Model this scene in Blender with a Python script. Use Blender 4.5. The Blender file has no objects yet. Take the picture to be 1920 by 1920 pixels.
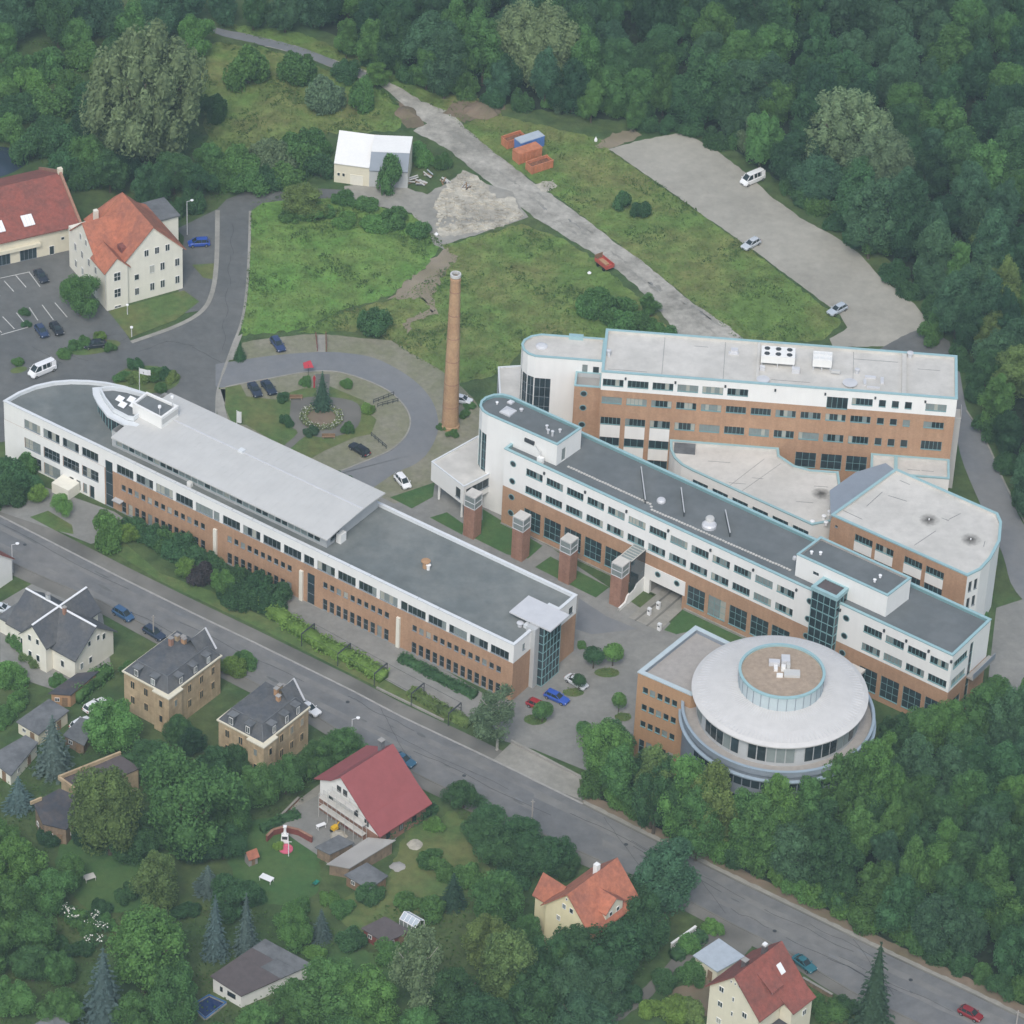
import bpy, bmesh, math, random
import numpy as np
from mathutils import Vector, Matrix
random.seed(7); rng = np.random.default_rng(7)
R = math.radians
scene = bpy.context.scene
COL = scene.collection

# ------------------------------------------------------------------ camera, sky, sun, exposure
F_PX, PITCH, ROLL, PX_M = 8000.0, R(37.0), R(2.8), 10.5     # focal length in photo pixels, tilt below horizon, roll, pixels per metre
DIST = F_PX / PX_M
FWD = Vector((0, math.cos(PITCH), -math.sin(PITCH)))
_r0 = Vector((1, 0, 0)); _u0 = Vector((0, math.sin(PITCH), math.cos(PITCH)))
RGT = _r0 * math.cos(ROLL) + _u0 * math.sin(ROLL)
UPV = _u0 * math.cos(ROLL) - _r0 * math.sin(ROLL)
CAM = -FWD * DIST
cam_d = bpy.data.cameras.new('camera'); cam = bpy.data.objects.new('camera', cam_d); COL.objects.link(cam)
cam_d.sensor_width = 36.0; cam_d.lens = 36.0 * F_PX / 1920.0; cam_d.clip_start = 1.0; cam_d.clip_end = 6000.0
cam.matrix_world = Matrix(((RGT.x, UPV.x, -FWD.x, CAM.x), (RGT.y, UPV.y, -FWD.y, CAM.y), (RGT.z, UPV.z, -FWD.z, CAM.z), (0, 0, 0, 1)))
scene.camera = cam

SUN_EL, SUN_AZ = R(50), R(188)       # azimuth clockwise from +y: almost behind the viewer
world = bpy.data.worlds.new('World'); scene.world = world; world.use_nodes = True
wn = world.node_tree.nodes; wl = world.node_tree.links
sky = wn.new('ShaderNodeTexSky'); sky.sky_type = 'NISHITA'; sky.sun_disc = False
sky.sun_elevation = SUN_EL; sky.sun_rotation = SUN_AZ; sky.air_density = 1.0; sky.dust_density = 2.0; sky.ozone_density = 1.0
wn['Background'].inputs['Strength'].default_value = 0.125
hsv = wn.new('ShaderNodeHueSaturation'); hsv.inputs['Saturation'].default_value = 0.72      # thin overcast: a paler, greyer sky all round
wl.new(sky.outputs['Color'], hsv.inputs['Color']); wl.new(hsv.outputs['Color'], wn['Background'].inputs['Color'])
sun_d = bpy.data.lights.new('sun', 'SUN'); sun_d.energy = 1.5; sun_d.angle = R(20); sun_d.color = (1.0, 0.97, 0.92)
sun = bpy.data.objects.new('sun', sun_d); COL.objects.link(sun)
sd = Vector((math.sin(SUN_AZ) * math.cos(SUN_EL), math.cos(SUN_AZ) * math.cos(SUN_EL), math.sin(SUN_EL)))
sun.rotation_euler = sd.to_track_quat('Z', 'Y').to_euler(); sun.location = (0, 0, 300)
scene.view_settings.view_transform = 'Standard'; scene.view_settings.look = 'None'
scene.view_settings.gamma = 1.0; scene.view_settings.use_curve_mapping = False
scene.view_settings.exposure = 0.64
scene.render.engine = 'CYCLES'
scene.cycles.max_bounces = 5; scene.cycles.diffuse_bounces = 3; scene.cycles.glossy_bounces = 2; scene.cycles.transmission_bounces = 2
scene.cycles.transparent_max_bounces = 4; scene.cycles.volume_bounces = 0
scene.cycles.use_denoising = True

# ------------------------------------------------------------------ surveying helpers (photo pixel -> point of the place)
def ray(px, py): return FWD + RGT * ((px - 960) / F_PX) - UPV * ((py - 960) / F_PX)
def G(px, py, z=0.0):
    d = ray(px, py); t = (z - CAM.z) / d.z; p = CAM + d * t
    return Vector((p.x, p.y, z))
def scale_at(p):                      # photo pixels per metre at a point
    return F_PX / (Vector(p) - CAM).dot(FWD)
def on_wall(px, py, A, B):            # pixel on the vertical plane through A and B -> (metres along, height)
    a = Vector(A[:2]); t = (Vector(B[:2]) - a).normalized(); n = Vector((-t.y, t.x)); d = ray(px, py)
    s = (a - CAM.xy).dot(n) / d.xy.dot(n); q = CAM + d * s
    return (q.xy - a).dot(t), q.z

# ------------------------------------------------------------------ materials
MATS = {}
def mat(name, col, rough=0.8, var=0.12, scale=0.6, bump=0.0, bscale=8.0, col2=None, scale2=0.05, metal=0.0, spec=0.3, tint=False, streak=0.0, leaf=False):
    m = bpy.data.materials.new(name); m.use_nodes = True; MATS[name] = m
    nt = m.node_tree; N = nt.nodes; L = nt.links; b = N['Principled BSDF']
    b.inputs['Roughness'].default_value = rough; b.inputs['Metallic'].default_value = metal
    b.inputs['Specular IOR Level'].default_value = spec
    geo = N.new('ShaderNodeNewGeometry'); pos = geo.outputs['Position']
    no = N.new('ShaderNodeTexNoise'); no.inputs['Scale'].default_value = scale; no.inputs['Detail'].default_value = 5; no.inputs['Roughness'].default_value = 0.65
    L.new(pos, no.inputs['Vector'])
    ramp = N.new('ShaderNodeMapRange'); ramp.inputs['From Min'].default_value = 0.3; ramp.inputs['From Max'].default_value = 0.7
    ramp.inputs['To Min'].default_value = 1 - var; ramp.inputs['To Max'].default_value = 1 + var
    L.new(no.outputs['Fac'], ramp.inputs['Value'])
    base = N.new('ShaderNodeRGB'); base.outputs[0].default_value = (*col, 1); src = base.outputs[0]
    if col2 is not None:
        n2 = N.new('ShaderNodeTexNoise'); n2.inputs['Scale'].default_value = scale2; n2.inputs['Detail'].default_value = 6; n2.inputs['Roughness'].default_value = 0.7
        L.new(pos, n2.inputs['Vector'])
        r2 = N.new('ShaderNodeMapRange'); r2.inputs['From Min'].default_value = 0.42; r2.inputs['From Max'].default_value = 0.6
        L.new(n2.outputs['Fac'], r2.inputs['Value'])
        mx = N.new('ShaderNodeMix'); mx.data_type = 'RGBA'; mx.inputs['B'].default_value = (*col2, 1)
        L.new(src, mx.inputs['A']); L.new(r2.outputs['Result'], mx.inputs['Factor']); src = mx.outputs['Result']
    if tint:
        oi = N.new('ShaderNodeObjectInfo'); mt = N.new('ShaderNodeMix'); mt.data_type = 'RGBA'; mt.blend_type = 'MULTIPLY'; mt.inputs['Factor'].default_value = 1
        L.new(src, mt.inputs['A']); L.new(oi.outputs['Color'], mt.inputs['B']); src = mt.outputs['Result']
    fac = ramp.outputs['Result']
    if streak > 0:                    # rain streaks: noise stretched along the vertical
        mp = N.new('ShaderNodeMapping'); mp.inputs['Scale'].default_value = (1.6, 1.6, 0.12); L.new(pos, mp.inputs['Vector'])
        n3 = N.new('ShaderNodeTexNoise'); n3.inputs['Scale'].default_value = 1.0; n3.inputs['Detail'].default_value = 4; L.new(mp.outputs['Vector'], n3.inputs['Vector'])
        r3 = N.new('ShaderNodeMapRange'); r3.inputs['From Min'].default_value = 0.35; r3.inputs['From Max'].default_value = 0.65
        r3.inputs['To Min'].default_value = 1 - streak; r3.inputs['To Max'].default_value = 1.0; L.new(n3.outputs['Fac'], r3.inputs['Value'])
        mu = N.new('ShaderNodeMath'); mu.operation = 'MULTIPLY'; L.new(fac, mu.inputs[0]); L.new(r3.outputs['Result'], mu.inputs[1]); fac = mu.outputs[0]
    hs = N.new('ShaderNodeVectorMath'); hs.operation = 'SCALE'; L.new(src, hs.inputs[0]); L.new(fac, hs.inputs['Scale'])
    L.new(hs.outputs['Vector'], b.inputs['Base Color'])
    if bump > 0:
        nb = N.new('ShaderNodeTexNoise'); nb.inputs['Scale'].default_value = bscale; nb.inputs['Detail'].default_value = 4; L.new(pos, nb.inputs['Vector'])
        bp = N.new('ShaderNodeBump'); bp.inputs['Strength'].default_value = bump; bp.inputs['Distance'].default_value = 0.15
        L.new(nb.outputs['Fac'], bp.inputs['Height']); L.new(bp.outputs['Normal'], b.inputs['Normal'])
    if leaf:                          # thin leaves let some light through
        tr = N.new('ShaderNodeBsdfTranslucent'); L.new(hs.outputs['Vector'], tr.inputs['Color'])
        ms = N.new('ShaderNodeMixShader'); ms.inputs['Fac'].default_value = 0.42
        L.new(b.outputs['BSDF'], ms.inputs[1]); L.new(tr.outputs['BSDF'], ms.inputs[2])
        L.new(ms.outputs['Shader'], N['Material Output'].inputs['Surface'])
    return m

def hexc(r, g, b):                    # sRGB 0-255 -> linear
    f = lambda c: (c / 255 / 12.92) if c / 255 <= 0.04045 else ((c / 255 + 0.055) / 1.055) ** 2.4
    return (f(r), f(g), f(b))

mat('white', (0.80, 0.79, 0.76), 0.75, 0.03, 0.3, streak=0.03)
mat('cream', (0.70, 0.65, 0.51), 0.85, 0.05, 0.5, streak=0.04)
mat('cream_pale', (0.76, 0.73, 0.63), 0.85, 0.04, 0.5, streak=0.04)
mat('yellow_plaster', (0.74, 0.66, 0.42), 0.85, 0.04, 0.5, streak=0.04)
mat('brick', (0.41, 0.245, 0.150), 0.9, 0.12, 3.0, col2=(0.45, 0.275, 0.17), scale2=0.25, streak=0.10)
mat('brick_red', (0.31, 0.165, 0.115), 0.9, 0.18, 2.5, col2=(0.36, 0.20, 0.14), scale2=0.4, streak=0.12)
mat('brick_orange', (0.43, 0.255, 0.14), 0.9, 0.08, 3.0, streak=0.08)
mat('sandstone', (0.52, 0.40, 0.25), 0.9, 0.12, 1.2, col2=(0.42, 0.31, 0.19), scale2=0.35, streak=0.15)
mat('old_brick', (0.26, 0.19, 0.13), 0.95, 0.25, 1.2, streak=0.25)
mat('teal', (0.30, 0.46, 0.48), 0.5, 0.05, 1.0)
mat('teal_frame', (0.17, 0.30, 0.31), 0.5, 0.05, 1.0)
mat('grey_frame', (0.22, 0.25, 0.27), 0.5, 0.05, 1.0)
mat('white_frame', (0.72, 0.72, 0.70), 0.6, 0.03, 1.0)
mat('dark_frame', (0.05, 0.05, 0.05), 0.6, 0.05, 1.0)
mat('glass', (0.022, 0.032, 0.034), 0.12, 0.5, 0.5, spec=0.5)
mat('glass_blue', (0.026, 0.042, 0.05), 0.10, 0.5, 0.6, spec=0.6)
mat('blind', (0.22, 0.25, 0.24), 0.5, 0.12, 0.8)
mat('blind_pale', (0.38, 0.38, 0.33), 0.6, 0.10, 0.8)
mat('roof_grey', (0.143, 0.158, 0.155), 0.95, 0.14, 0.35, col2=(0.195, 0.205, 0.195), scale2=0.08, bump=0.1, bscale=12)
mat('roof_slate', (0.128, 0.140, 0.143), 0.95, 0.12, 0.4, col2=(0.155, 0.166, 0.168), scale2=0.08, bump=0.1, bscale=12)
mat('roof_pale', (0.51, 0.49, 0.45), 0.95, 0.08, 0.5, col2=(0.59, 0.565, 0.52), scale2=0.12, bump=0.05, bscale=15)
mat('roof_gravel', (0.36, 0.28, 0.21), 0.95, 0.18, 1.4, bump=0.2, bscale=14)
mat('roof_sand', (0.36, 0.33, 0.30), 0.95, 0.12, 1.0, bump=0.15, bscale=14)
mat('metal_roof', (0.52, 0.515, 0.495), 0.8, 0.05, 0.3, spec=0.1)
mat('metal_light', (0.60, 0.60, 0.61), 0.45, 0.06, 0.6, metal=0.1)
mat('metal_blue', (0.235, 0.265, 0.305), 0.55, 0.06, 0.6)
mat('metal_dark', (0.05, 0.055, 0.06), 0.6, 0.1, 1.0)
mat('coping_white', (0.66, 0.68, 0.69), 0.55, 0.04, 1.0)
mat('coping_blue', (0.46, 0.53, 0.55), 0.6, 0.05, 1.0)
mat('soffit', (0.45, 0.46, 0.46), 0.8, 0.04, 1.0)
mat('tile_orange', (0.43, 0.155, 0.09), 0.85, 0.22, 1.4, col2=(0.31, 0.12, 0.08), scale2=0.28, bump=0.4, bscale=4)
mat('tile_red', (0.27, 0.085, 0.065), 0.85, 0.2, 1.4, col2=(0.20, 0.075, 0.06), scale2=0.25, bump=0.4, bscale=4)
mat('sheet_red', (0.30, 0.085, 0.085), 0.7, 0.08, 0.5, streak=0.05)
mat('slate', (0.085, 0.090, 0.100), 0.9, 0.20, 1.4, col2=(0.115, 0.115, 0.115), scale2=0.3, bump=0.25, bscale=6)
mat('felt_dark', (0.055, 0.058, 0.070), 0.9, 0.2, 1.0, col2=(0.085, 0.075, 0.075), scale2=0.4)
mat('felt_grey', (0.16, 0.165, 0.17), 0.9, 0.15, 1.0, col2=(0.11, 0.115, 0.12), scale2=0.3)
mat('felt_brown', (0.105, 0.088, 0.088), 0.9, 0.15, 1.0)
mat('wood', (0.23, 0.15, 0.09), 0.85, 0.2, 2.0)
mat('wood_red', (0.20, 0.06, 0.05), 0.85, 0.2, 2.0)
mat('concrete', (0.36, 0.345, 0.32), 0.9, 0.12, 0.8, col2=(0.28, 0.265, 0.25), scale2=0.2)
mat('asphalt', (0.115, 0.119, 0.118), 0.92, 0.14, 0.5, col2=(0.145, 0.146, 0.140), scale2=0.05, bump=0.1, bscale=20)
mat('asphalt_street', (0.150, 0.152, 0.155), 0.92, 0.16, 0.35, col2=(0.190, 0.186, 0.180), scale2=0.06, bump=0.1, bscale=20)
mat('asphalt_blue', (0.180, 0.186, 0.195), 0.92, 0.08, 0.5, col2=(0.205, 0.207, 0.208), scale2=0.06, bump=0.1, bscale=20)
mat('verge', (0.195, 0.185, 0.165), 0.95, 0.18, 0.6, col2=(0.125, 0.120, 0.108), scale2=0.15)
mat('kerb', (0.33, 0.32, 0.30), 0.9, 0.15, 0.8)
mat('paving', (0.215, 0.212, 0.198), 0.92, 0.12, 0.7, col2=(0.258, 0.252, 0.232), scale2=0.10)
mat('paving_light', (0.315, 0.300, 0.265), 0.92, 0.14, 0.7, col2=(0.255, 0.245, 0.215), scale2=0.10)
mat('grass_grid', (0.195, 0.195, 0.125), 0.95, 0.18, 0.9, col2=(0.245, 0.23, 0.175), scale2=0.12, bump=0.2, bscale=5)
mat('gravel', (0.375, 0.355, 0.305), 0.95, 0.10, 0.5, col2=(0.315, 0.298, 0.255), scale2=0.06, bump=0.15, bscale=8)
mat('track', (0.400, 0.380, 0.335), 0.95, 0.22, 0.7, col2=(0.255, 0.242, 0.210), scale2=0.11, bump=0.1, bscale=6)
mat('rubble', (0.50, 0.465, 0.385), 0.95, 0.25, 0.6, col2=(0.34, 0.315, 0.265), scale2=0.14, bump=0.5, bscale=3)
mat('dirt', (0.22, 0.165, 0.12), 0.95, 0.22, 0.6, col2=(0.15, 0.125, 0.08), scale2=0.15, bump=0.3, bscale=3)
mat('dirt_path', (0.28, 0.235, 0.175), 0.95, 0.2, 0.6, col2=(0.21, 0.18, 0.12), scale2=0.15, bump=0.3, bscale=3)
mat('lawn', (0.085, 0.140, 0.042), 0.95, 0.25, 0.6, col2=(0.135, 0.150, 0.052), scale2=0.09, bump=0.4, bscale=4)
mat('lawn_fresh', (0.055, 0.120, 0.036), 0.95, 0.16, 0.8, col2=(0.075, 0.13, 0.04), scale2=0.15, bump=0.4, bscale=4)
mat('meadow', (0.115, 0.190, 0.046), 0.95, 0.40, 0.30, col2=(0.170, 0.185, 0.062), scale2=0.05, bump=0.7, bscale=1.6)
mat('meadow_green', (0.110, 0.220, 0.046), 0.95, 0.40, 0.28, col2=(0.145, 0.215, 0.055), scale2=0.08, bump=0.7, bscale=1.6)
mat('wild', (0.050, 0.092, 0.030), 0.95, 0.35, 0.35, col2=(0.080, 0.110, 0.038), scale2=0.05, bump=0.7, bscale=2.0)
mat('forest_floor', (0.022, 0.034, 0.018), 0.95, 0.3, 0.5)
mat('water', (0.03, 0.045, 0.07), 0.15, 0.1, 0.3, spec=0.5)
mat('line_white', (0.55, 0.55, 0.52), 0.8, 0.15, 2.0)
mat('roof_disc', (0.56, 0.545, 0.525), 0.8, 0.06, 0.6)
mat('chimney_brick', (0.47, 0.30, 0.17), 0.9, 0.14, 2.5, col2=(0.41, 0.25, 0.145), scale2=0.4, streak=0.1)
mat('tar', (0.055, 0.055, 0.058), 0.9, 0.15, 1.0)
mat('asphalt_worn', (0.175, 0.173, 0.170), 0.92, 0.14, 0.5, col2=(0.205, 0.20, 0.19), scale2=0.1)
mat('ledge_blue', (0.30, 0.37, 0.43), 0.5, 0.05, 1.0)
mat('tyre', (0.015, 0.015, 0.015), 0.9, 0.1, 3)
mat('paint', (1, 1, 1), 0.3, 0.0, 1, tint=True, spec=0.5)
mat('chrome', (0.5, 0.5, 0.52), 0.3, 0.02, 1, metal=0.8)
mat('lamp_red', (0.4, 0.02, 0.02), 0.4, 0.02, 1)
mat('lamp_white', (0.8, 0.8, 0.8), 0.3, 0.02, 1)
mat('orange_steel', (0.55, 0.21, 0.11), 0.65, 0.14, 0.9, streak=0.2)
mat('orange_dark', (0.20, 0.09, 0.05), 0.9, 0.25, 2.0)
mat('blue_steel', (0.10, 0.20, 0.48), 0.6, 0.1, 1.0)
mat('steel_pale', (0.42, 0.47, 0.52), 0.6, 0.1, 1.0)
mat('red_steel', (0.45, 0.09, 0.07), 0.6, 0.15, 1.0)
mat('plastic_white', (0.82, 0.82, 0.82), 0.5, 0.02, 1)
mat('plastic_pink', (0.62, 0.13, 0.20), 0.6, 0.05, 1)
mat('plastic_green', (0.02, 0.19, 0.14), 0.5, 0.05, 1)
mat('plastic_yellow', (0.70, 0.42, 0.02), 0.5, 0.05, 1)
mat('pool_blue', (0.03, 0.13, 0.33), 0.4, 0.05, 1)
mat('pool_water', (0.01, 0.03, 0.11), 0.1, 0.05, 1, spec=0.5)
mat('banner_red', (0.42, 0.04, 0.06), 0.7, 0.05, 1)
mat('bark', (0.095, 0.075, 0.055), 0.95, 0.25, 3)
mat('bark_pale', (0.36, 0.34, 0.30), 0.95, 0.3, 3)
mat('leaf', (1, 1, 1), 0.75, 0.32, 0.35, tint=True, leaf=True, spec=0.2)
mat('needle', (1, 1, 1), 0.8, 0.3, 0.8, tint=True, leaf=True, spec=0.15)
mat('weed', (0.125, 0.220, 0.048), 0.85, 0.35, 0.25, col2=(0.165, 0.205, 0.062), scale2=0.06, leaf=True, spec=0.2)
mat('weed_dark', (0.085, 0.155, 0.042), 0.85, 0.35, 0.25, leaf=True, spec=0.2)
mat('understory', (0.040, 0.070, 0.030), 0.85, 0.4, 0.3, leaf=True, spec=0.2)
mat('blossom', (0.75, 0.74, 0.68), 0.8, 0.1, 1)

def stain_mat():                      # soot-coloured dirt fading into the pale membrane around a roof outlet
    m = mat('stain', (0.54, 0.52, 0.475), 0.95, 0.06, 0.5); nt = m.node_tree; N = nt.nodes; L = nt.links; b = N['Principled BSDF']
    tc = N.new('ShaderNodeTexCoord'); ln = N.new('ShaderNodeVectorMath'); ln.operation = 'LENGTH'; L.new(tc.outputs['Object'], ln.inputs[0])
    nz = N.new('ShaderNodeTexNoise'); nz.inputs['Scale'].default_value = 1.3; nz.inputs['Detail'].default_value = 6; L.new(tc.outputs['Object'], nz.inputs['Vector'])
    ad = N.new('ShaderNodeMath'); ad.operation = 'MULTIPLY_ADD'; L.new(nz.outputs['Fac'], ad.inputs[0]); ad.inputs[1].default_value = 1.6; L.new(ln.outputs['Value'], ad.inputs[2])
    mr_ = N.new('ShaderNodeMapRange'); mr_.inputs['From Min'].default_value = 1.1; mr_.inputs['From Max'].default_value = 2.7; mr_.inputs['To Min'].default_value = 1; mr_.inputs['To Max'].default_value = 0; L.new(ad.outputs[0], mr_.inputs['Value'])
    mx = N.new('ShaderNodeMix'); mx.data_type = 'RGBA'; src = b.inputs['Base Color'].links[0].from_socket; L.new(src, mx.inputs['A']); mx.inputs['B'].default_value = (0.09, 0.08, 0.07, 1); L.new(mr_.outputs['Result'], mx.inputs['Factor']); L.new(mx.outputs['Result'], b.inputs['Base Color'])
stain_mat()
# ------------------------------------------------------------------ object helpers
WM = {}                               # world matrix of every object placed so far
def new_obj(name, data, parent=None, loc=(0, 0, 0), rz=0.0):
    o = bpy.data.objects.new(name, data); COL.objects.link(o)
    o.location = loc; o.rotation_euler = (0, 0, rz)
    m = Matrix.Translation(loc) @ Matrix.Rotation(rz, 4, 'Z')
    if parent is not None:
        o.parent = parent; m = WM[parent.name] @ m
    WM[o.name] = m
    return o
def tag(o, label=None, cat=None, group=None, kind=None):
    if label: o['label'] = label
    if cat: o['category'] = cat
    if group: o['group'] = group
    if kind: o['kind'] = kind
    return o
def thing(name, label, cat, loc=(0, 0, 0), rz=0.0, group=None):
    return tag(new_obj(name, None, None, loc, rz), label, cat, group)
def copy_tree(o, parent=None, loc=None, rz=None, color=None):
    c = o.copy(); COL.objects.link(c)
    if parent is not None: c.parent = parent
    if loc is not None: c.location = loc
    if rz is not None: c.rotation_euler = (0, 0, rz)
    if color is not None and c.type == 'MESH': c.color = color
    m = Matrix.Translation(c.location) @ Matrix.Rotation(c.rotation_euler.z, 4, 'Z')
    WM[c.name] = WM[parent.name] @ m if parent is not None else m
    for ch in o.children: copy_tree(ch, c, color=color)
    return c

class MB:                             # collects faces, builds ONE mesh
    def __init__(s): s.v = []; s.f = []
    def add(s, vs, fs):
        b = len(s.v); s.v += [tuple(p) for p in vs]; s.f += [[i + b for i in f] for f in fs]; return s
    def quad(s, a, b, c, d): return s.add([a, b, c, d], [(0, 1, 2, 3)])
    def poly(s, pts): return s.add(pts, [tuple(range(len(pts)))])
    def box(s, x0, x1, y0, y1, z0, z1):
        return s.add([(x0, y0, z0), (x1, y0, z0), (x1, y1, z0), (x0, y1, z0), (x0, y0, z1), (x1, y0, z1), (x1, y1, z1), (x0, y1, z1)],
                     [(0, 3, 2, 1), (4, 5, 6, 7), (0, 1, 5, 4), (1, 2, 6, 5), (2, 3, 7, 6), (3, 0, 4, 7)])
    def bar(s, a, b, w, h=None):      # box along a segment
        a = Vector(a); b = Vector(b); d = (b - a).normalized(); h = h or w
        up = Vector((0, 0, 1)) if abs(d.z) < 0.95 else Vector((0, 1, 0))
        x = d.cross(up).normalized() * (w / 2); y = x.cross(d).normalized() * (h / 2)
        vs = [a - x - y, a + x - y, a + x + y, a - x + y, b - x - y, b + x - y, b + x + y, b - x + y]
        return s.add(vs, [(0, 1, 2, 3), (7, 6, 5, 4), (0, 4, 5, 1), (1, 5, 6, 2), (2, 6, 7, 3), (3, 7, 4, 0)])
    def prism(s, pts, z0, z1, top=True, bottom=False):
        n = len(pts); vs = [(p[0], p[1], z0) for p in pts] + [(p[0], p[1], z1) for p in pts]
        fs = [(i, (i + 1) % n, n + (i + 1) % n, n + i) for i in range(n)]
        if top: fs.append(tuple(range(n, 2 * n)))
        if bottom: fs.append(tuple(range(n - 1, -1, -1)))
        return s.add(vs, fs)
    def slab(s, pts, t):              # 3D polygon with thickness t downwards
        n = len(pts); lo = [(p[0], p[1], p[2] - t) for p in pts]
        return s.add(list(pts) + lo, [tuple(range(n)), tuple(range(2 * n - 1, n - 1, -1))] + [(i, n + i, n + (i + 1) % n, (i + 1) % n) for i in range(n)])
    def lathe(s, prof, n=24, c=(0, 0), close=False, a0=0.0, a1=2 * math.pi):
        full = abs(a1 - a0 - 2 * math.pi) < 1e-6; m = n if full else n + 1; b = len(s.v)
        for r_, z in prof:
            for i in range(m):
                a = a0 + (a1 - a0) * i / n; s.v.append((c[0] + r_ * math.cos(a), c[1] + r_ * math.sin(a), z))
        for j in range(len(prof) - 1):
            for i in range(n):
                k = (i + 1) % m; s.f.append([b + j * m + i, b + j * m + k, b + (j + 1) * m + k, b + (j + 1) * m + i])
        if close: s.f.append([b + (len(prof) - 1) * m + i for i in range(m)])
        return s
    def mesh(s, name, m):
        me = bpy.data.meshes.new(name); me.from_pydata(s.v, [], s.f); me.update()
        me.materials.append(MATS[m] if isinstance(m, str) else m)
        return me
    def build(s, name, m, parent=None, world=True, smooth=False, color=None):
        if parent is not None and world:
            inv = WM[parent.name].inverted(); s.v = [tuple(inv @ Vector(p)) for p in s.v]
        me = s.mesh(name, m)
        if smooth: me.shade_smooth()
        o = new_obj(name, me, parent)
        if color: o.color = color
        return o

def offset_poly(pts, d):              # CCW polygon, positive d grows inwards
    n = len(pts); out = []
    for i in range(n):
        p0 = Vector(pts[i - 1][:2]); p1 = Vector(pts[i][:2]); p2 = Vector(pts[(i + 1) % n][:2])
        a = (p1 - p0).normalized(); b = (p2 - p1).normalized(); na = Vector((-a.y, a.x)); nb = Vector((-b.y, b.x))
        k = na + nb; k = k / max(0.25, k.dot(na)) if k.length > 1e-6 else na
        out.append(p1 + k * d)
    return out
def area(pts): return 0.5 * sum(pts[i - 1][0] * pts[i][1] - pts[i][0] * pts[i - 1][1] for i in range(len(pts)))
def ccw(pts): return list(pts) if area(pts) > 0 else list(pts)[::-1]
def in_poly(x, y, poly):
    c = False; n = len(poly)
    for i in range(n):
        x1, y1 = poly[i - 1][:2]; x2, y2 = poly[i][:2]
        if (y1 > y) != (y2 > y) and x < (x2 - x1) * (y - y1) / (y2 - y1) + x1: c = not c
    return c

# ------------------------------------------------------------------ setting: ground sheets traced on the ground plane
def sheet(name, px, m, z, kind='structure', pts=None, label=None):
    p = ccw([tuple(G(x, y, 0).xy) for x, y in px] if pts is None else pts)
    o = MB().poly([(a, b, z) for a, b in p]).build(name, m)
    return tag(o, label, kind=kind)
ground = MB().quad((-1500, -1200, 0), (1500, -1200, 0), (1500, 2500, 0), (-1500, 2500, 0)).build('ground', 'wild'); tag(ground, kind='structure')
def smooth_line(px, n=6):             # Catmull-Rom through pixels
    out = []
    for i in range(len(px) - 1):
        p0 = px[max(i - 1, 0)]; p1 = px[i]; p2 = px[i + 1]; p3 = px[min(i + 2, len(px) - 1)]
        for k in range(n):
            t = k / n
            out.append(tuple(0.5 * (2 * p1[j] + (p2[j] - p0[j]) * t + (2 * p0[j] - 5 * p1[j] + 4 * p2[j] - p3[j]) * t * t + (3 * p1[j] - p0[j] - 3 * p2[j] + p3[j]) * t ** 3) for j in (0, 1)))
    return out + [px[-1]]
def rough(px, amp=2.0, step=9):       # ragged edge for grown-over borders
    out = []; n = len(px)
    for i in range(n):
        a = px[i]; b = px[(i + 1) % n]; d = math.hypot(b[0] - a[0], b[1] - a[1]); k = max(1, int(d / step))
        for j in range(k):
            t = j / k; out.append((a[0] + (b[0] - a[0]) * t + random.uniform(-amp, amp), a[1] + (b[1] - a[1]) * t + random.uniform(-amp, amp) * 0.7))
    return out
def kerb(name, px, w=0.25, h=0.12, m='kerb', z0=0.0):
    pts = [G(x, y, 0) for x, y in px]; mb = MB()
    for i in range(len(pts) - 1):
        mb.bar((pts[i].x, pts[i].y, z0 + h / 2), (pts[i + 1].x, pts[i + 1].y, z0 + h / 2), w, h)
    return tag(mb.build(name, m), kind='structure')

# meadows
MEADOW_A = [(470, 380), (520, 368), (640, 372), (700, 385), (780, 405), (830, 460), (800, 500), (740, 550), (640, 585), (560, 620), (450, 628), (462, 540), (468, 450)]
MEADOW_B = [(830, 460), (980, 420), (1060, 450), (1120, 490), (1200, 560), (1260, 620), (1200, 660), (1000, 640), (940, 700), (860, 720), (760, 660), (700, 620), (560, 625), (640, 585), (740, 560), (850, 490)]
MEADOW_C = [(860, 235), (930, 215), (1130, 262), (1140, 280), (1300, 392), (1440, 492), (1580, 605), (1540, 640), (1380, 640), (1330, 590), (1200, 490), (1060, 380), (940, 300)]
MEADOW_D = [(420, 45), (560, 60), (700, 120), (800, 170), (920, 190), (940, 215), (860, 230), (790, 190), (720, 150), (600, 105), (470, 70)]
MEADOW_E = [(380, 80), (480, 85), (640, 140), (720, 170), (770, 220), (740, 245), (620, 250), (560, 300), (470, 330), (400, 320), (380, 200)]
sheet('meadow', rough(MEADOW_A, 4), 'meadow_green', 0.03)
sheet('meadow', rough(MEADOW_B, 4), 'meadow', 0.02)
sheet('meadow', rough(MEADOW_C, 3), 'meadow', 0.02)
sheet('meadow', rough(MEADOW_D, 4), 'meadow', 0.02)
sheet('meadow', rough(MEADOW_E, 5), 'meadow', 0.02)
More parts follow.
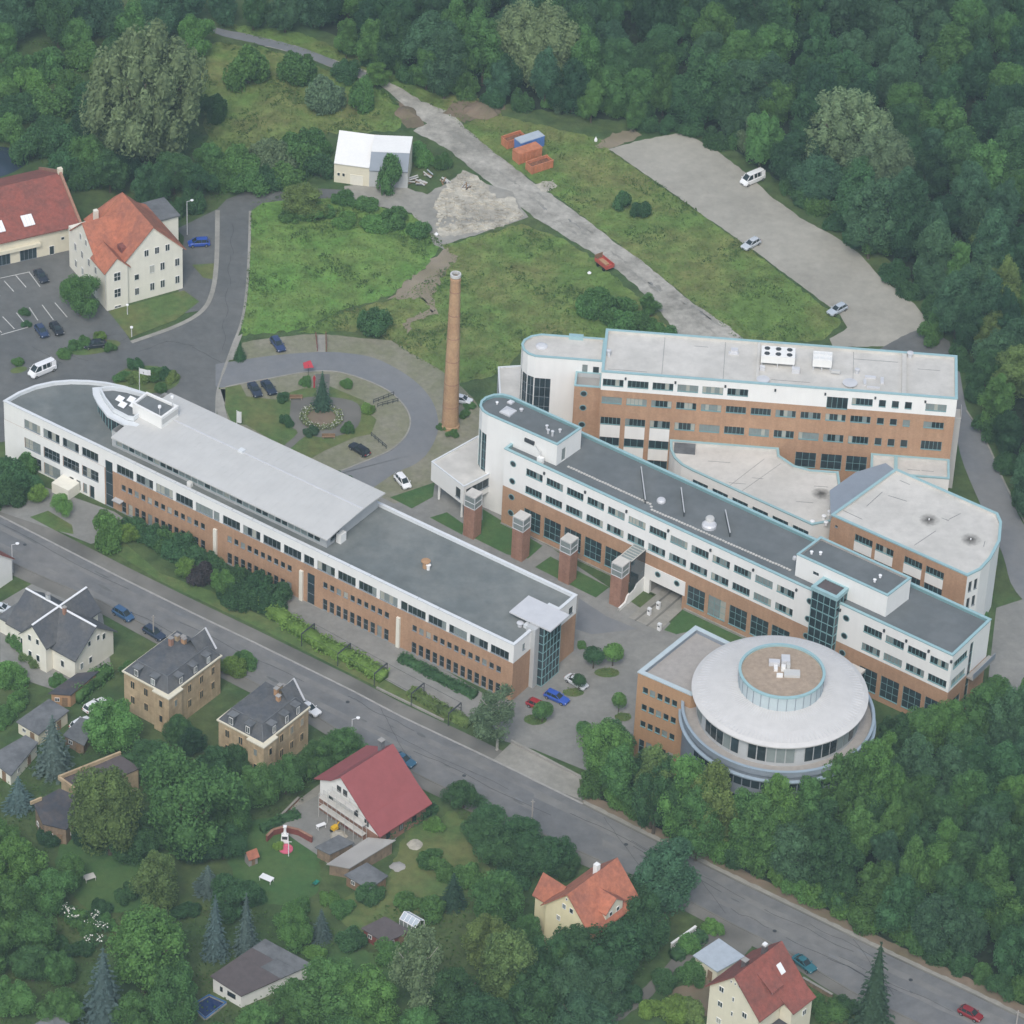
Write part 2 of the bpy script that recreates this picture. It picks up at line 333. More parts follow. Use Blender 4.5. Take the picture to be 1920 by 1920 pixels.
# asphalt forecourt, access road
sheet('forecourt', [(-90, 460), (0, 470), (140, 470), (205, 575), (245, 640), (330, 612), (378, 585), (398, 550), (406, 500), (330, 430), (408, 392), (425, 374), (465, 358), (540, 351), (660, 357), (660, 371), (545, 374), (492, 381), (470, 396), (468, 470), (464, 540), (455, 600), (437, 650), (418, 700), (406, 740), (405, 830), (250, 800), (-90, 840)], 'asphalt', 0.04)
sheet('house_yard', [(345, 445), (406, 395), (407, 480), (402, 540), (380, 582), (330, 590), (340, 500)], 'asphalt', 0.045)
sheet('lawn', [(203, 584), (345, 545), (374, 566), (330, 600), (243, 634)], 'lawn', 0.07)
sheet('lawn', [(360, 497), (404, 494), (402, 525), (381, 521)], 'lawn', 0.07)
kerb('kerb', smooth_line([(246, 642), (330, 612), (378, 584), (398, 548), (406, 490), (408, 395)]), 0.9, 0.1, 'paving_light')
kerb('kerb', smooth_line([(469, 396), (467, 470), (463, 540), (454, 600), (436, 650), (417, 702)]), 0.5, 0.1, 'paving_light')
kerb('kerb', smooth_line([(417, 702), (407, 735), (405, 770), (405, 800)]), 0.3, 0.1, 'paving_light')
sheet('pavement', [(455, 626), (437, 675), (425, 676), (440, 634)], 'paving_light', 0.06)
sheet('pavement', [(424, 730), (421, 760), (428, 790), (409, 790), (405, 750), (409, 730)], 'paving_light', 0.06)
for k, (c, ax, ay) in enumerate([((275, 712), 62, 26), ((178, 652), 48, 12), ((35, 694), 16, 6)]):
    sheet('planting_bed', [(c[0] + ax * math.cos(a), c[1] + ay * math.sin(a) - 0.16 * ax * math.cos(a) * (k > 0)) for a in np.linspace(0, 2 * math.pi, 26)[:-1]], 'lawn', 0.07)
for seg in [((8, 527), (26, 547)), ((29, 516), (49, 539)), ((55, 511), (75, 538)), ((5, 594), (27, 617)), ((31, 587), (53, 614)), ((55, 577), (71, 601)), ((79, 572), (100, 600)), ((103, 568), (126, 595)), ((0, 522), (56, 510)), ((2, 628), (52, 614)), ((-22, 533), (0, 555)), ((-20, 600), (3, 624))]:
    a, b = G(*seg[0]), G(*seg[1]); tag(MB().bar((a.x, a.y, 0.05), (b.x, b.y, 0.05), 0.16, 0.02).build('parking_line', 'line_white'), kind='structure')
# loop road with its parking ring and the planted round
q = lambda x, y: (400 + x / 4.8, 600 + y / 4.8)
RING_OUT = [q(260, 205), q(500, 165), q(920, 130), q(1300, 160), q(1600, 190), (770, 662), (820, 690), (868, 728), (900, 770), (905, 840), (880, 880), (830, 925), (780, 960), (700, 960), (640, 900), q(190, 370)]
sheet('grass_parking', rough(smooth_line(RING_OUT[:11], 4) + RING_OUT[11:], 1.2), 'grass_grid', 0.05)
LOOP_OUT = smooth_line([q(20, 400), q(190, 372), q(330, 350), q(600, 315), q(950, 290), q(1200, 300), q(1450, 345), q(1700, 470), (792, 728), (814, 760), (822, 795), (817, 822), (800, 852), (776, 872), (740, 888), (700, 915)], 4)
LOOP_IN = smooth_line([q(60, 612), q(110, 605), q(280, 570), q(550, 520), q(800, 475), q(980, 462), q(1150, 475), q(1350, 535), q(1560, 630), q(1690, 740), q(1760, 850), q(1770, 950), q(1720, 1060), q(1600, 1170), q(1450, 1240), q(1300, 1300), q(1150, 1360), q(900, 1450)], 4)
sheet('loop_road', LOOP_OUT + [(640, 935), (590, 900)] + LOOP_IN[::-1] + [q(20, 600)], 'asphalt_blue', 0.075)
GARDEN = LOOP_IN + [q(700, 1420), q(560, 1200), q(300, 1000), q(130, 900), q(105, 760)]
sheet('garden_round', GARDEN, 'grass_grid', 0.06)
sheet('lawn', [q(108, 612), q(245, 585), q(300, 690), q(560, 720), q(700, 650), q(800, 620), q(1050, 600), q(1360, 730), q(1340, 790), q(1470, 900), q(1420, 1030), q(1270, 1060), q(1000, 1180), q(880, 1250), q(640, 1150), q(300, 950), q(160, 920), q(110, 800)], 'lawn', 0.08)
sheet('garden_path', smooth_line([q(700, 720), q(960, 690), q(1250, 730), q(1330, 820), q(1300, 960), q(1180, 1030), q(1000, 1060), q(830, 1050), q(690, 1160), q(630, 1140), q(760, 1020), q(690, 950), q(690, 830), q(700, 720)], 3), 'verge', 0.095)
sheet('garden_path', [q(930, 690), q(920, 490), q(1050, 490), q(1040, 690)], 'verge', 0.095)
kerb('kerb', LOOP_IN[4:-2], 0.3, 0.14, 'paving_light', 0.0)
sheet('crossing_path', [q(938, 140), q(1005, 140), q(1005, 290), q(938, 290)], 'paving_light', 0.09)
# paths between the long building and the middle building
sheet('courtyard', [(700, 925), (740, 945), (790, 930), (830, 900), (880, 930), (940, 960), (1080, 1060), (1200, 1140), (1290, 1185), (1320, 1200), (1260, 1300), (1195, 1420), (1110, 1450), (1000, 1405), (945, 1390), (900, 1330), (960, 1300), (1000, 1280)], 'paving', 0.055)
sheet('courtyard', [(1085, 1122), (1125, 1148), (1135, 1155), (1195, 1180), (1110, 1190), (1080, 1180)], 'asphalt_blue', 0.07)
for pl in ([(731, 933), (815, 905), (812, 932), (772, 954)], [(806, 971), (838, 961), (872, 985), (866, 1003)], [(872, 1001), (905, 975), (905, 955), (1017, 1024), (990, 1048), (950, 1040)], [(1003, 1064), (1032, 1044), (1142, 1102), (1117, 1121)], [(1245, 1182), (1285, 1140), (1460, 1210), (1400, 1230), (1290, 1185), (1268, 1190)]):
    sheet('lawn', pl, 'lawn_fresh', 0.085)
sheet('driveway', [(1178, 1158), (1255, 1095), (1300, 1118), (1283, 1140), (1236, 1183)], 'paving_light', 0.075)
for a, b in (((1191, 1164), (1262, 1107)), ((1213, 1174), (1278, 1118))):
    kerb('kerb', [a, b], 0.35, 0.14, 'verge', 0.0)
sheet('parking_strip', [(470, 1120), (545, 1105), (600, 1120), (760, 1210), (905, 1300), (915, 1330), (860, 1352), (700, 1262), (520, 1170)], 'paving', 0.055)
sheet('entrance_paving', [(0, 930), (60, 905), (215, 960), (250, 985), (225, 1010), (170, 1020), (120, 1000), (0, 960)], 'paving', 0.055)
sheet('lawn', [(56, 970), (90, 958), (135, 985), (138, 1002), (105, 996)], 'lawn', 0.075)
sheet('lawn', [(175, 1010), (230, 1015), (300, 1075), (400, 1110), (560, 1190), (700, 1265), (860, 1350), (850, 1356), (690, 1280), (480, 1175), (300, 1090)], 'lawn', 0.05)
# the street, its pavements, verges and kerbs
UP = [(-120, 905), (0, 968), (233, 1087), (367, 1153), (480, 1207), (661, 1296), (754, 1345), (909, 1418), (1093, 1508), (1240, 1582), (1382, 1652), (1523, 1720), (1665, 1790), (1807, 1856), (1913, 1908), (2060, 1980)]
LOW = [(-120, 990), (0, 1052), (100, 1098), (190, 1135), (300, 1195), (420, 1258), (560, 1330), (660, 1392), (800, 1468), (1000, 1562), (1090, 1605), (1280, 1690), (1389, 1748), (1480, 1792), (1540, 1832), (1600, 1868), (1700, 1915), (1900, 2010), (2060, 2080)]
sheet('street', UP + LOW[::-1], 'asphalt_street', 0.04)
off = lambda L, d: [(x, y + d) for x, y in L]
sheet('pavement', UP[:9] + off(UP[:9], -26)[::-1], 'verge', 0.05)
sheet('verge', rough(UP[8:] + off(UP[8:], -26)[::-1], 2.0), 'dirt', 0.06)
sheet('verge', rough(UP[8:] + off(UP[8:], -9)[::-1], 1.5), 'paving_light', 0.065)
sheet('pavement', off(LOW, -7) + off(LOW, 16)[::-1], 'verge', 0.05)
sheet('driveway', [(925, 1425), (960, 1392), (1085, 1452), (1090, 1500), (1010, 1470)], 'paving_light', 0.065)
kerb('kerb', UP[:9], 0.35, 0.13, 'kerb'); kerb('kerb', UP[8:], 0.3, 0.1, 'verge'); kerb('kerb', off(LOW, -7), 0.25, 0.12, 'verge')
kerb('kerb', [(480 + 700 / 3.097, 1100 + 590 / 3.097), (480 + 1090 / 3.097, 1100 + 780 / 3.097)], 0.3, 0.35, 'paving_light')
kerb('kerb', [(480 + 1480 / 3.097, 1100 + 900 / 3.097), (1085, 1457)], 0.3, 0.3, 'paving_light')
for i in range(26):                   # tar patches and repairs on the street
    t = random.uniform(0.04, 0.96); k = t * (len(UP) - 1); i0 = int(k); f = k - i0
    ux = UP[i0][0] + (UP[i0 + 1][0] - UP[i0][0]) * f; uy = UP[i0][1] + (UP[i0 + 1][1] - UP[i0][1]) * f + random.uniform(12, 78)
    a = random.uniform(3, 16); c = random.uniform(1.2, 3.2)
    sheet('road_patch', rough([(ux + a * math.cos(w) + 0, uy + 0.5 * a * math.cos(w) + c * math.sin(w)) for w in np.linspace(0, 6.28, 9)[:-1]], 0.6, 4), random.choice(['asphalt', 'asphalt', 'asphalt_blue']), 0.048 + 0.002 * (i % 5))
def street_pt(t, d):                   # t along the street 0..1, d pixels below the upper kerb
    k = t * (len(UP) - 1); i0 = min(int(k), len(UP) - 2); f = k - i0
    return (UP[i0][0] + (UP[i0 + 1][0] - UP[i0][0]) * f, UP[i0][1] + (UP[i0 + 1][1] - UP[i0][1]) * f + d)
for d0, d1, t0, t1 in ((16, 26, .0, .55), (50, 60, .03, .5), (20, 32, .5, 1.0), (48, 58, .55, 1.0)):
    n = 26; a = [street_pt(t0 + (t1 - t0) * i / n, d0 + random.uniform(-1.5, 1.5)) for i in range(n + 1)]; b = [street_pt(t0 + (t1 - t0) * i / n, d1 + random.uniform(-1.5, 1.5)) for i in range(n + 1)]
    sheet('worn_lane', a + b[::-1], 'asphalt_worn', 0.0425 + 0.0035 * (t0 > .2) )
def crack(pts, w=0.09, z=0.062):
    mb = MB(); P_ = [G(*p) for p in pts]
    for a, b in zip(P_[:-1], P_[1:]): mb.bar((a.x, a.y, z), (b.x, b.y, z), w, .006)
    tag(mb.build('tar_seam', 'tar'), kind='structure')
for k in range(16):
    t0 = random.uniform(0.02, .9); dd = random.uniform(8, 75); L_ = random.uniform(.03, .12); n = 10
    crack([street_pt(min(1, t0 + L_ * i / n), dd + 2.2 * math.sin(i * .9 + k) + random.uniform(-.8, .8)) for i in range(n + 1)], random.uniform(.05, .1))
for k in range(4):
    t0 = random.uniform(0.04, .96); crack([street_pt(t0 + .004 * i + random.uniform(-.001, .001), 4 + 7.5 * i) for i in range(10)], .06)
for k in range(7): crack([(random.uniform(10, 380) if i == 0 else 0, 0) for i in range(1)] if False else [(60 + 50 * k + 7 * i, 650 + 12 * math.sin(k * 2.1) + 4 * i * math.cos(k) + random.uniform(-1, 1)) for i in range(9)], .07)
for k in range(4): crack([(435 + 3 * math.sin(i + k) - k * 5, 420 + 60 * k + 7 * i) for i in range(9)], .07)
for t0, dd in ((.08, 30), (.2, 62), (.33, 25), (.45, 55), (.57, 35), (.7, 60), (.82, 28), (.93, 50)):
    c = G(*street_pt(t0, dd)); tag(MB().lathe([(.34, .055), (.34, .066), (.01, .067)], 16, c.xy).build('manhole_cover', 'metal_dark'), kind='structure')
# right-hand service road, car park, track, rubble
sheet('service_road', smooth_line([(1790, 640), (1790, 760), (1800, 850), (1840, 950), (1880, 1040), (1905, 1110), (1990, 1180), (2010, 1080), (1930, 1000), (1885, 910), (1850, 830), (1815, 775), (1800, 700)], 4), 'asphalt_blue', 0.05)
kerb('kerb', smooth_line([(1812, 770), (1850, 830), (1886, 910), (1932, 1000)]), 0.3, 0.1, 'paving_light')
sheet('service_yard', [(1868, 1140), (1930, 1120), (2000, 1160), (1960, 1290), (1850, 1300)], 'paving', 0.045)
CARPARK = [(1141, 279), (1200, 264), (1268, 250), (1300, 258), (1340, 280), (1400, 325), (1450, 372), (1500, 408), (1560, 440), (1610, 475), (1650, 520), (1715, 570), (1735, 598), (1722, 625), (1700, 650), (1560, 650), (1555, 635), (1590, 615), (1575, 590), (1440, 490), (1300, 390)]
sheet('car_park', rough(CARPARK, 1.3), 'gravel', 0.05)
sheet('car_park_entrance', rough([(1735, 612), (1690, 632), (1640, 660), (1790, 680), (1780, 640)], 1), 'asphalt', 0.055)
TRACK = [(395, 50), (480, 68), (560, 88), (620, 110), (700, 138), (745, 162), (790, 190), (850, 213), (872, 240), (930, 288), (1000, 342), (1080, 398), (1150, 452), (1220, 502), (1290, 562), (1370, 615), (1420, 660), (1300, 660), (1262, 615), (1222, 565), (1165, 512), (1105, 470), (1045, 435), (1000, 408), (985, 395), (900, 330), (840, 280), (775, 245), (800, 232), (755, 195), (722, 165), (690, 152), (610, 122), (555, 100), (470, 80), (400, 62)]
sheet('track', rough(TRACK, 2), 'track', 0.05)
sheet('track_asphalt', rough(smooth_line([(395, 50), (480, 68), (560, 88), (620, 110), (690, 138), (690, 150), (610, 122), (555, 100), (470, 80), (400, 62), (395, 50)], 3), 1), 'asphalt_blue', 0.06)
for k in range(22):
    t0 = random.uniform(0, 1); cx = 850 + (1330 - 850) * t0; cy = 248 + (600 - 248) * t0 + random.uniform(-16, 16) + 12 * math.sin(t0 * 3); ax = random.uniform(6, 26)
    sheet('track_patch', rough([(cx + ax * math.cos(w), cy + .72 * ax * math.cos(w) + random.uniform(1.5, 4) * math.sin(w)) for w in np.linspace(0, 6.28, 15)[:-1]], 2.2, 3), random.choice(['paving_light', 'paving_light', 'paving']), 0.054 + .0012 * k)
sheet('shed_yard', rough([(645, 348), (692, 348), (760, 352), (800, 365), (860, 330), (960, 360), (990, 408), (930, 428), (880, 445), (828, 460), (835, 470), (815, 460), (800, 425), (770, 400), (700, 385), (650, 375)], 2), 'paving_light', 0.055)
sheet('rubble_ground', rough([(812, 385), (835, 350), (870, 318), (905, 340), (930, 370), (965, 372), (985, 405), (930, 415), (860, 405), (820, 400)], 4, 6), 'rubble', 0.07)
sheet('rubble_ground', rough([(818, 428), (860, 420), (980, 410), (930, 428), (870, 440), (825, 445)], 3, 6), 'rubble', 0.07)
sheet('dirt_path', rough([(860, 478), (835, 466), (800, 500), (728, 558), (800, 562), (812, 588), (815, 545), (840, 500)], 6, 7), 'dirt_path', 0.05)
sheet('dirt_path', rough([(790, 585), (820, 580), (822, 590), (780, 600), (765, 625), (755, 610)], 6, 6), 'dirt_path', 0.05)
sheet('earth_bank', rough([(830, 210), (850, 190), (945, 190), (945, 205), (870, 230)], 4, 7), 'dirt', 0.06)
sheet('earth_bank', rough([(745, 190), (775, 195), (800, 240), (760, 240)], 4, 7), 'dirt', 0.045)
sheet('bare_ground', rough([(1000, 345), (1035, 338), (1045, 350), (1020, 362)], 3, 5), 'rubble', 0.055)
sheet('bare_ground', rough([(1115, 275), (1150, 250), (1190, 240), (1200, 255), (1145, 280)], 4, 6), 'dirt_path', 0.04)
sheet('pond', smooth_line([(-60, 280), (0, 275), (40, 285), (50, 305), (20, 325), (-20, 335), (-60, 330), (-60, 280)], 4), 'water', 0.04)
# gardens south of the street
sheet('garden_lawn', rough([(450, 1540), (520, 1530), (600, 1590), (600, 1670), (560, 1700), (450, 1690), (430, 1620)], 4), 'lawn_fresh', 0.05)
sheet('garden_lawn', rough([(760, 1560), (850, 1520), (890, 1560), (920, 1640), (860, 1700), (760, 1720), (690, 1760), (640, 1730), (640, 1690), (730, 1640)], 4), 'lawn', 0.05)
sheet('garden_lawn', rough([(120, 1560), (320, 1600), (300, 1700), (180, 1720), (100, 1640)], 5), 'lawn_fresh', 0.05)
sheet('garden_lawn', rough([(600, 1790), (760, 1780), (740, 1880), (600, 1900)], 5), 'lawn_fresh', 0.05)
sheet('terrace', [(505, 1540), (600, 1490), (650, 1540), (745, 1570), (690, 1620), (640, 1640), (590, 1600), (560, 1580)], 'paving', 0.06)
sheet('yard', [(0, 1130), (60, 1095), (190, 1140), (210, 1260), (150, 1310), (0, 1260)], 'paving', 0.045)
sheet('garden_path', [(560, 1500), (600, 1470), (610, 1490), (540, 1560), (505, 1560)], 'paving_light', 0.058)
sheet('garden_path', rough([(1270, 1760), (1330, 1735), (1420, 1760), (1390, 1800), (1300, 1810), (1230, 1860), (1170, 1910), (1140, 1920), (1190, 1870), (1260, 1800)], 2), 'verge', 0.06)
sheet('garden_bed', rough([(1250, 1860), (1330, 1830), (1340, 1900), (1270, 1920)], 3), 'dirt', 0.05)
FOREST_N = [(560, -60), (600, 10), (760, 85), (900, 140), (1010, 160), (1130, 180), (1240, 185), (1350, 220), (1450, 285), (1530, 340), (1600, 385), (1680, 450), (1740, 510), (1800, 570), (1830, 640), (1860, 720), (1895, 830), (1940, 940), (1990, 1020), (1990, -60)]
FOREST_S = [(1110, 1405), (1190, 1425), (1290, 1440), (1400, 1462), (1500, 1462), (1600, 1425), (1680, 1375), (1790, 1335), (1860, 1300), (1990, 1280), (1990, 1900), (1870, 1840), (1700, 1750), (1540, 1680), (1400, 1610), (1280, 1550), (1180, 1500)]
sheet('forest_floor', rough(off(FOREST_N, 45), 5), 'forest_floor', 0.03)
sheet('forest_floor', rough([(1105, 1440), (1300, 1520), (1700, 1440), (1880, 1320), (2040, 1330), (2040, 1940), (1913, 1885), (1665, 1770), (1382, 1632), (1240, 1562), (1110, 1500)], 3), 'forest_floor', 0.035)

# ------------------------------------------------------------------ windows and walls
WMESH = {}
def win_mesh(w, h, cols, rows, fm, sill):
    k = (round(w, 2), round(h, 2), cols, rows, fm, sill)
    if k not in WMESH:
        b = MB(); f = 0.07; y0, y1 = 0.10, 0.20
        b.box(-w / 2, w / 2, y0, y1, 0, f); b.box(-w / 2, w / 2, y0, y1, h - f, h)
        b.box(-w / 2, -w / 2 + f, y0 + .002, y1 - .002, f, h - f); b.box(w / 2 - f, w / 2, y0 + .002, y1 - .002, f, h - f)
        for i in range(1, cols): x = -w / 2 + w * i / cols; b.box(x - 0.035, x + 0.035, y0 + .004, y1 - .004, f, h - f)
        for j in range(1, rows): z = h * j / rows; b.box(-w / 2 + f, w / 2 - f, y0 + .006, y1 - .006, z - 0.035, z + 0.035)
        if sill: b.box(-w / 2, w / 2, -0.08, y0 - 0.002, -0.02, 0.05)
        WMESH[k] = b.mesh('window', fm)
    return WMESH[k]
def pane_mesh(w, h, gm):
    k = ('pane', round(w, 2), round(h, 2), gm)
    if k not in WMESH: WMESH[k] = MB().box(-w / 2, w / 2, 0.14, 0.165, 0, h).mesh('pane', gm)
    return WMESH[k]
def place_window(parent, p, rz, w, h, cols=1, rows=1, fm='grey_frame', glass='glass', blinds=0.25, sill=True, split=True, name='window'):
    """p: world point at the middle of the window's lower edge on the wall face; rz: direction of the wall seen from outside"""
    M = WM[parent.name]; inv = M.inverted(); lp = inv @ Vector(p); prz = math.atan2(M[1][0], M[0][0])
    o = new_obj(name, win_mesh(w, h, cols, rows, fm, sill), parent, lp, rz - prz)
    nc = cols if split else 1
    pw = w / nc; full = random.random() < blinds * 0.6
    for i in range(nc):
        g = 'blind' if (full or random.random() < blinds * 0.5) else glass
        if g == 'blind' and random.random() < 0.3: g = 'blind_pale'
        new_obj('pane', pane_mesh(pw - 0.1, h - 0.12, g), o, (-w / 2 + pw * (i + .5), 0, 0.06), 0)
    return o
def port_mesh(r_):
    k = ('port', r_)
    if k not in WMESH:
        b = MB(); n = 16
        for rr, ri, y in ((r_ + 0.1, r_ - 0.06, -0.05),):
            vs = []; 
            for i in range(n):
                a = 2 * math.pi * i / n; vs += [(rr * math.cos(a), y, rr * math.sin(a)), (ri * math.cos(a), y, ri * math.sin(a)), (rr * math.cos(a), 0.02, rr * math.sin(a))]
            b.add(vs, [(3 * i, 3 * ((i + 1) % n), 3 * ((i + 1) % n) + 1, 3 * i + 1) for i in range(n)] + [(3 * i, 3 * i + 2, 3 * ((i + 1) % n) + 2, 3 * ((i + 1) % n)) for i in range(n)])
        WMESH[k] = b.mesh('round_window', 'teal_frame')
        WMESH[('portpane', r_)] = MB().add([((r_ - .05) * math.cos(6.2832 * i / n), -0.03, (r_ - .05) * math.sin(6.2832 * i / n)) for i in range(n)], [tuple(range(n))]).mesh('pane', 'glass')
    return WMESH[k]
class Bld:
    def __init__(s, name, label, cat, poly, h, bands, z0=-0.3):
        s.poly = [Vector(p[:2]) for p in ccw(poly)]; s.h = h; s.bands = {None: bands}; s.open = {}; s.z0 = z0
        c = sum(s.poly, Vector((0, 0))) / len(s.poly)
        s.o = thing(name, label, cat, (c.x, c.y, 0)); s.n = len(s.poly)
    def edge(s, e): a = s.poly[e]; b = s.poly[(e + 1) % s.n]; t = (b - a); L = t.length; t = t / L; return a, b, t, L
    def pt(s, e, u, z, out=0.0):
        a, b, t, L = s.edge(e); p = a + t * u + Vector((t.y, -t.x)) * out; return Vector((p.x, p.y, z))
    def win(s, e, u, z, w, h, cols=1, rows=1, hole=True, **k):
        a, b, t, L = s.edge(e)
        if u - w / 2 < 0.05 or u + w / 2 > L - 0.05: return
        s.open.setdefault(e, []).append((u - w / 2, u + w / 2, z, z + h))
        return place_window(s.o, s.pt(e, u, z), math.atan2(t.y, t.x), w, h, cols, rows, **k)
    def row(s, e, u0, u1, n, z, w, h, cols=1, rows=1, **k):
        for i in range(n): s.win(e, u0 + (u1 - u0) * (i / (n - 1) if n > 1 else 0), z, w, h, cols, rows, **k)
    def port(s, e, u, z, r_=0.55):
        a, b, t, L = s.edge(e); M = WM[s.o.name].inverted()
        o = new_obj('round_window', port_mesh(r_), s.o, M @ s.pt(e, u, z, 0.02), math.atan2(t.y, t.x))
        new_obj('pane', WMESH[('portpane', r_)], o)
    def hole(s, e, u0, u1, z0, z1): s.open.setdefault(e, []).append((u0, u1, z0, z1))
    def walls(s, skip=()):
        acc = {}
        for e in range(s.n):
            if e in skip: continue
            a, b, t, L = s.edge(e); nrm = Vector((t.y, -t.x)); ops = s.open.get(e, [])
            P = lambda u, z, d=0.0: (a.x + t.x * u - nrm.x * d, a.y + t.y * u - nrm.y * d, z)
            for (lo, hi, m, part) in s.bands.get(e, s.bands[None]):
                mb = acc.setdefault((part, m), MB())
                oo = [(max(u0, 0), min(u1, L), max(z0, lo), min(z1, hi), z0 >= lo, z1 <= hi) for (u0, u1, z0, z1) in ops if z1 > lo + .01 and z0 < hi - .01]
                us = sorted({0.0, L} | {o[0] for o in oo} | {o[1] for o in oo}); zs = sorted({lo, hi} | {o[2] for o in oo} | {o[3] for o in oo})
                for i in range(len(us) - 1):
                    uc = (us[i] + us[i + 1]) / 2; j = 0
                    while j < len(zs) - 1:           # merge free cells of a column
                        if any(o[0] < uc < o[1] and o[2] < (zs[j] + zs[j + 1]) / 2 < o[3] for o in oo): j += 1; continue
                        k = j
                        while k < len(zs) - 1 and not any(o[0] < uc < o[1] and o[2] < (zs[k] + zs[k + 1]) / 2 < o[3] for o in oo): k += 1
                        mb.quad(P(us[i], zs[j]), P(us[i + 1], zs[j]), P(us[i + 1], zs[k]), P(us[i], zs[k])); j = k
                for (u0, u1, z0, z1, bl, bh) in oo:
                    d = 0.22
                    mb.quad(P(u0, z0), P(u0, z0, d), P(u0, z1, d), P(u0, z1)); mb.quad(P(u1, z1), P(u1, z1, d), P(u1, z0, d), P(u1, z0))
                    if bl: mb.quad(P(u0, z0), P(u1, z0), P(u1, z0, d), P(u0, z0, d))
                    if bh: mb.quad(P(u0, z1), P(u0, z1, d), P(u1, z1, d), P(u1, z1))
        for (part, m), mb in acc.items(): mb.build(part, m, s.o)
    def flat_roof(s, m, coping, par=0.6, t=0.4, over=0.06, cap=0.1, inner=None):
        inn = offset_poly(s.poly, t); zr = s.h - par
        MB().poly([(p.x, p.y, zr) for p in inn]).build('roof', m, s.o)
        pi = MB()
        for i in range(s.n):
            a, b = inn[i], inn[(i + 1) % s.n]; pi.quad((a.x, a.y, zr), (a.x, a.y, s.h), (b.x, b.y, s.h), (b.x, b.y, zr))
        pi.build('parapet', inner or coping, s.o)
        ring_cap(s.o, s.poly, s.h, coping, t, over, cap)
        return zr
def ring_cap(parent, poly, h, m, t=0.4, over=0.06, cap=0.1, name='coping'):
    o_ = offset_poly(poly, -over); i_ = offset_poly(poly, t + 0.02); n = len(poly); mb = MB()
    for i in range(n):
        j = (i + 1) % n; a, b, c, d = o_[i], o_[j], i_[j], i_[i]
        mb.quad((a.x, a.y, h + cap), (b.x, b.y, h + cap), (c.x, c.y, h + cap), (d.x, d.y, h + cap))
        mb.quad((a.x, a.y, h - 0.12), (b.x, b.y, h - 0.12), (b.x, b.y, h + cap), (a.x, a.y, h + cap))
        mb.quad((d.x, d.y, h + cap), (c.x, c.y, h + cap), (c.x, c.y, h - 0.02), (d.x, d.y, h - 0.02))
    return mb.build(name, m, parent)
class Frame:                          # local building axes: u along the front, v into the depth
    def __init__(s, o, ang): s.o = Vector(o); s.t = Vector((math.cos(ang), math.sin(ang))); s.nv = Vector((-s.t.y, s.t.x)); s.ang = ang
    def __call__(s, u, v): return s.o + s.t * u + s.nv * v
    def p3(s, u, v, z): p = s(u, v); return (p.x, p.y, z)
    def box(s, mb, u0, u1, v0, v1, z0, z1): mb.prism([s(u0, v0), s(u1, v0), s(u1, v1), s(u0, v1)], z0, z1, True, True); return mb
def fbox(fr, name, m, parent, u0, u1, v0, v1, z0, z1): return fr.box(MB(), u0, u1, v0, v1, z0, z1).build(name, m, parent)
def vent(fr, parent, u, v, z, r_=0.3, h=0.7, m='metal_light', name='roof_vent'):
    p = fr(u, v); mb = MB().lathe([(r_, z), (r_, z + h), (r_ * 1.5, z + h + .02), (r_ * 1.5, z + h + .15), (0.02, z + h + .25)], 12, p); return mb.build(name, m, parent)
def dome(fr, parent, u, v, z, a=0.9, m='metal_light', name='skylight'):
    mb = fr.box(MB(), u - a, u + a, v - a, v + a, z, z + .3); p = [fr.p3(u - a, v - a, z + .3), fr.p3(u + a, v - a, z + .3), fr.p3(u + a, v + a, z + .3), fr.p3(u - a, v + a, z + .3)]; t = fr.p3(u, v, z + .65)
    for i in range(4): mb.add([p[i], p[(i + 1) % 4], t], [(0, 1, 2)])
    return mb.build(name, m, parent)

# ================================================================== long building with the metal-roofed top floor (A)
FA = Frame((-91.67, 9.37), R(-33.85))
curve = [(20.5, 17.75), (18.1, 17.7), (13.8, 16.9), (10.6, 15.8), (7.8, 14.3), (5.2, 12.4), (3.0, 10.1), (1.3, 7.2), (0.3, 3.7)]
polyA = [FA(u, v) for u, v in [(0, 0), (112.1, 0), (112.1, 5.9), (110.6, 5.9), (110.6, 12.5), (112.6, 12.5), (112.6, 17.7)] + curve]
A = Bld('long_office_building', 'long white and brick office building with pale metal roofed top floor along the street', 'building', polyA, 12.2, [(-0.3, 8.25, 'brick', 'brick_wall'), (8.25, 12.2, 'white', 'white_wall')])
whiteA = [(-0.3, 12.2, 'white', 'white_wall')]
for e in range(6, A.n): A.bands[e] = whiteA
E0 = 0
# front: brick begins at u = 25.4, so the white westernmost part gets its own wall panels
for i in range(4):
    A.win(0, 6.6 + 4.47 * i, 8.55, 3.75, 1.85, 4, 1, blinds=0.2); A.win(0, 6.6 + 4.47 * i, 4.1, 3.75, 2.3, 4, 2, blinds=0.2)
for u in (6.6, 11.07): A.win(0, u, 0.4, 3.75, 2.5, 4, 2)
for u in (15.6, 17.2, 18.7): A.win(0, u, 0.5, 0.9, 2.0)
A.win(0, 20.3, 0.0, 1.1, 2.7, name='door', glass='glass_blue')
A.win(0, 24.3, 0.0, 1.7, 10.0, 1, 4, glass='glass_blue', blinds=0)
for i in range(5): A.win(0, 28.0 + 4.47 * i, 8.4, 3.8, 1.85, 4, 1, blinds=0.35)
A.win(0, 48.6, 8.4, 1.3, 1.85)
for i in range(4): A.win(0, 51.9 + 4.47 * i, 8.4, 3.8, 1.85, 4, 1, blinds=0.35)
A.win(0, 68.9, 8.4, 2.2, 1.85, 2, 1)
for i in range(4): A.win(0, 72.6 + 4.47 * i, 8.4, 3.8, 1.85, 4, 1, blinds=0.35)
A.win(0, 89.3, 8.4, 1.4, 1.85)
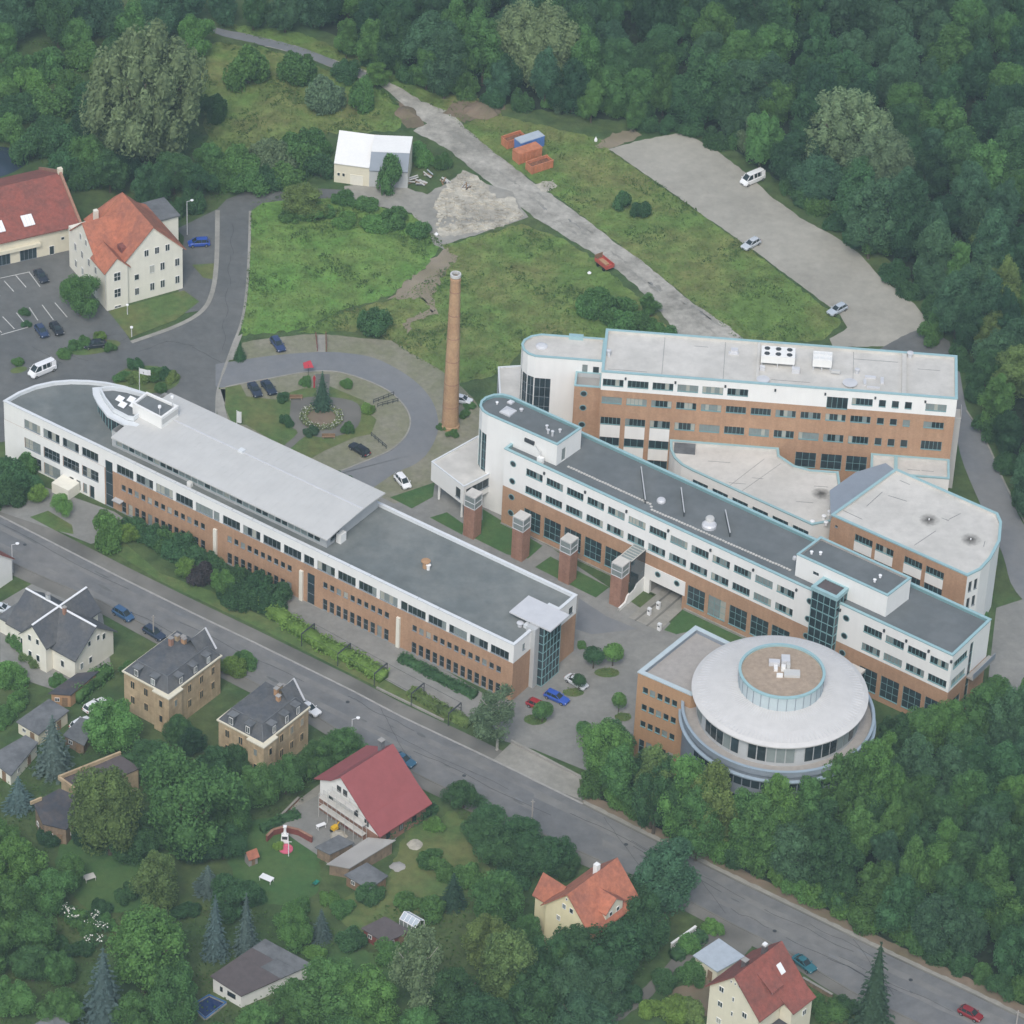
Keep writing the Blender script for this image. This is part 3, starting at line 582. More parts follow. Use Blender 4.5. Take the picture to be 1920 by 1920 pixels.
for i in range(5): A.win(0, 91.95 + 4.33 * i, 8.4, 3.75, 1.75, 4, 1, blinds=0.35)
for u0, u1, n in ((27.6, 45.5, 13), (51.5, 64.7, 10), (72.5, 85.7, 10), (91.6, 109.2, 13)):
    A.row(0, u0, u1, n, 5.0, 0.95, 1.25, fm='grey_frame', blinds=0.25); A.row(0, u0, u1, n, 0.15, 1.0, 2.4, 1, 2, blinds=0.1)
A.win(0, 69.4, 0.0, 1.6, 6.6, 1, 3, glass='glass_blue', blinds=0)
A.win(1, 3.0, 9.3, 0.8, 1.4); A.win(5, 3.6, 9.0, 1.3, 1.6)
# the white front strip over the brick level
A.bands[0] = [(-0.3, 8.25, 'brick', 'brick_wall'), (8.25, 12.2, 'white', 'white_wall')]
A.walls()
zrA = A.flat_roof('roof_grey', 'coping_white', 0.6, 0.45, 0.08, 0.08)
fr = MB()
ops = [o for o in A.open[0] if o[1] < 23.3]
us = sorted({0.0, 23.3} | {o[0] for o in ops} | {o[1] for o in ops})
P = lambda u, z, v=-0.06: FA.p3(u, v, z)
for i in range(len(us) - 1):          # white plaster skin, 6 cm proud of the brick plane, with the same openings
    uc = (us[i] + us[i + 1]) / 2; zz = sorted([(o[2], o[3]) for o in ops if o[0] < uc < o[1] and o[2] < 8.2]); z = -0.3
    for a, b in zz + [(8.26, 9)]:
        if a > z + .01: fr.quad(P(us[i], z), P(us[i + 1], z), P(us[i + 1], min(a, 8.26)), P(us[i], min(a, 8.26)))
        z = b
fr.quad(P(23.3, -0.3), P(23.3, -0.3, 0.3), P(23.3, 8.26, 0.3), P(23.3, 8.26))
fr.build('plaster_front', 'white', A.o)
for u in (48.1, 67.1, 88.0): fbox(FA, 'wall_fin', 'cream_pale', A.o, u, u + 0.7, -0.4, -0.01, -0.3, 6.5)
fbox(FA, 'plinth', 'paving_light', A.o, 26, 112.15, -0.12, -0.01, -0.3, 0.1)
fbox(FA, 'service_box', 'cream_pale', A.o, 13.6, 17.5, -3.2, -0.1, 0, 2.2)
fbox(FA, 'entrance_canopy', 'soffit', A.o, 25.7, 27.6, -1.1, -0.02, 2.6, 2.8)
for i, u in enumerate((26.0, 30.4, 35, 39.4, 44, 52, 56.5, 61, 73, 77.5, 82, 92, 96.5, 101)):  # parapet seams: thin joints of the coping
    fbox(FA, 'coping_joint', 'grey_frame', A.o, u - .03, u + .03, -0.1, 0.46, 12.275, 12.29)
# top floor: glazed wall under an overhanging metal roof
pz0, pz1 = zrA, 15.0
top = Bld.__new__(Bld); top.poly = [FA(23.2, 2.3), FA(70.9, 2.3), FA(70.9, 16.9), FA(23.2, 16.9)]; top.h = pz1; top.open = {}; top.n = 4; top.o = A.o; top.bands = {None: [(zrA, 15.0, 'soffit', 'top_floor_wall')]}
for i in range(32): top.win(0, 1.6 + 1.42 * i, zrA + 0.5, 1.25, 1.9, 1, 1, fm='teal_frame', blinds=0.55, sill=False)
top.win(1, 2.4, zrA + .6, 2.6, 1.6, 2, 1); top.walls()
mr = MB()
prof = [(0.4, 15.15), (4.0, 15.5), (8.5, 15.72), (10.6, 15.78), (13.5, 15.72), (17.0, 15.5)]
uu = [(25.2, 72.4)] * 6
for (v0, z0), (v1, z1) in zip(prof[:-1], prof[1:]):
    mr.quad(FA.p3(24.6, v0, z0), FA.p3(72.4, v0, z0), FA.p3(72.4, v1, z1), FA.p3(24.6, v1, z1))
    mr.quad(FA.p3(24.6, v0, z0 - .25), FA.p3(24.6, v1, z1 - .25), FA.p3(72.4, v1, z1 - .25), FA.p3(72.4, v0, z0 - .25))
    for u in (24.6, 72.4): mr.quad(FA.p3(u, v0, z0 - .25), FA.p3(u, v1, z1 - .25), FA.p3(u, v1, z1), FA.p3(u, v0, z0))
mr.quad(FA.p3(24.6, .4, 14.9), FA.p3(72.4, .4, 14.9), FA.p3(72.4, .4, 15.15), FA.p3(24.6, .4, 15.15)); mr.quad(FA.p3(24.6, 17, 15.25), FA.p3(24.6, 17, 15.5), FA.p3(72.4, 17, 15.5), FA.p3(72.4, 17, 15.25))
metal = mr.build('metal_roof', 'metal_roof', A.o)
for k in range(38):                   # standing seams, one by one
    u = 25.8 + 1.25 * k; sb = MB()
    for (v0, z0), (v1, z1) in zip(prof[:-1], prof[1:]): sb.bar(FA.p3(u, v0, z0 + .005), FA.p3(u, v1, z1 + .005), 0.03, 0.03)
    sb.build('seam', 'metal_roof', metal)
fbox(FA, 'ridge_strip', 'metal_light', metal, 25, 72.3, 10.45, 10.75, 15.76, 15.86)
fbox(FA, 'roof_hatch', 'coping_white', metal, 45.2, 46.2, 10.2, 11.2, 15.7, 16.2)
fbox(FA, 'air_unit', 'white', A.o, 71.2, 72.2, 4.6, 6.2, zrA, 13.4)
fbox(FA, 'gutter_box', 'white', A.o, 41, 41.9, 1.2, 1.9, zrA, 12.5)
# ship-shaped glazed lounge at the rounded end
lens = [(12.8, 9.4), (13.7, 10.4), (15.4, 12.2), (18.2, 13.4), (21.3, 14.1), (26.3, 14.2), (26.5, 5.2), (24.3, 4.3), (20.3, 4.5), (16.6, 6.3), (14.2, 7.9)]
lensw = [FA(u, v) for u, v in lens]; lensw = ccw(lensw); inl = offset_poly(lensw, 0.9)
MB().prism([(p.x, p.y) for p in inl], zrA, 15.2, False).build('lounge_glazing', 'glass_blue', A.o)
lw = MB()
for i in range(len(inl)):
    a, b = inl[i], inl[(i + 1) % len(inl)]; L = (b - a).length; nn = max(1, int(L / 1.2))
    for k in range(nn): p = a.lerp(b, k / nn); lw.bar((p.x, p.y, zrA), (p.x, p.y, 15.2), 0.12)
lw.build('lounge_mullions', 'teal_frame', A.o)
MB().prism([(p.x, p.y) for p in lensw], 15.2, 15.6, True, True).build('lounge_roof', 'coping_white', A.o)
up = offset_poly(lensw, 1.3); MB().prism([(p.x, p.y) for p in up], 15.605, 15.7, True).build('lounge_deck', 'roof_slate', A.o)
pr = MB(); ui = offset_poly(up, .3)
for i in range(len(up)):
    j = (i + 1) % len(up); a, b, c, d = up[i], up[j], ui[j], ui[i]
    pr.quad((a.x, a.y, 15.6), (b.x, b.y, 15.6), (b.x, b.y, 16.5), (a.x, a.y, 16.5)); pr.quad((a.x, a.y, 16.5), (b.x, b.y, 16.5), (c.x, c.y, 16.5), (d.x, d.y, 16.5)); pr.quad((d.x, d.y, 16.5), (c.x, c.y, 16.5), (c.x, c.y, 15.7), (d.x, d.y, 15.7))
pr.build('lounge_parapet', 'coping_white', A.o)
for i, (u, v) in enumerate(((19.3, 9.3), (21.0, 10.4), (20.8, 8.2), (22.4, 9.4))):
    q_ = [FA.p3(u - .7, v - .55, 15.95), FA.p3(u + .7, v - .55, 15.95), FA.p3(u + .7, v + .55, 16.35), FA.p3(u - .7, v + .55, 16.35)]
    MB().slab(q_, .08).build('roof_light', 'plastic_white', A.o); fbox(FA, 'roof_light_base', 'coping_white', A.o, u - .5, u + .5, v - .4, v + .4, 15.7, 15.9)
sb_ = [FA(23.6, 7.6), FA(30.4, 7.3), FA(30.4, 12.0), FA(23.4, 11.8)]
SB = Bld.__new__(Bld); SB.poly = sb_; SB.h = 18.0; SB.open = {}; SB.n = 4; SB.o = A.o; SB.bands = {None: [(15.3, 18.0, 'white', 'stair_head_wall')]}
SB.win(3, 2.2, 16.0, 0.9, 1.7, sill=False); SB.walls(); SB.flat_roof('roof_slate', 'white', 0.35, 0.35, 0.05, 0.06)
MB().quad(FA.p3(30.43, 7.5, 16.4), FA.p3(30.43, 11.9, 16.4), FA.p3(30.43, 11.9, 17.5), FA.p3(30.43, 7.5, 17.5)).build('louvre', 'metal_roof', A.o)
for u, v, h in ((29.6, 11.3, 2.2), (29.2, 8.3, 1.6)): 
    p = FA(u, v); MB().lathe([(0.06, 17.6), (0.06, 17.6 + h)], 8, p).build('antenna_mast', 'metal_light', A.o); MB().lathe([(.02, 17.5 + h), (.3, 17.6 + h), (.3, 18 + h), (.02, 18.1 + h)], 10, p).build('antenna_head', 'plastic_white', A.o)
vent(FA, A.o, 87.5, 8.5, zrA, 0.55, 1.3, 'brick_orange'); vent(FA, A.o, 88.2, 8.3, zrA, 0.3, 0.9, 'white')
# glazed entrance tower and canopy at the south-east end
fbox(FA, 'entrance_wall', 'soffit', A.o, 111.0, 112.9, 5.0, 6.3, -0.3, 12.6)
gt = fbox(FA, 'entrance_glazing', 'glass_blue', A.o, 110.7, 113.8, 6.35, 11.3, -0.2, 12.4)
gm = MB()
for k in range(6): v = 6.35 + 0.99 * k; gm.bar(FA.p3(113.85, v, 0), FA.p3(113.85, v, 12.4), 0.1)
for k in range(7): z = 1.8 * k; gm.bar(FA.p3(113.85, 6.35, z + .05), FA.p3(113.85, 11.3, z + .05), 0.1); gm.bar(FA.p3(110.8, 6.3, z + .05), FA.p3(113.85, 6.3, z + .05), 0.1)
for k in range(4): u = 110.8 + 1.0 * k; gm.bar(FA.p3(u, 6.3, 0), FA.p3(u, 6.3, 12.4), 0.1)
gm.build('entrance_mullions', 'teal_frame', A.o)
fbox(FA, 'entrance_roof', 'metal_light', A.o, 106.8, 115.3, 6.0, 11.6, 12.75, 13.05)
vent(FA, A.o, 109.5, 5.4, zrA, 0.4, .6)

# ================================================================== middle building with the rounded tower (B)
FB = Frame((-1.85, -3.51), R(-34.36))
B = Bld('middle_office_building', 'white over brick office building with teal roof edge and glass lift tower in the middle', 'building', [FB(0, 0), FB(92.1, 0), FB(92.1, 12.4), FB(0, 12.7)], 16.5, [(-0.3, 8.5, 'brick', 'brick_wall'), (8.5, 16.5, 'white', 'white_wall')])
wk = dict(fm='teal_frame', blinds=0.5)
for i in range(13):
    for z in (13.0, 9.2): B.win(0, 6.6 + 4.383 * i, z, 3.55, 1.5, 5, 1, **wk)
for i in range(4):
    for z in (13.0, 9.2): B.win(0, 76.7 + 4.36 * i, z, 3.6, 1.5, 5, 1, **wk)
for i in range(5): B.win(0, 6.6 + 4.383 * i, 1.5, 3.6, 4.3, 3, 3, fm='teal_frame', glass='glass_blue', blinds=0.06)
for u in (41.6, 45.95, 50.3, 54.7, 59.0): B.win(0, u, 1.5 if u < 58 else 3.2, 3.6, 4.2 if u < 58 else 2.5, 3, 3 if u < 58 else 2, fm='teal_frame', glass='glass_blue', blinds=0.06)
for i in range(4): B.win(0, 76.7 + 4.36 * i, 1.2, 3.6, 4.5, 3, 3, fm='teal_frame', glass='glass_blue', blinds=0.05)
for z in (14.1, 10.3, 6.8, 3.3): B.port(0, 2.0, z)
for z in (14.1, 10.3, 6.6): B.port(0, 71.4, z); B.port(0, 64.1, z)
for z in (13.0, 9.2): B.win(1, 3.0, z, 4.6, 1.5, 6, 1, **wk)
B.win(1, 2.8, 1.2, 3.6, 4.5, 3, 3, fm='teal_frame', glass='glass_blue', blinds=0)
B.win(1, 6.6, 1.2, 1.2, 14.0, 1, 6, fm='teal_frame', glass='glass_blue', blinds=0)
B.hole(0, 30.7, 39.3, 0.0, 6.0)
B.walls(); zrB = B.flat_roof('roof_slate', 'teal', 0.55, 0.4, 0.08, 0.1, inner='teal_frame')
for i in range(20): fbox(FB, 'roof_drain', 'metal_dark', B.o, 8.75 + 4.383 * i - .16, 8.75 + 4.383 * i + .16, -0.28, -0.01, 15.0, 15.5) if i % 2 == 0 or i > 15 else None
fbox(FB, 'terrace', 'concrete', B.o, 92.12, 93.4, 6.0, 13.2, 7.9, 8.3); fbox(FB, 'terrace_rail', 'metal_blue', B.o, 93.3, 93.4, 6.0, 13.2, 8.3, 9.3)
# garage entrance: white portal, dark interior
fbox(FB, 'portal_lintel', 'white', B.o, 30.7, 39.3, -0.1, 0.5, 3.0, 6.0); fbox(FB, 'portal_pier', 'white', B.o, 30.7, 32.0, -0.1, 0.5, -0.3, 3.0); fbox(FB, 'portal_pier', 'brick', B.o, 38.9, 39.3, -0.1, 0.5, -0.3, 3.0)
gi = MB(); FB.box(gi, 32.0, 38.9, 9.0, 9.2, -0.1, 3.0); FB.box(gi, 31.8, 31.99, 0.5, 9, -.1, 3); FB.box(gi, 38.91, 39.1, 0.5, 9, -.1, 3); FB.box(gi, 31.9, 39, 0.5, 9, 3.0, 3.1); FB.box(gi, 31.9, 39, 0.5, 9, -.2, 0.02); gi.build('garage_interior', 'concrete', B.o)
for u in (33.6, 37.6):
    o = new_obj('round_window', port_mesh(0.5), B.o, WM[B.o.name].inverted() @ Vector(FB.p3(u, -0.13, 5.0)), FB.ang); new_obj('pane', WMESH[('portpane', 0.5)], o)
sw = MB(); sw.slab([FB.p3(30.5, -0.1, 6), FB.p3(30.75, -0.1, 6), FB.p3(30.75, -0.1, -0.2), FB.p3(30.5, -0.1, -0.2)], .0)
rw = MB(); fw_ = [(0, 3.2), (2.5, 3.0), (3.2, 2.2), (5.0, 2.0), (5.6, 0.9), (7.5, 0.7)]
for (v0, h0), (v1, h1) in zip(fw_[:-1], fw_[1:]):
    for u in (30.6, 30.9): rw.quad(FB.p3(u, -v0, -.2), FB.p3(u, -v1, -.2), FB.p3(u, -v1, h1), FB.p3(u, -v0, h0))
    rw.quad(FB.p3(30.6, -v0, h0), FB.p3(30.9, -v0, h0), FB.p3(30.9, -v1, h1), FB.p3(30.6, -v1, h1))
rw.build('ramp_wall', 'white', B.o)
fbox(FB, 'plinth', 'paving_light', B.o, 0, 30.5, -0.2, -0.01, -0.3, 0.35); fbox(FB, 'plinth', 'paving_light', B.o, 39.4, 64, -0.25, -0.01, -0.3, 0.5)
# rounded stair tower
tw = [(9.6, 2.2), (10.0, 9.0), (-5.2, 8.95), (-6.8, 8.5), (-8.0, 7.4), (-8.6, 5.8), (-8.5, 4.3), (-7.8, 3.0), (-6.6, 2.15), (-5.2, 1.85)]
T = Bld.__new__(Bld); T.poly = [Vector(p) for p in ccw([FB(u, v) for u, v in tw])]; T.h = 20.5; T.open = {}; T.n = len(tw); T.o = B.o; T.bands = {None: [(-0.3, 20.5, 'white', 'tower_wall')]}
for e in range(T.n):
    a, b, t, L = T.edge(e); mid = (a + b) / 2 - FB.o; um = mid.dot(FB.t); vm = mid.dot(FB.nv)
    if um < -5.6 and vm < 7: T.win(e, L / 2, 4.5, L - 0.16, 11.5, 2, 6, fm='teal_frame', glass='glass_blue', blinds=0)
T.win([e for e in range(T.n) if abs((T.edge(e)[0] - FB.o).dot(FB.t) - 9.6) < .6 and abs((T.edge(e)[1] - FB.o).dot(FB.t) - 10) < .6][0], 2.0, 16.1, 1.1, 2.6, name='door', glass='blind', sill=False)
T.walls(); T.flat_roof('roof_slate', 'teal', 0.5, 0.35, 0.06, 0.1, inner='teal_frame')
zt = 20.0
dome(FB, B.o, -3.2, 5.2, zt, 1.1); vent(FB, B.o, -6.2, 6.0, zt, .18, .3, 'plastic_white'); vent(FB, B.o, -1.6, 7.0, zt, .25, .3); dome(FB, B.o, -4.5, 7.8, zt, .5)
for u, v, h in ((5.0, 5.5, .6), (6.0, 4.5, .7), (7.0, 4.4, .9), (7.4, 6.1, .5)): vent(FB, B.o, u, v, zt, .2, h)
fbox(FB, 'air_unit', 'white', B.o, 6.4, 7.5, 0.8, 1.5, zrB, zrB + 1.2); fbox(FB, 'air_unit', 'metal_dark', B.o, 2.9, 4.9, 1.75, 2.18, 18.4, 19.1); MB().bar(FB.p3(5.2, 2.0, 18.4), FB.p3(6.6, 1.6, 17.6), .1).build('duct', 'metal_roof', B.o); MB().bar(FB.p3(6.8, 1.4, 17.2), FB.p3(6.8, 1.4, 18.3), .1).build('duct', 'metal_roof', B.o)
# stair block on the right-hand half of the roof, glass lift tower before it
PH = Bld.__new__(Bld); PH.poly = [FB(59.4, 2.3), FB(77.5, 2.3), FB(78.0, 8.95), FB(59.9, 8.95)]; PH.h = 20.5; PH.open = {}; PH.n = 4; PH.o = B.o; PH.bands = {None: [(zrB, 20.5, 'white', 'roof_block_wall')]}
PH.win(0, 4.0, 17.9, 1.2, 0.7, 2, 1, sill=False); PH.walls(); PH.flat_roof('roof_slate', 'teal', 0.4, 0.35, 0.06, 0.1, inner='roof_sand')
for u, v in ((61.0, 4.4), (62.3, 5.2), (73.6, 6.2), (73.5, 4.6)): vent(FB, B.o, u, v, 20.1, .2, .4, 'plastic_white')
LT = [FB(65.0, -1.1), FB(69.8, -1.1), FB(69.8, 2.3), FB(65.2, 2.3)]
MB().prism([(p.x, p.y) for p in LT], -0.2, 18.2, False).build('lift_tower_glass', 'glass_blue', B.o)
lm = MB()
for k in range(5): u = 65.0 + 1.2 * k; lm.bar(FB.p3(u, -1.15, 0), FB.p3(u, -1.15, 18.2), .12)
for k in range(4): v = -1.1 + 1.1 * k; lm.bar(FB.p3(69.85, v, 0), FB.p3(69.85, v, 18.2), .12); lm.bar(FB.p3(64.98, v, 0), FB.p3(64.98, v, 18.2), .12)
for k in range(10): z = 1.95 * k + .3; lm.bar(FB.p3(65, -1.15, z), FB.p3(69.8, -1.15, z), .12, .2 if k % 2 else .1); lm.bar(FB.p3(69.85, -1.1, z), FB.p3(69.85, 2.2, z), .12, .2 if k % 2 else .1)
lm.build('lift_tower_frame', 'teal_frame', B.o)
MB().poly([(p.x, p.y, 18.25) for p in offset_poly(LT, .1)]).build('lift_tower_roof', 'felt_brown', B.o)
ring_cap(B.o, [Vector(p) for p in ccw(LT)], 18.35, 'teal', .35, .25, .15, 'lift_tower_coping'); MB().prism([(p.x, p.y) for p in offset_poly(LT, -.2)], 17.7, 18.24, False).build('lift_tower_band', 'teal', B.o)
# roof furniture: stepping slabs, fire walls, ventilators
sl = [(9.6, 3.4), (12, 3.8)]
line = [(11.5, 1.9 + 1.4), (28.8, 3.4), (30.0, 2.2), (58.5, 3.0)]; cnt = 0
slab_me = MB().box(-.2, .2, -.2, .2, 0, .12).mesh('paving_slab', 'roof_pale')
for (u0, v0), (u1, v1) in zip(line[:-1], line[1:]):
    n = max(1, int((u1 - u0) / .55))
    for k in range(n):
        u = u0 + (u1 - u0) * k / n; v = v0 + (v1 - v0) * k / n + random.uniform(-.04, .04); new_obj('paving_slab', slab_me, B.o, WM[B.o.name].inverted() @ Vector(FB.p3(u, v, zrB)), FB.ang + random.uniform(-.1, .1))
for (a, b) in (((1202, 876), (1210, 938)), ((1277, 915), (1283, 962)), ((1360, 957), (1369, 1000))):
    p, q_ = G(*a, zrB + .8), G(*b, zrB + .8); MB().bar((p.x, p.y, zrB + .45), (q_.x, q_.y, zrB + .45), .16, .9).build('fire_wall', 'metal_dark', B.o); MB().bar((p.x, p.y, zrB + .95), (q_.x, q_.y, zrB + .95), .2, .1).build('fire_wall_cap', 'soffit', B.o)
for px, py, rr, hh in ((1240, 936, .8, .3), (1330, 983, 1.3, .5), (1331, 977, .8, 1.1), (1490, 1044, .35, .3)):
    p = G(px, py, zrB + .5); MB().lathe([(rr, zrB), (rr, zrB + hh), (rr * .8, zrB + hh + .25), (.02, zrB + hh + .3)], 14, (p.x, p.y)).build('roof_vent', 'metal_light' if hh < 1 else 'metal_roof', B.o)
# white entrance pavilion on posts
pv = [G(560 + 703 / 2.824, 700 + 467 / 2.824, 8), G(560 + 875 / 2.824, 700 + 600 / 2.824, 8), G(560 + 1050 / 2.824, 700 + 510 / 2.824, 8), G(560 + 950 / 2.824, 700 + 330 / 2.824, 8)]
PV = Bld('entrance_pavilion', 'white raised pavilion on posts at the rounded tower of the middle building', 'pavilion', [p.xy for p in pv], 8.0, [(3.9, 8.0, 'white', 'wall')], z0=3.9)
e_r = [e for e in range(4) if PV.edge(e)[2].dot(Vector((0.7, 0.7))) > .6][0]; e_f = (e_r - 1) % 4
PV.win(e_r, PV.edge(e_r)[3] / 2, 5.2, PV.edge(e_r)[3] - 1.2, 1.9, 5, 1, fm='grey_frame', blinds=0.1); PV.win(e_f, PV.edge(e_f)[3] - 1.6, 4.6, 1.4, 2.2, 1, 1, blinds=0)
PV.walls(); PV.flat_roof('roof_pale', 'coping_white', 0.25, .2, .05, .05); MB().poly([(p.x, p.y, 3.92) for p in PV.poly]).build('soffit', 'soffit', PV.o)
for k, (a, b) in enumerate(((0.15, 0.12), (0.85, 0.12), (0.12, 0.8), (0.85, 0.85))):
    p = PV.poly[e_f] + PV.edge(e_f)[2] * PV.edge(e_f)[3] * a + PV.edge(e_r)[2] * PV.edge(e_r)[3] * b; MB().lathe([(.22, -.2), (.22, 3.95)], 12, p).build('post', 'white', PV.o)
# four brick pylons with glass heads, the last one carrying a glass canopy
PYL = [(-6.9, -8.4), (1.8, -14.2), (10.2, -20.1), (19.2, -26.0)]
PLAB = ['brick pylon with glass head beside the raised white pavilion', 'brick pylon with glass head between two lawns, second from the pavilion', 'brick pylon with glass head before the tall windows, third from the pavilion', 'brick pylon with glass head carrying the canopy by the garage portal']
for i, (x, y) in enumerate(PYL):
    o = thing('brick_pylon', PLAB[i], 'pylon', (x, y + 1.2, 0), R(-34.36), 'brick pylons between the two office buildings')
    MB().box(-1.15, 1.15, -1.15, 1.15, -.2, 6.5).build('shaft', 'brick_red', o, world=False)
    MB().box(-1.05, 1.05, -1.05, 1.05, 6.5, 9.0).build('glass_head', 'blind', o, world=False)
    hm = MB()
    for sx in (-1.1, 1.1):
        for sy in (-1.1, 1.1): hm.bar((sx, sy, 6.5), (sx, sy, 9.0), .12)
    for z in (6.55, 7.75, 9.0):
        for s_ in (-1.1, 1.1): hm.bar((-1.1, s_, z), (1.1, s_, z), .1); hm.bar((s_, -1.1, z), (s_, 1.1, z), .1)
    hm.build('head_frame', 'metal_light', o, world=False); MB().box(-1.15, 1.15, -1.15, 1.15, 9.05, 9.2).build('head_cap', 'roof_pale', o, world=False)
    if i == 3:
        MB().box(-1.0, 1.4, 1.2, 5.6, 8.95, 9.1).build('canopy_glass', 'blind', o, world=False); cm = MB()
        for k in range(7): cm.bar((-1.0, 1.2 + .73 * k, 9.14), (1.4, 1.2 + .73 * k, 9.14), .1)
        for x in (-1.0, 1.4): cm.bar((x, 1.2, 9.14), (x, 5.6, 9.14), .14)
        cm.build('canopy_frame', 'roof_pale', o, world=False)
        MB().box(1.3, 1.42, 1.2, 5.6, 2.0, 8.9).build('canopy_side_glass', 'glass_blue', o, world=False)

# ================================================================== rear building (C), hall, annex, round-ended hall (D)
FC = Frame((14.67, 10.75), R(-2.78))
C = Bld('rear_office_building', 'tall brick and white office building with pale flat roof at the back of the complex', 'building', [FC(0, 0), FC(63, 0), FC(63, 13.35), FC(0, 13.35)], 24.0, [(-0.3, 20.05, 'brick', 'brick_wall'), (20.05, 24.0, 'white', 'white_wall')])
ck = dict(fm='teal_frame', blinds=0.5)
for i in range(6): C.win(0, 2.15 + 4.43 * i, 21.0, 3.7, 1.5, 5, 1, **ck)
C.win(0, 42.0, 19.85, 3.75, 2.5, 4, 1, **ck); C.win(0, 46.4, 21.0, 3.7, 1.5, 5, 1, **ck); C.win(0, 59.45, 21.0, 3.7, 1.5, 5, 1, **ck)
for u in (49.95, 52.25, 54.55):
    for z, h in ((21.0, 1.5), (17.2, 1.4), (12.6, 1.6)): C.win(0, u, z, 1.25, h, 1, 1, fm='teal_frame', blinds=.2)
for i in range(11):
    C.win(0, 2.1 + 4.43 * i, 17.2, 3.6, 1.45, 5, 1, **ck); C.win(0, 2.1 + 4.43 * i, 12.6, 3.6, 1.6, 5, 1, **ck)
C.win(0, 59.4, 17.2, 3.6, 1.4, 5, 1, **ck); C.win(0, 59.4, 12.5, 3.7, 1.9, 5, 1, **ck)
for i in range(3):
    u = 2.1 + 4.43 * i; C.win(0, u, 8.0, 3.55, 1.8, 3, 1, fm='teal_frame', glass='glass_blue', blinds=0); C.win(0, u, 3.6, 3.55, 1.8, 3, 1, fm='teal_frame', glass='glass_blue', blinds=0)
    fbox(FC, 'infill_panel', 'white', C.o, u - 1.78, u + 1.78, -0.06, -0.005, 9.85, 12.5); fbox(FC, 'infill_panel', 'white', C.o, u - 1.78, u + 1.78, -0.06, -0.005, 5.5, 7.95)
for u in (37.4, 42.0, 46.5): C.win(0, u, 6.5, 3.7, 3.3, 3, 2, fm='teal_frame', glass='glass_blue', blinds=0)
C.walls(); zrC = C.flat_roof('roof_pale', 'teal', 0.5, 0.4, 0.08, 0.1, inner='roof_pale')
for i in range(7): fbox(FC, 'roof_drain', 'metal_dark', C.o, 4.3 + 4.43 * 2 * i - .16, 4.3 + 4.43 * 2 * i + .16, -.25, -.01, 22.7, 23.15)
for u, w in ((27.3, .5), (53.2, .8)): fbox(FC, 'roof_upstand', 'roof_pale', C.o, u, u + w, .42, 12.9, zrC, zrC + .45)
for u in (10.6, 21.5, 44.5): fbox(FC, 'roof_seam', 'felt_grey', C.o, u, u + .06, .5, 12.8, zrC + .004, zrC + .02)
for u0, u1, v in ((1, 8, 1.6), (13, 20, 1.2), (30, 37, 2.2), (44.6, 52.5, 10.6), (16, 18.5, 10.8), (56, 60, 9)): fbox(FC, 'roof_seam', 'felt_grey', C.o, u0, u1, v, v + .08, zrC + .004, zrC + .02)
def chiller(u0, u1, v0, v1, n, fan):
    o = fbox(FC, 'chiller', 'white', C.o, u0, u1, v0, v1, zrC + .9, zrC + 2.4); lg = MB()
    for a in (u0 + .2, (u0 + u1) / 2, u1 - .2):
        for b in (v0 + .2, v1 - .2): FC.box(lg, a - .08, a + .08, b - .08, b + .08, zrC, zrC + .9)
    lg.build('chiller_legs', 'metal_light', o)
    for i in range(n):
        for j in range(2): p = FC(u0 + (u1 - u0) * (i + .5) / n, v0 + (v1 - v0) * (j + .5) / 2); MB().lathe([(.5, zrC + 2.41), (.5, zrC + 2.5), (.42, zrC + 2.5), (.40, zrC + 2.45), (.02, zrC + 2.44)], 14, p).build('fan', fan, o)
chiller(28.0, 34.0, 6.0, 9.2, 3, 'metal_dark'); chiller(37.2, 40.6, 6.0, 8.8, 3, 'white_frame')
fbox(FC, 'duct_box', 'metal_light', C.o, 33.6, 35, 4.6, 5.6, zrC, zrC + .9); fbox(FC, 'duct_box', 'metal_light', C.o, 27.9, 28.8, 4.6, 5.4, zrC, zrC + .8); fbox(FC, 'duct_box', 'metal_roof', C.o, 40.6, 42.2, 5.2, 5.8, zrC + .3, zrC + .8)
for u, v, rr, h in ((45.2, 6.2, .3, .8), (44.0, 2.6, .9, .3), (28.6, 1.6, .8, .3), (54.6, 12.5, .4, .9), (0.9, 5.6, .3, 1.2)): vent(FC, C.o, u, v, zrC, rr, h)
for u0, u1, v0, v1 in ((46.6, 48.6, 4.8, 5.4), (49.4, 50.0, 3.4, 5.2), (47.0, 49.3, 1.8, 2.1), (46.4, 46.9, 2.6, 4.2), (22.2, 24.0, 9.0, 9.6)): fbox(FC, 'pipe_run', 'metal_light', C.o, u0, u1, v0, v1, zrC, zrC + .35)
fbox(FC, 'roof_unit', 'metal_light', C.o, 22.6, 23.8, 9.2, 10.2, zrC, zrC + .8)
fbox(FC, 'escape_stair', 'metal_roof', C.o, 63.05, 64.5, 6.0, 9.0, 0, 15.5); fbox(FC, 'escape_rail', 'metal_light', C.o, 64.51, 64.56, 5.9, 9.1, 15.5, 16.5)
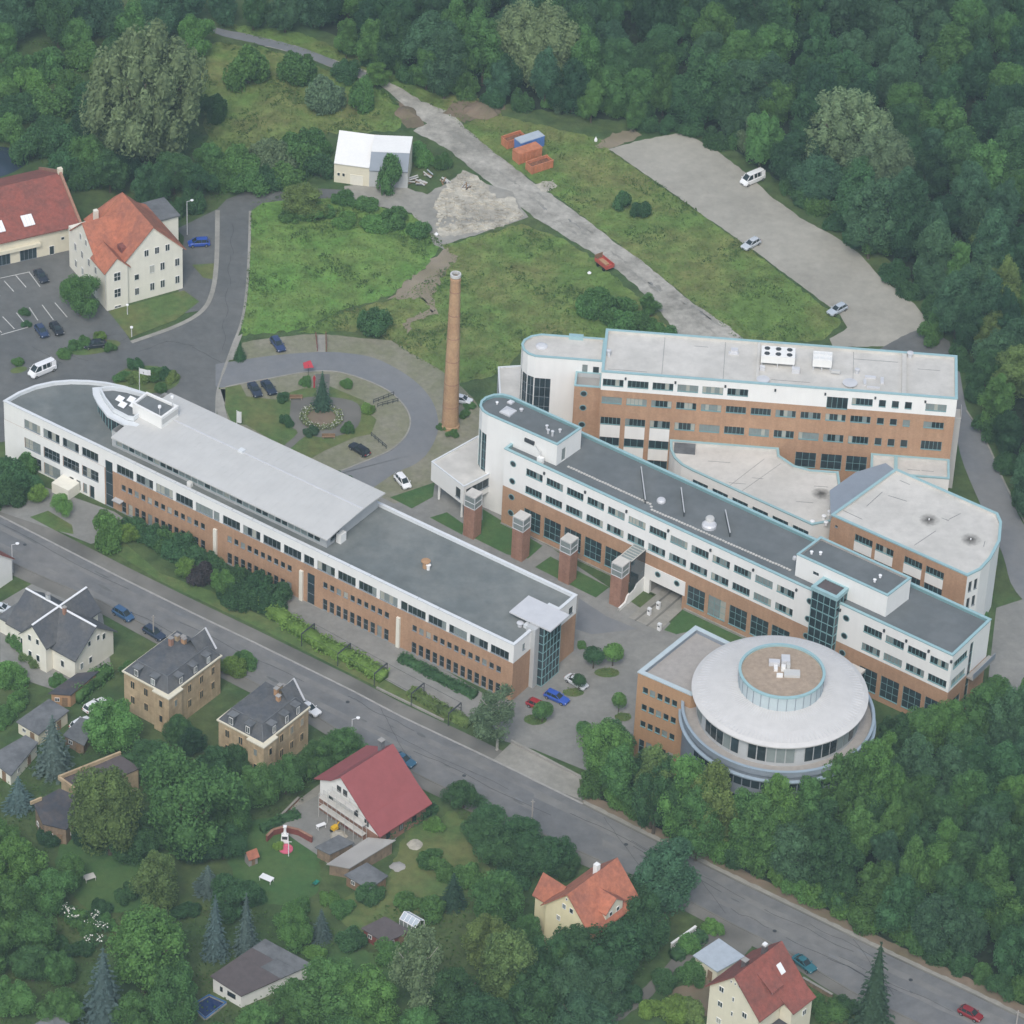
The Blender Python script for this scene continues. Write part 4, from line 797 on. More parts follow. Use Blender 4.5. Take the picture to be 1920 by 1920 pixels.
# rounded west end of C
lb = [(-0.05, 6.0), (-0.05, 13.2), (-11.6, 13.1), (-13.4, 12.3), (-14.6, 10.9), (-14.9, 9.4), (-14.5, 7.8), (-13.5, 6.6), (-12.2, 6.0)]
Lb = Bld.__new__(Bld); Lb.poly = [Vector(p) for p in ccw([FC(u, v) for u, v in lb])]; Lb.h = 22.0; Lb.open = {}; Lb.n = len(lb); Lb.o = C.o; Lb.bands = {None: [(-0.3, 22.0, 'white', 'rounded_wall')]}
for e in range(Lb.n):
    a, b, t, L = Lb.edge(e); mid = (a + b) / 2 - FC.o; um = mid.dot(FC.t); vm = mid.dot(FC.nv)
    if um < -11 and vm < 12 : Lb.win(e, L / 2, 5.0, L - .14, 12.4, 2, 6, fm='grey_frame', glass='glass_blue', blinds=.12)
    if L > 11 and vm < 7: Lb.win(e, 1.55, 9.0, 2.9, 8.3, 3, 4, fm='grey_frame', glass='glass_blue', blinds=.1); Lb.win(e, 9.0, 18.6, .95, 2.4, 1, 1, name='door', sill=False); Lb.win(e, 11.0, 19.2, 1.1, 1.5)
Lb.walls(); Lb.flat_roof('roof_pale', 'teal', .45, .35, .06, .1, inner='roof_pale')
p = FC(-11.3, 9.8); MB().lathe([(1.1, 21.55), (1.1, 21.75), (.7, 21.98), (.02, 22.05)], 16, p).build('skylight', 'metal_light', C.o)
fbox(FC, 'stair_upstand', 'teal', C.o, -6.6, -4.0, 12.7, 13.6, 21.5, 22.3)
bk = Bld.__new__(Bld); bk.poly = [FC(-4.75, 1.6), FC(-0.02, 1.6), FC(-0.02, 5.95), FC(-4.75, 5.95)]; bk.h = 19.4; bk.open = {}; bk.n = 4; bk.o = C.o; bk.bands = {None: [(-.3, 19.4, 'brick', 'brick_bay')]}
bk.walls(); bk.flat_roof('concrete', 'teal', .9, .3, .05, .08, inner='soffit')
for z in (18.0 - .2, 14.7, 11): bk.port(0, 1.75, z)
lwp = [G(880 + x / 3.2, 580 + y / 3.2, 9.0).xy for x, y in ((172, 345), (182, 520), (330, 560), (330, 335))]
LW = Bld.__new__(Bld); LW.poly = [Vector(p) for p in ccw(lwp)]; LW.h = 9; LW.open = {}; LW.n = 4; LW.o = C.o; LW.bands = {None: [(-.3, 9, 'soffit', 'low_wing_wall')]}; LW.walls(); LW.flat_roof('roof_pale', 'coping_white', .2, .25, .05, .06)
# flat hall between B and C
zd = lambda x, y: (1400 + x / 3.6923, 600 + y / 3.6923)
hall_uv = [(13.0, -0.05), (13.2, -3.0), (14.0, -5.4), (15.4, -7.3), (17.3, -8.7), (38.9, -22.0), (44.6, -19.4), (43.2, -5.85), (38.2, -5.9), (35.4, -5.0), (32.6, -2.3), (32.4, -0.05)]
Hh = Bld('flat_hall', 'low flat hall with pale roof and teal edge between the middle and rear buildings', 'hall', [FC(u, v) for u, v in hall_uv], 10.3, [(-.3, 10.3, 'white', 'wall')])
for e in range(Hh.n):
    a, b, t, L = Hh.edge(e)
    if L > 20:
        for i in range(6): Hh.win(e, 1.9 + 4.25 * i if L > 0 else 0, 7.4, 3.3, 1.1, 3, 1, fm='teal_frame', glass='glass_blue', blinds=0)
    elif (a - FC.o).dot(FC.nv) > -7 and (a - FC.o).dot(FC.t) > 30 and L > 2: Hh.win(e, L / 2, 6.4, L - .6, 3, 3, 1, fm='teal_frame', glass='glass_blue', blinds=.1)
Hh.walls(); zrH = Hh.flat_roof('roof_pale', 'teal', .45, .35, .08, .12, inner='roof_pale')
fbox(FC, 'plant_roof', 'felt_grey', Hh.o, 13.8, 17.6, -3.4, -0.3, zrH + .01, zrH + .25)
for u0, u1, v in ((20, 24, -5), (28, 30, -9), (36, 39, -15), (24, 27, -11), (39, 41.5, -10)): fbox(FC, 'roof_seam', 'felt_grey', Hh.o, u0, u1, v, v + .08, zrH + .004, zrH + .02)
for a, b in (((26, -13.6), (33, -4)), ((30, -3), (24, -12))): MB().bar(FC.p3(*a, zrH + .01), FC.p3(*b, zrH + .01), .06, .015).build('roof_seam', 'felt_grey', Hh.o)
st = G(1540, 926, zrH); o = new_obj('roof_stain', MB().poly([(1.9 * math.cos(a), 1.7 * math.sin(a), 0) for a in np.linspace(0, 6.2832, 25)[:-1]]).mesh('roof_stain', 'stain'), Hh.o, WM[Hh.o.name].inverted() @ Vector((st.x, st.y, zrH + .012)))
for x, y in ((940, 1365), (550, 1405), (535, 1362), (575, 1330)):
    p = G(*zd(x if x < 900 else 455, y if x < 900 else 1398), zrH + .5); MB().lathe([(.28, zrH), (.28, zrH + .55), (.42, zrH + .6), (.42, zrH + .75), (.02, zrH + .85)], 12, (p.x, p.y)).build('roof_vent', 'plastic_white', Hh.o)
# annex to the right
AX = Bld('flat_annex', 'small pale roofed annex at the right end of the rear brick building', 'annex', [FC(48.95, -5.85), FC(62.9, -5.85), FC(62.9, -0.05), FC(48.95, -0.05)], 10.7, [(-.3, 10.7, 'white', 'wall')])
AX.walls(); zrX = AX.flat_roof('roof_pale', 'teal', .4, .35, .06, .1, inner='roof_pale'); fbox(FC, 'roof_upstand', 'teal', AX.o, 53.1, 53.7, -5.5, -.4, zrX, zrX + .42)
for u in (55.5, 58): fbox(FC, 'roof_seam', 'felt_grey', AX.o, u, u + 2.2, -3.5, -3.42, zrX + .004, zrX + .02)
# round-ended hall D
dp = [(55.4, -15.6), (78.2, -31.0), (80.6, -29.0), (82.5, -25.8), (84.4, -20.7), (85.0, -15.3), (84.5, -12.8), (67.2, -1.1)]
D = Bld('round_ended_hall', 'brick hall with pale roof and curved white end wall beside the service road', 'hall', dp, 14.5, [(-.3, 14.5, 'brick', 'brick_wall')])
for e in range(1, 6): D.bands[e] = [(-.3, 14.5, 'white', 'white_wall')]
for u in (6.85, 11.1, 16.9, 21.25):
    D.win(0, u, 11.4, 3.6, 1.45, 5, 1, fm='teal_frame', blinds=.4); D.win(0, u, 7.6, 3.6, 1.6, 4, 1, fm='teal_frame', glass='glass_blue', blinds=0)
D.win(0, 1.2, 12.3, .6, .5)
for e, u in ((1, 1.0), (1, 2.3)):
    for z in (10.6, 7.0, 3.4): D.win(e, u, z, .8, 2.2, blinds=0)
a, b, t, L = D.edge(4)
D.win(4, L / 2, 9.0, L - .6, 4.0, 3, 2, fm='metal_blue' if False else 'grey_frame', glass='blind', blinds=0)
D.walls(); zrD = D.flat_roof('roof_pale', 'teal', .45, .4, .08, .14, inner='roof_pale')
for u in (6.85, 11.1, 16.9, 21.25):
    p = D.pt(0, u, 0, .03); q0 = D.pt(0, u - 1.8, 9.3, .03); q1 = D.pt(0, u + 1.8, 9.3, .03)
    MB().quad(q0, q1, (q1.x, q1.y, 11.35), (q0.x, q0.y, 11.35)).build('infill_panel', 'white', D.o)
for px, py, s_ in ((1742, 975, 2.6), (1820, 1012, 2.6)):
    c = G(px, py, zrD); o = new_obj('roof_stain', MB().poly([(s_ * 1.15 * math.cos(a), s_ * math.sin(a), 0) for a in np.linspace(0, 6.2832, 29)[:-1]]).mesh('roof_stain', 'stain'), D.o, WM[D.o.name].inverted() @ Vector((c.x, c.y, zrD + .012)))
    MB().lathe([(.12, zrD), (.12, zrD + .3), (.02, zrD + .35)], 8, (c.x, c.y)).build('roof_outlet', 'plastic_white', D.o)
for a, b in ((zd(830, 1290), zd(940, 1190)), (zd(980, 1215), zd(1110, 1255)), (zd(650, 1310), zd(800, 1380)), (zd(1160, 1560), zd(1310, 1460)), (zd(1640, 1570), zd(1650, 1530)), (zd(1060, 1110), zd(1130, 1140)), (zd(1480, 1340), zd(1400, 1380)), (zd(1350, 1370), zd(1400, 1390))):
    p, q_ = G(*a, zrD), G(*b, zrD); MB().bar((p.x, p.y, zrD + .01), (q_.x, q_.y, zrD + .01), .1, .015).build('roof_seam', 'felt_grey', D.o)
br = [G(*zd(585, 1185), 14.1), G(*zd(760, 1062), 14.1), G(*zd(960, 1000), 14.1)]
brp = [Vector((55.55, -15.4)), Vector((67.0, -1.3))] + [p.xy for p in br[::-1]]
MB().prism([(p.x, p.y) for p in ccw(brp)], 9.8, 13.9, False).build('stair_glazing', 'glass_blue', D.o)
ov = offset_poly([Vector(p) for p in ccw(brp)], -.25); MB().prism([(p.x, p.y) for p in ov], 13.9, 14.2, True, True).build('stair_roof', 'metal_blue', D.o)

# ================================================================== round building with brick wing (E)
EC = Vector((44.9, -71.2))
Eo = thing('round_building', 'round glazed building with pale disc roof and drum, orange brick wing on its left', 'building', (EC.x, EC.y, 0))
wg = [(21.9, -65.7), (30.6, -71.0), (42.0, -66.0), (37.8, -57.4), (31.4, -52.9)]
W = Bld.__new__(Bld); W.poly = [Vector(p) for p in ccw(wg)]; W.h = 18.0; W.open = {}; W.n = 5; W.o = Eo; W.bands = {None: [(-.3, 18.0, 'brick_orange', 'brick_wing_wall')]}
for z, h in ((14.2, 1.25), (10.6, 1.25), (7.05, 1.25), (1.4, 2.9)):
    W.row(0, 1.6, 7.2, 5, z, 1.0, h, 1, 1 if h < 2 else 2, fm='teal_frame', blinds=.25)
W.walls(); zw = W.flat_roof('roof_sand', 'coping_blue', .7, .7, .1, .1, inner='metal_blue'); 
NE = 60
def ringpart(name, m, prof, n=96, smooth=True): return MB().lathe(prof, n, EC).build(name, m, Eo, smooth=False)
ringpart('lower_wall', 'metal_blue', [(15.3, -.3), (15.3, 14.9)]); ringpart('terrace_floor', 'roof_sand', [(15.3, 15.2), (13.3, 15.25)])
ringpart('terrace_parapet', 'metal_blue', [(15.3, 14.9), (15.75, 14.9), (15.75, 16.0), (15.5, 16.05), (15.3, 16.0), (15.3, 15.2)]); ringpart('terrace_coping', 'ledge_blue', [(15.85, 15.95), (15.85, 16.1), (15.4, 16.12), (15.4, 15.98)])
ringpart('outer_ledge', 'ledge_blue', [(15.3, 13.9), (16.15, 13.95), (16.15, 14.15), (15.7, 14.3)]); ringpart('ledge_fascia', 'metal_blue', [(15.9, 13.6), (16.05, 13.95)])
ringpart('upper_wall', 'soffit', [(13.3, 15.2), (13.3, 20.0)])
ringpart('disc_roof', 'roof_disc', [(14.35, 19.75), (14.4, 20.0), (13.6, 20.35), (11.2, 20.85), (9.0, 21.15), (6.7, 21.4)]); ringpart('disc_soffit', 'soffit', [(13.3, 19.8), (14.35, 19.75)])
seam_r = MB().bar((7.0, 0, 21.42), (13.6, 0, 20.42), .05, .06).mesh('seam', 'metal_light'); di = None
disc = [c for c in Eo.children if c.name.startswith('disc_roof')][0]
for k in range(120): new_obj('seam', seam_r, disc, (0, 0, 0), 2 * math.pi * k / 120)
ringpart('drum_wall', 'coping_blue', [(6.9, 21.1), (6.9, 24.1)]); ringpart('drum_coping', 'teal', [(7.05, 24.0), (7.05, 24.3), (6.6, 24.32), (6.6, 23.9)]); MB().lathe([(6.6, 23.9), (.01, 23.95)], 64, EC).build('drum_roof', 'roof_gravel', Eo)
drum = [c for c in Eo.children if c.name.startswith('drum_wall')][0]
jm = MB().box(6.88, 6.96, -.05, .05, 21.2, 24.0).mesh('panel_joint', 'metal_blue')
for k in range(30): new_obj('panel_joint', jm, drum, (0, 0, 0), 2 * math.pi * k / 30)
pm = {}
for lvl, (rr, z0, z1, nn) in {'upper': (13.35, 16.0, 19.4, 54), 'low1': (15.36, 11.7, 13.3, 64), 'low2': (15.36, 7.6, 9.4, 64)}.items():
    w_ = 2 * math.pi * rr / nn
    for gk in ('glass', 'glass_blue', 'blind', 'soffit'): pm[gk] = MB().box(rr - .03, rr + .03, -w_ / 2 + .1, w_ / 2 - .1, z0, z1).mesh('window', gk)
    for k in range(nn):
        ang = 2 * math.pi * (k + .5) / nn
        if lvl != 'upper' and 2.0 < ang < 3.6: continue
        new_obj('window', pm[random.choice(['glass', 'glass_blue', 'blind', 'blind', 'soffit'] if lvl == 'upper' else ['glass', 'glass_blue'])], Eo, (0, 0, 0), ang)
for dx, dy, sx, sy, h in ((-1.2, 1.8, .9, .5, .8), (.6, 2.2, .7, .9, 1.2), (1.6, -.6, 1.3, .8, .5), (.2, .4, .35, .35, 1.0), (-.4, -1.2, .5, .3, .5), (1.0, .6, .3, .3, 1.3), (-1.0, .6, .3, .6, .5)):
    MB().box(EC.x + dx - sx, EC.x + dx + sx, EC.y + dy - sy, EC.y + dy + sy, 23.95, 23.95 + h).build('roof_plant', random.choice(['metal_light', 'metal_roof', 'white']), Eo)
fbox(FB, 'link_bridge', 'roof_pale', Eo, 73.5, 76.8, -9.5, -1.2, 6.0, 6.5)

# ------------------------------------------------------------------ houses
class Loc:                            # a thing's own axes
    def __init__(s, c, ang, parent): s.c = Vector(c[:2]); s.a = ang; s.t = Vector((math.cos(ang), math.sin(ang))); s.n = Vector((-s.t.y, s.t.x)); s.o = parent
    def w(s, x, y, z): p = s.c + s.t * x + s.n * y; return (p.x, p.y, z)
    def box(s, name, m, x0, x1, y0, y1, z0, z1, parent=None):
        mb = MB(); p = [s.w(x0, y0, 0)[:2], s.w(x1, y0, 0)[:2], s.w(x1, y1, 0)[:2], s.w(x0, y1, 0)[:2]]
        return mb.prism(p, z0, z1, True, True).build(name, m, parent or s.o)
    def win(s, side, a, z, w, h, off=0.0, cols=2, rows=1, fm='white_frame', glass='glass', name='window', **k):
        """side: 'S' y-, 'N' y+, 'E' x+, 'W' x-; off: distance of that wall from the centre, a: position along the wall"""
        g = 0.2
        if side == 'S': p, rz = s.w(a, -off - g, z), s.a
        elif side == 'N': p, rz = s.w(a, off + g, z), s.a + math.pi
        elif side == 'E': p, rz = s.w(off + g, a, z), s.a + math.pi / 2
        else: p, rz = s.w(-off - g, a, z), s.a - math.pi / 2
        o = place_window(s.o, p, rz, w, h, cols, rows, fm, glass, 0.12, False, False, name)
        return o
def gable(L, name_wall, wall, roof, x0, x1, prof, wy0, wy1, zlow=-0.3, over=0.45, th=0.22, part='roof', axis='x', close=True):
    """extruded pitched roof; prof = [(y,z)...] across, walls between wy0 and wy1; axis 'y' swaps the two plan axes"""
    W_ = (lambda x, y, z: L.w(x, y, z)) if axis == 'x' else (lambda x, y, z: L.w(y, x, z))
    zp = lambda y: next((a[1] + (b[1] - a[1]) * (y - a[0]) / (b[0] - a[0]) for a, b in zip(prof[:-1], prof[1:]) if a[0] <= y <= b[0]), prof[0][1])
    if name_wall:
        mb = MB(); mid = [(y, z - .12) for y, z in prof if wy0 < y < wy1]
        g = [(wy0, zlow), (wy1, zlow), (wy1, zp(wy1) - .12)] + mid[::-1] + [(wy0, zp(wy0) - .12)]
        for x in (x0, x1): mb.poly([W_(x, y, z) for y, z in g])
        for y in (wy0, wy1): mb.quad(W_(x0, y, zlow), W_(x1, y, zlow), W_(x1, y, zp(y) - .12), W_(x0, y, zp(y) - .12))
        mb.build(name_wall, wall, L.o)
    for a, b in zip(prof[:-1], prof[1:]):
        q_ = [W_(x0 - over, a[0], a[1]), W_(x1 + over, a[0], a[1]), W_(x1 + over, b[0], b[1]), W_(x0 - over, b[0], b[1])]
        MB().slab(q_, th).build(part, roof, L.o)
def chimney(L, x, y, z0, z1, w=.35, m='brick_red', pots=True):
    o = L.box('chimney', m, x - w, x + w, y - w, y + w, z0, z1); L.box('chimney_cap', 'concrete', x - w - .08, x + w + .08, y - w - .08, y + w + .08, z1, z1 + .12, o)
    return o
def house(name, label, c, ang, cat='house'):
    o = thing(name, label, cat, (c[0], c[1], 0), 0); return Loc(c, ang, o)

# cream three-storey house with orange tile roof
h = house('villa', 'tall cream house with orange tile roof and small corner bay by the access road', (-74.4, 69.5), R(121.4))
bl = [G(198, 580).xy - h.c, G(343, 540).xy - h.c]; yl = bl[0].dot(h.n); yr = bl[1].dot(h.n)
yl = min(yl, 10.5)
h.box('wall', 'cream_pale', -8.2, 8.2, -6.2, yl - .1, -.3, 9.3)
gable(h, 'gable_wall', 'cream_pale', 'tile_orange', -8.25, 4.5, [(-6.8, 9.0), (0, 16), (6.4, 9.5)], -6.3, 6.2, 9.0, .35)
MB().add([h.w(4.9, -6.8, 9.0), h.w(4.9, 0, 16), h.w(8.9, 0, 12.6), h.w(8.9, -6.8, 9.0)], [(0, 3, 2, 1)]).build('roof', 'tile_orange', h.o)
MB().add([h.w(4.9, 0, 16), h.w(8.9, 0, 12.6), h.w(9.0, 6.4, 9.3), h.w(4.9, 6.4, 9.5)], [(0, 1, 2, 3)]).build('roof', 'tile_orange', h.o)
gable(h, 'gable_wall', 'cream_pale', 'tile_orange', 0.5, yl, [(-4.6, 9.1), (1.2, 14.2), (7.0, 9.1)], -4.2, 6.6, 9.0, .3, axis='y')
gable(h, 'bay_wall', 'cream_pale', 'tile_orange', -8.75, -3.0, [(yl - 5.0, 8.7), (yl - 2.2, 11.6), (yl + .5, 8.7)], yl - 4.4, yl, -.3, .25)
for y in (-3.0, -.8, 1.4): h.win('W', y, 9.6, .95, 1.5, 8.25)
for y in (-5.0, -1.9, .3): h.win('W', y, 5.6, .95, 1.7, 8.25); h.win('W', y, 1.6, .95, 1.7, 8.25)
h.win('W', 3.5, 4.9, 1.0, 1.3, 8.25, cols=1); h.win('W', 3.5, 1.5, .9, 1.6, 8.25)
for z in (6.3, 2.6): h.win('W', yl - 2.2, z, 1.4, 1.9, 8.75, cols=2, rows=2)
h.win('W', yl - 2.2, .2, 1.4, .5, 8.75)
for x in (-4, -1, 2, 5): 
    for z in (5.6, 1.8): h.win('N', x, z, .9, 1.6, yl - .05)
for x in (0, 2.4): h.win('N', x, 9.6, .8, 1.4, yl + .0)
h.box('dormer', 'tile_red', -6.3, -4.4, 3.6, 5.6, 9.6, 11.4); h.box('chimney', 'cream_pale', 5.0, 5.8, 5.0, 5.8, 10, 13.2)
h.box('rear_wing', 'cream_pale', 3.0, 9.5, -10.8, -6.25, -.3, 8.6); h.box('rear_wing_roof', 'felt_grey', 2.7, 9.8, -11.1, -6.2, 8.6, 8.9)
h.box('downpipe', 'metal_roof', -8.4, -8.25, yl - .02, yl + .1, 0, 9)
# red-roofed barn
hb = house('barn', 'long cream barn with dark red roof, white skylights and garage doors by the car park', (-95.9, 84.1), R(27.8))
hb.c = hb.c + hb.t * (6.0 - 17)
gable(hb, 'wall', 'cream', 'tile_red', -17, 17, [(-10.8, 5.6), (0, 11), (10.8, 5.6)], -10.2, 10.2, -.3, .0)
for x in (1.4, 7.4):
    p = [hb.w(x - 1.1, -8.9, 6.85), hb.w(x + 1.1, -8.9, 6.85), hb.w(x + 1.1, -6.7, 7.95), hb.w(x - 1.1, -6.7, 7.95)]; so = MB().slab(p, .12).build('skylight', 'plastic_white', hb.o)
    for k in range(4): u = x - 1.1 + 2.2 * (k) / 3; MB().bar(hb.w(u, -8.9, 6.88), hb.w(u, -6.7, 7.98), .06).build('glazing_bar', 'metal_light', so)
gp = [(-11.0, 5.5), (0, 11.3), (11, 5.5)]
for (a, b) in zip(gp[:-1], gp[1:]): MB().bar(hb.w(17.1, a[0], a[1] + .1), hb.w(17.1, b[0], b[1] + .1), .5, .6).build('verge', 'brick_red', hb.o)
hb.box('gable_stone', 'cream', 16.7, 17.6, -.4, .4, 11, 12.2)
for x, w in ((-4, 3.4), (1.0, 3.4), (6.4, 3.4)): hb.win('S', x, .1, w, 2.6, 10.2, cols=4, fm='metal_blue', glass='glass_blue', name='garage_door')
hb.box('porch', 'cream', -9, 8.8, -10.9, -10.25, 2.9, 3.6); hb.win('S', 13.5, 2.8, .7, .7, 10.2, cols=1); hb.win('S', 11.2, 0, 1.0, 2.0, 10.2, cols=1, name='door')
# white house with cross gable and white ridge strips
h4 = house('house', 'cream house with grey cross gable roof and white ridge strips across the street', (-75.3, -45.0), R(-36.0))
gable(h4, 'wall', 'cream_pale', 'slate', -7.4, 7.4, [(-5.3, 4.8), (0, 9), (5.3, 4.8)], -4.8, 4.8, -.3, .6)
gable(h4, 'cross_wall', 'cream_pale', 'slate', -6.4, 6.6, [(-3.6, 5.6), (-.4, 9.02), (2.8, 5.6)], -3.1, 2.3, -.3, .35, axis='y')
for a, b in (((-8, 0), (8, 0)), ): MB().bar(h4.w(a[0], a[1], 9.12), h4.w(b[0], b[1], 9.12), .35, .14).build('ridge_strip', 'plastic_white', h4.o)
MB().bar(h4.w(-.4, -6.7, 9.16), h4.w(-.4, 6.9, 9.16), .35, .14).build('ridge_strip', 'plastic_white', h4.o)
for x in (-1.3, .5): h4.win('S', x, 5.2, .75, 1.2, 6.4, cols=1); h4.win('S', x, 1.6, .8, 1.4, 6.4, cols=1)
for x in (-6.4, -4.6, 4.6): h4.win('S', x, 1.6, .8, 1.4, 4.8, cols=1)
for y in (-1.2, 1.0): h4.win('E', y, 5.3, .7, 1.1, 7.4, cols=1)
for y in (-3.2, -1.0, 2.4): h4.win('E', y, 1.6 if y < 2 else 4.6, .8, 1.3, 7.4, cols=1)
chimney(h4, -3.2, .3, 8, 10.2, .3, 'soffit'); chimney(h4, 1.2, -.4, 8, 10, .25)
h4.box('extension', 'cream_pale', -11.2, -7.45, -3.4, 2, -.3, 3.2); h4.box('extension_roof', 'felt_grey', -11.5, -7.46, -3.7, 2.3, 3.2, 3.45)
hx = house('house', 'white house at the left picture edge with red roof verge beside the street', tuple(G(-38, 1090).xy), R(-36))
gable(hx, 'wall', 'white', 'tile_red', -4, 4, [(-4.4, 4.6), (0, 8.4), (4.4, 4.6)], -4, 4, -.3, .4); hx.win('E', -1.5, 1.8, .9, 1.3, 4.0); hx.win('S', 1, 1.8, .9, 1.3, 4.0); chimney(hx, 0, .5, 7.8, 9.4)
# two sandstone villas with mansard roofs
def mansard(label, corners, zc, ztop, seed, peak=None):
    pts = [G(x, y, zc).xy for x, y in corners]           # left, front, right, back
    c = sum(pts, Vector((0, 0))) / 4; d = (pts[1] - pts[0]); ang = math.atan2(d.y, d.x); H = house('villa', label, c, ang)
    Lx = ((pts[1] - pts[0]).length + (pts[2] - pts[3]).length) / 4; Ly = ((pts[2] - pts[1]).length + (pts[3] - pts[0]).length) / 4
    H.box('wall', 'sandstone', -Lx, Lx, -Ly, Ly, -.3, zc); H.box('cornice', 'cream', -Lx - .25, Lx + .25, -Ly - .25, Ly + .25, zc, zc + .25)
    H.box('corner_bay', 'sandstone', Lx - 2.6, Lx + .7, -Ly - .7, -Ly + 2.6, -.3, zc - .05); H.box('bay_cornice', 'cream', Lx - 2.8, Lx + .9, -Ly - .9, -Ly + 2.8, zc - .04, zc + .2)
    a = [(-Lx, -Ly), (Lx, -Ly), (Lx, Ly), (-Lx, Ly)]; i1 = 1.5; b = [(-Lx + i1, -Ly + i1), (Lx - i1, -Ly + i1), (Lx - i1, Ly - i1), (-Lx + i1, Ly - i1)]
    zm = ztop - .7
    for k in range(4):
        p, q_ = a[k], a[(k + 1) % 4]; r_, s_ = b[(k + 1) % 4], b[k]
        MB().slab([H.w(*p, zc + .25), H.w(*q_, zc + .25), H.w(*r_, zm), H.w(*s_, zm)], .1).build('mansard_slope', 'slate', H.o)
    e = 1.6; t0, t1 = (0, -Ly + i1 + Lx - i1), (0, Ly - i1 - Lx + i1)
    if t0[1] > t1[1]: t0, t1 = (0, -.5), (0, .5)
    for poly in ([b[0], b[1], t0], [b[1], b[2], t1, t0], [b[2], b[3], t1], [b[3], b[0], t0, t1]):
        MB().slab([H.w(p[0], p[1], ztop if p in (t0, t1) else zm + .02) for p in poly], .1).build('roof', 'slate', H.o)
    for x in (-Lx * .45, Lx * .3):
        o = H.box('dormer', 'slate', x - .6, x + .6, -Ly + .1, -Ly + 1.8, zc + .3, zm - .3); H.box('dormer_roof', 'felt_grey', x - .75, x + .75, -Ly - .05, -Ly + 1.8, zm - .3, zm - .15, o)
        H.win('S', x, zc + .5, .8, zm - zc - 1.1, Ly - .1, cols=2)
    for y in (-Ly * .5, Ly * .05, Ly * .55):
        o = H.box('dormer', 'slate', Lx - 1.8, Lx - .1, y - .55, y + .55, zc + .3, zm - .3); H.box('dormer_roof', 'felt_grey', Lx - 1.8, Lx + .05, y - .7, y + .7, zm - .3, zm - .18, o)
        H.win('E', y, zc + .5, .75, zm - zc - 1.1, Lx - .1, cols=2)
    for z in (zc - 2.6, zc - 5.8):
        for x in (-Lx * .6, 0, Lx * .5): H.win('S', x, z, .9, 1.6, Ly, cols=2, fm='sandstone')
        for y in (-Ly * .62, -Ly * .2, Ly * .25, Ly * .7): H.win('E', y, z, .9, 1.6, Lx, cols=2, fm='sandstone')
        H.win('S', Lx - 1, z, .8, 1.5, Ly + .7, cols=1, fm='sandstone'); H.win('E', -Ly + 1, z, .8, 1.5, Lx + .7, cols=1, fm='sandstone')
    random.seed(seed)
    for k in range(4): chimney(H, random.uniform(-Lx * .5, Lx * .5), random.uniform(-.2, Ly * .8), ztop - .8, ztop + random.uniform(.5, 1.3), .32, random.choice(['brick_orange', 'brick_red', 'sandstone']))
    for a_, b_ in ((b[1], a[1]), (b[2], a[2])): MB().bar(H.w(a_[0], a_[1], zm + .05), H.w(b_[0], b_[1], zc + .35), .16, .08).build('hip_strip', 'felt_grey', H.o)
    MB().bar(H.w(b[0][0], b[0][1], zm + .06), H.w(b[1][0], b[1][1], zm + .06), .14, .08).build('roof_edge', 'felt_grey', H.o); MB().bar(H.w(b[1][0], b[1][1], zm + .06), H.w(b[2][0], b[2][1], zm + .06), .14, .08).build('roof_edge', 'felt_grey', H.o)
    # street gable with pale verge
    gy = Ly * .45; zg = ztop + 1.2
    MB().slab([H.w(-Lx * .2, Ly, zc + 1), H.w(-Lx * .2, gy, zc + 1.6), H.w(Lx * .3, gy, zg), H.w(Lx * .3, Ly + .1, zg)], .15).build('gable_slope', 'slate', H.o)
    MB().slab([H.w(Lx * .3, Ly + .1, zg), H.w(Lx * .3, gy, zg), H.w(Lx * .8, gy, zc + 1.6), H.w(Lx * .8, Ly, zc + 1)], .15).build('gable_slope', 'slate', H.o)
    for p, q_ in (((-Lx * .2, Ly + .1, zc + 1.1), (Lx * .3, Ly + .15, zg + .1)), ((Lx * .3, Ly + .15, zg + .1), (Lx * .8, Ly + .1, zc + 1.1))): MB().bar(H.w(*p), H.w(*q_), .3, .2).build('verge_strip', 'metal_light', H.o)
    random.seed(11)
    return H
mansard('sandstone villa with dark mansard roof beside the white cross gabled house', [(226, 1256), (312, 1302), (418, 1232), (335, 1192)], 8.0, 11.0, 3)
mansard('sandstone villa with dark mansard roof and a white car parked behind it', [(399, 1344), (486, 1390), (584, 1334), (508, 1290)], 8.0, 11.2, 5)
# house under repair with red sheet roof
h7 = house('house', 'house under repair with bright red sheet roof and scaffolded white gable', (-21.6, -82.7), R(48.0))
prof7 = [(-9.2, 3.6), (-6.0, 5.6), (0, 10.6), (2.2, 8.6), (6.0, 6.6)]
gable(h7, 'wall', 'white', 'sheet_red', -5.2, 5.6, prof7, -8.2, 5.2, -.3, .6)
h7.box('brick_base', 'brick_red', -5.28, 5.68, -8.28, 5.28, -.3, 2.9)
for y, z in ((-3.2, 4.0), (-.6, 6.6), (.8, 6.6), (2.6, 3.6), (-5.6, 3.4)): h7.win('W', y, z, .9, 1.2, 5.2, cols=2, fm='dark_frame')
h7.win('W', -1.0, 0, 1.1, 2.2, 5.3, cols=1, fm='wood_red', glass='wood_red', name='door')
for x in (-3, 0, 3): h7.win('S', x, 1.0, .9, 1.3, 8.28, cols=2, fm='dark_frame')
sc_ = thing('scaffold', 'grey tube scaffold in front of the white gable of the red sheet roofed house', 'scaffold', h7.w(-6.2, -1.5, 0)); sb = MB()
for y in (-6, -4, -2, 0, 2, 4):
    for x in (-6.6, -5.6): sb.bar(h7.w(x, y, 0), h7.w(x, y, 7.2 if -4.5 < y < 3 else 5.2), .07)
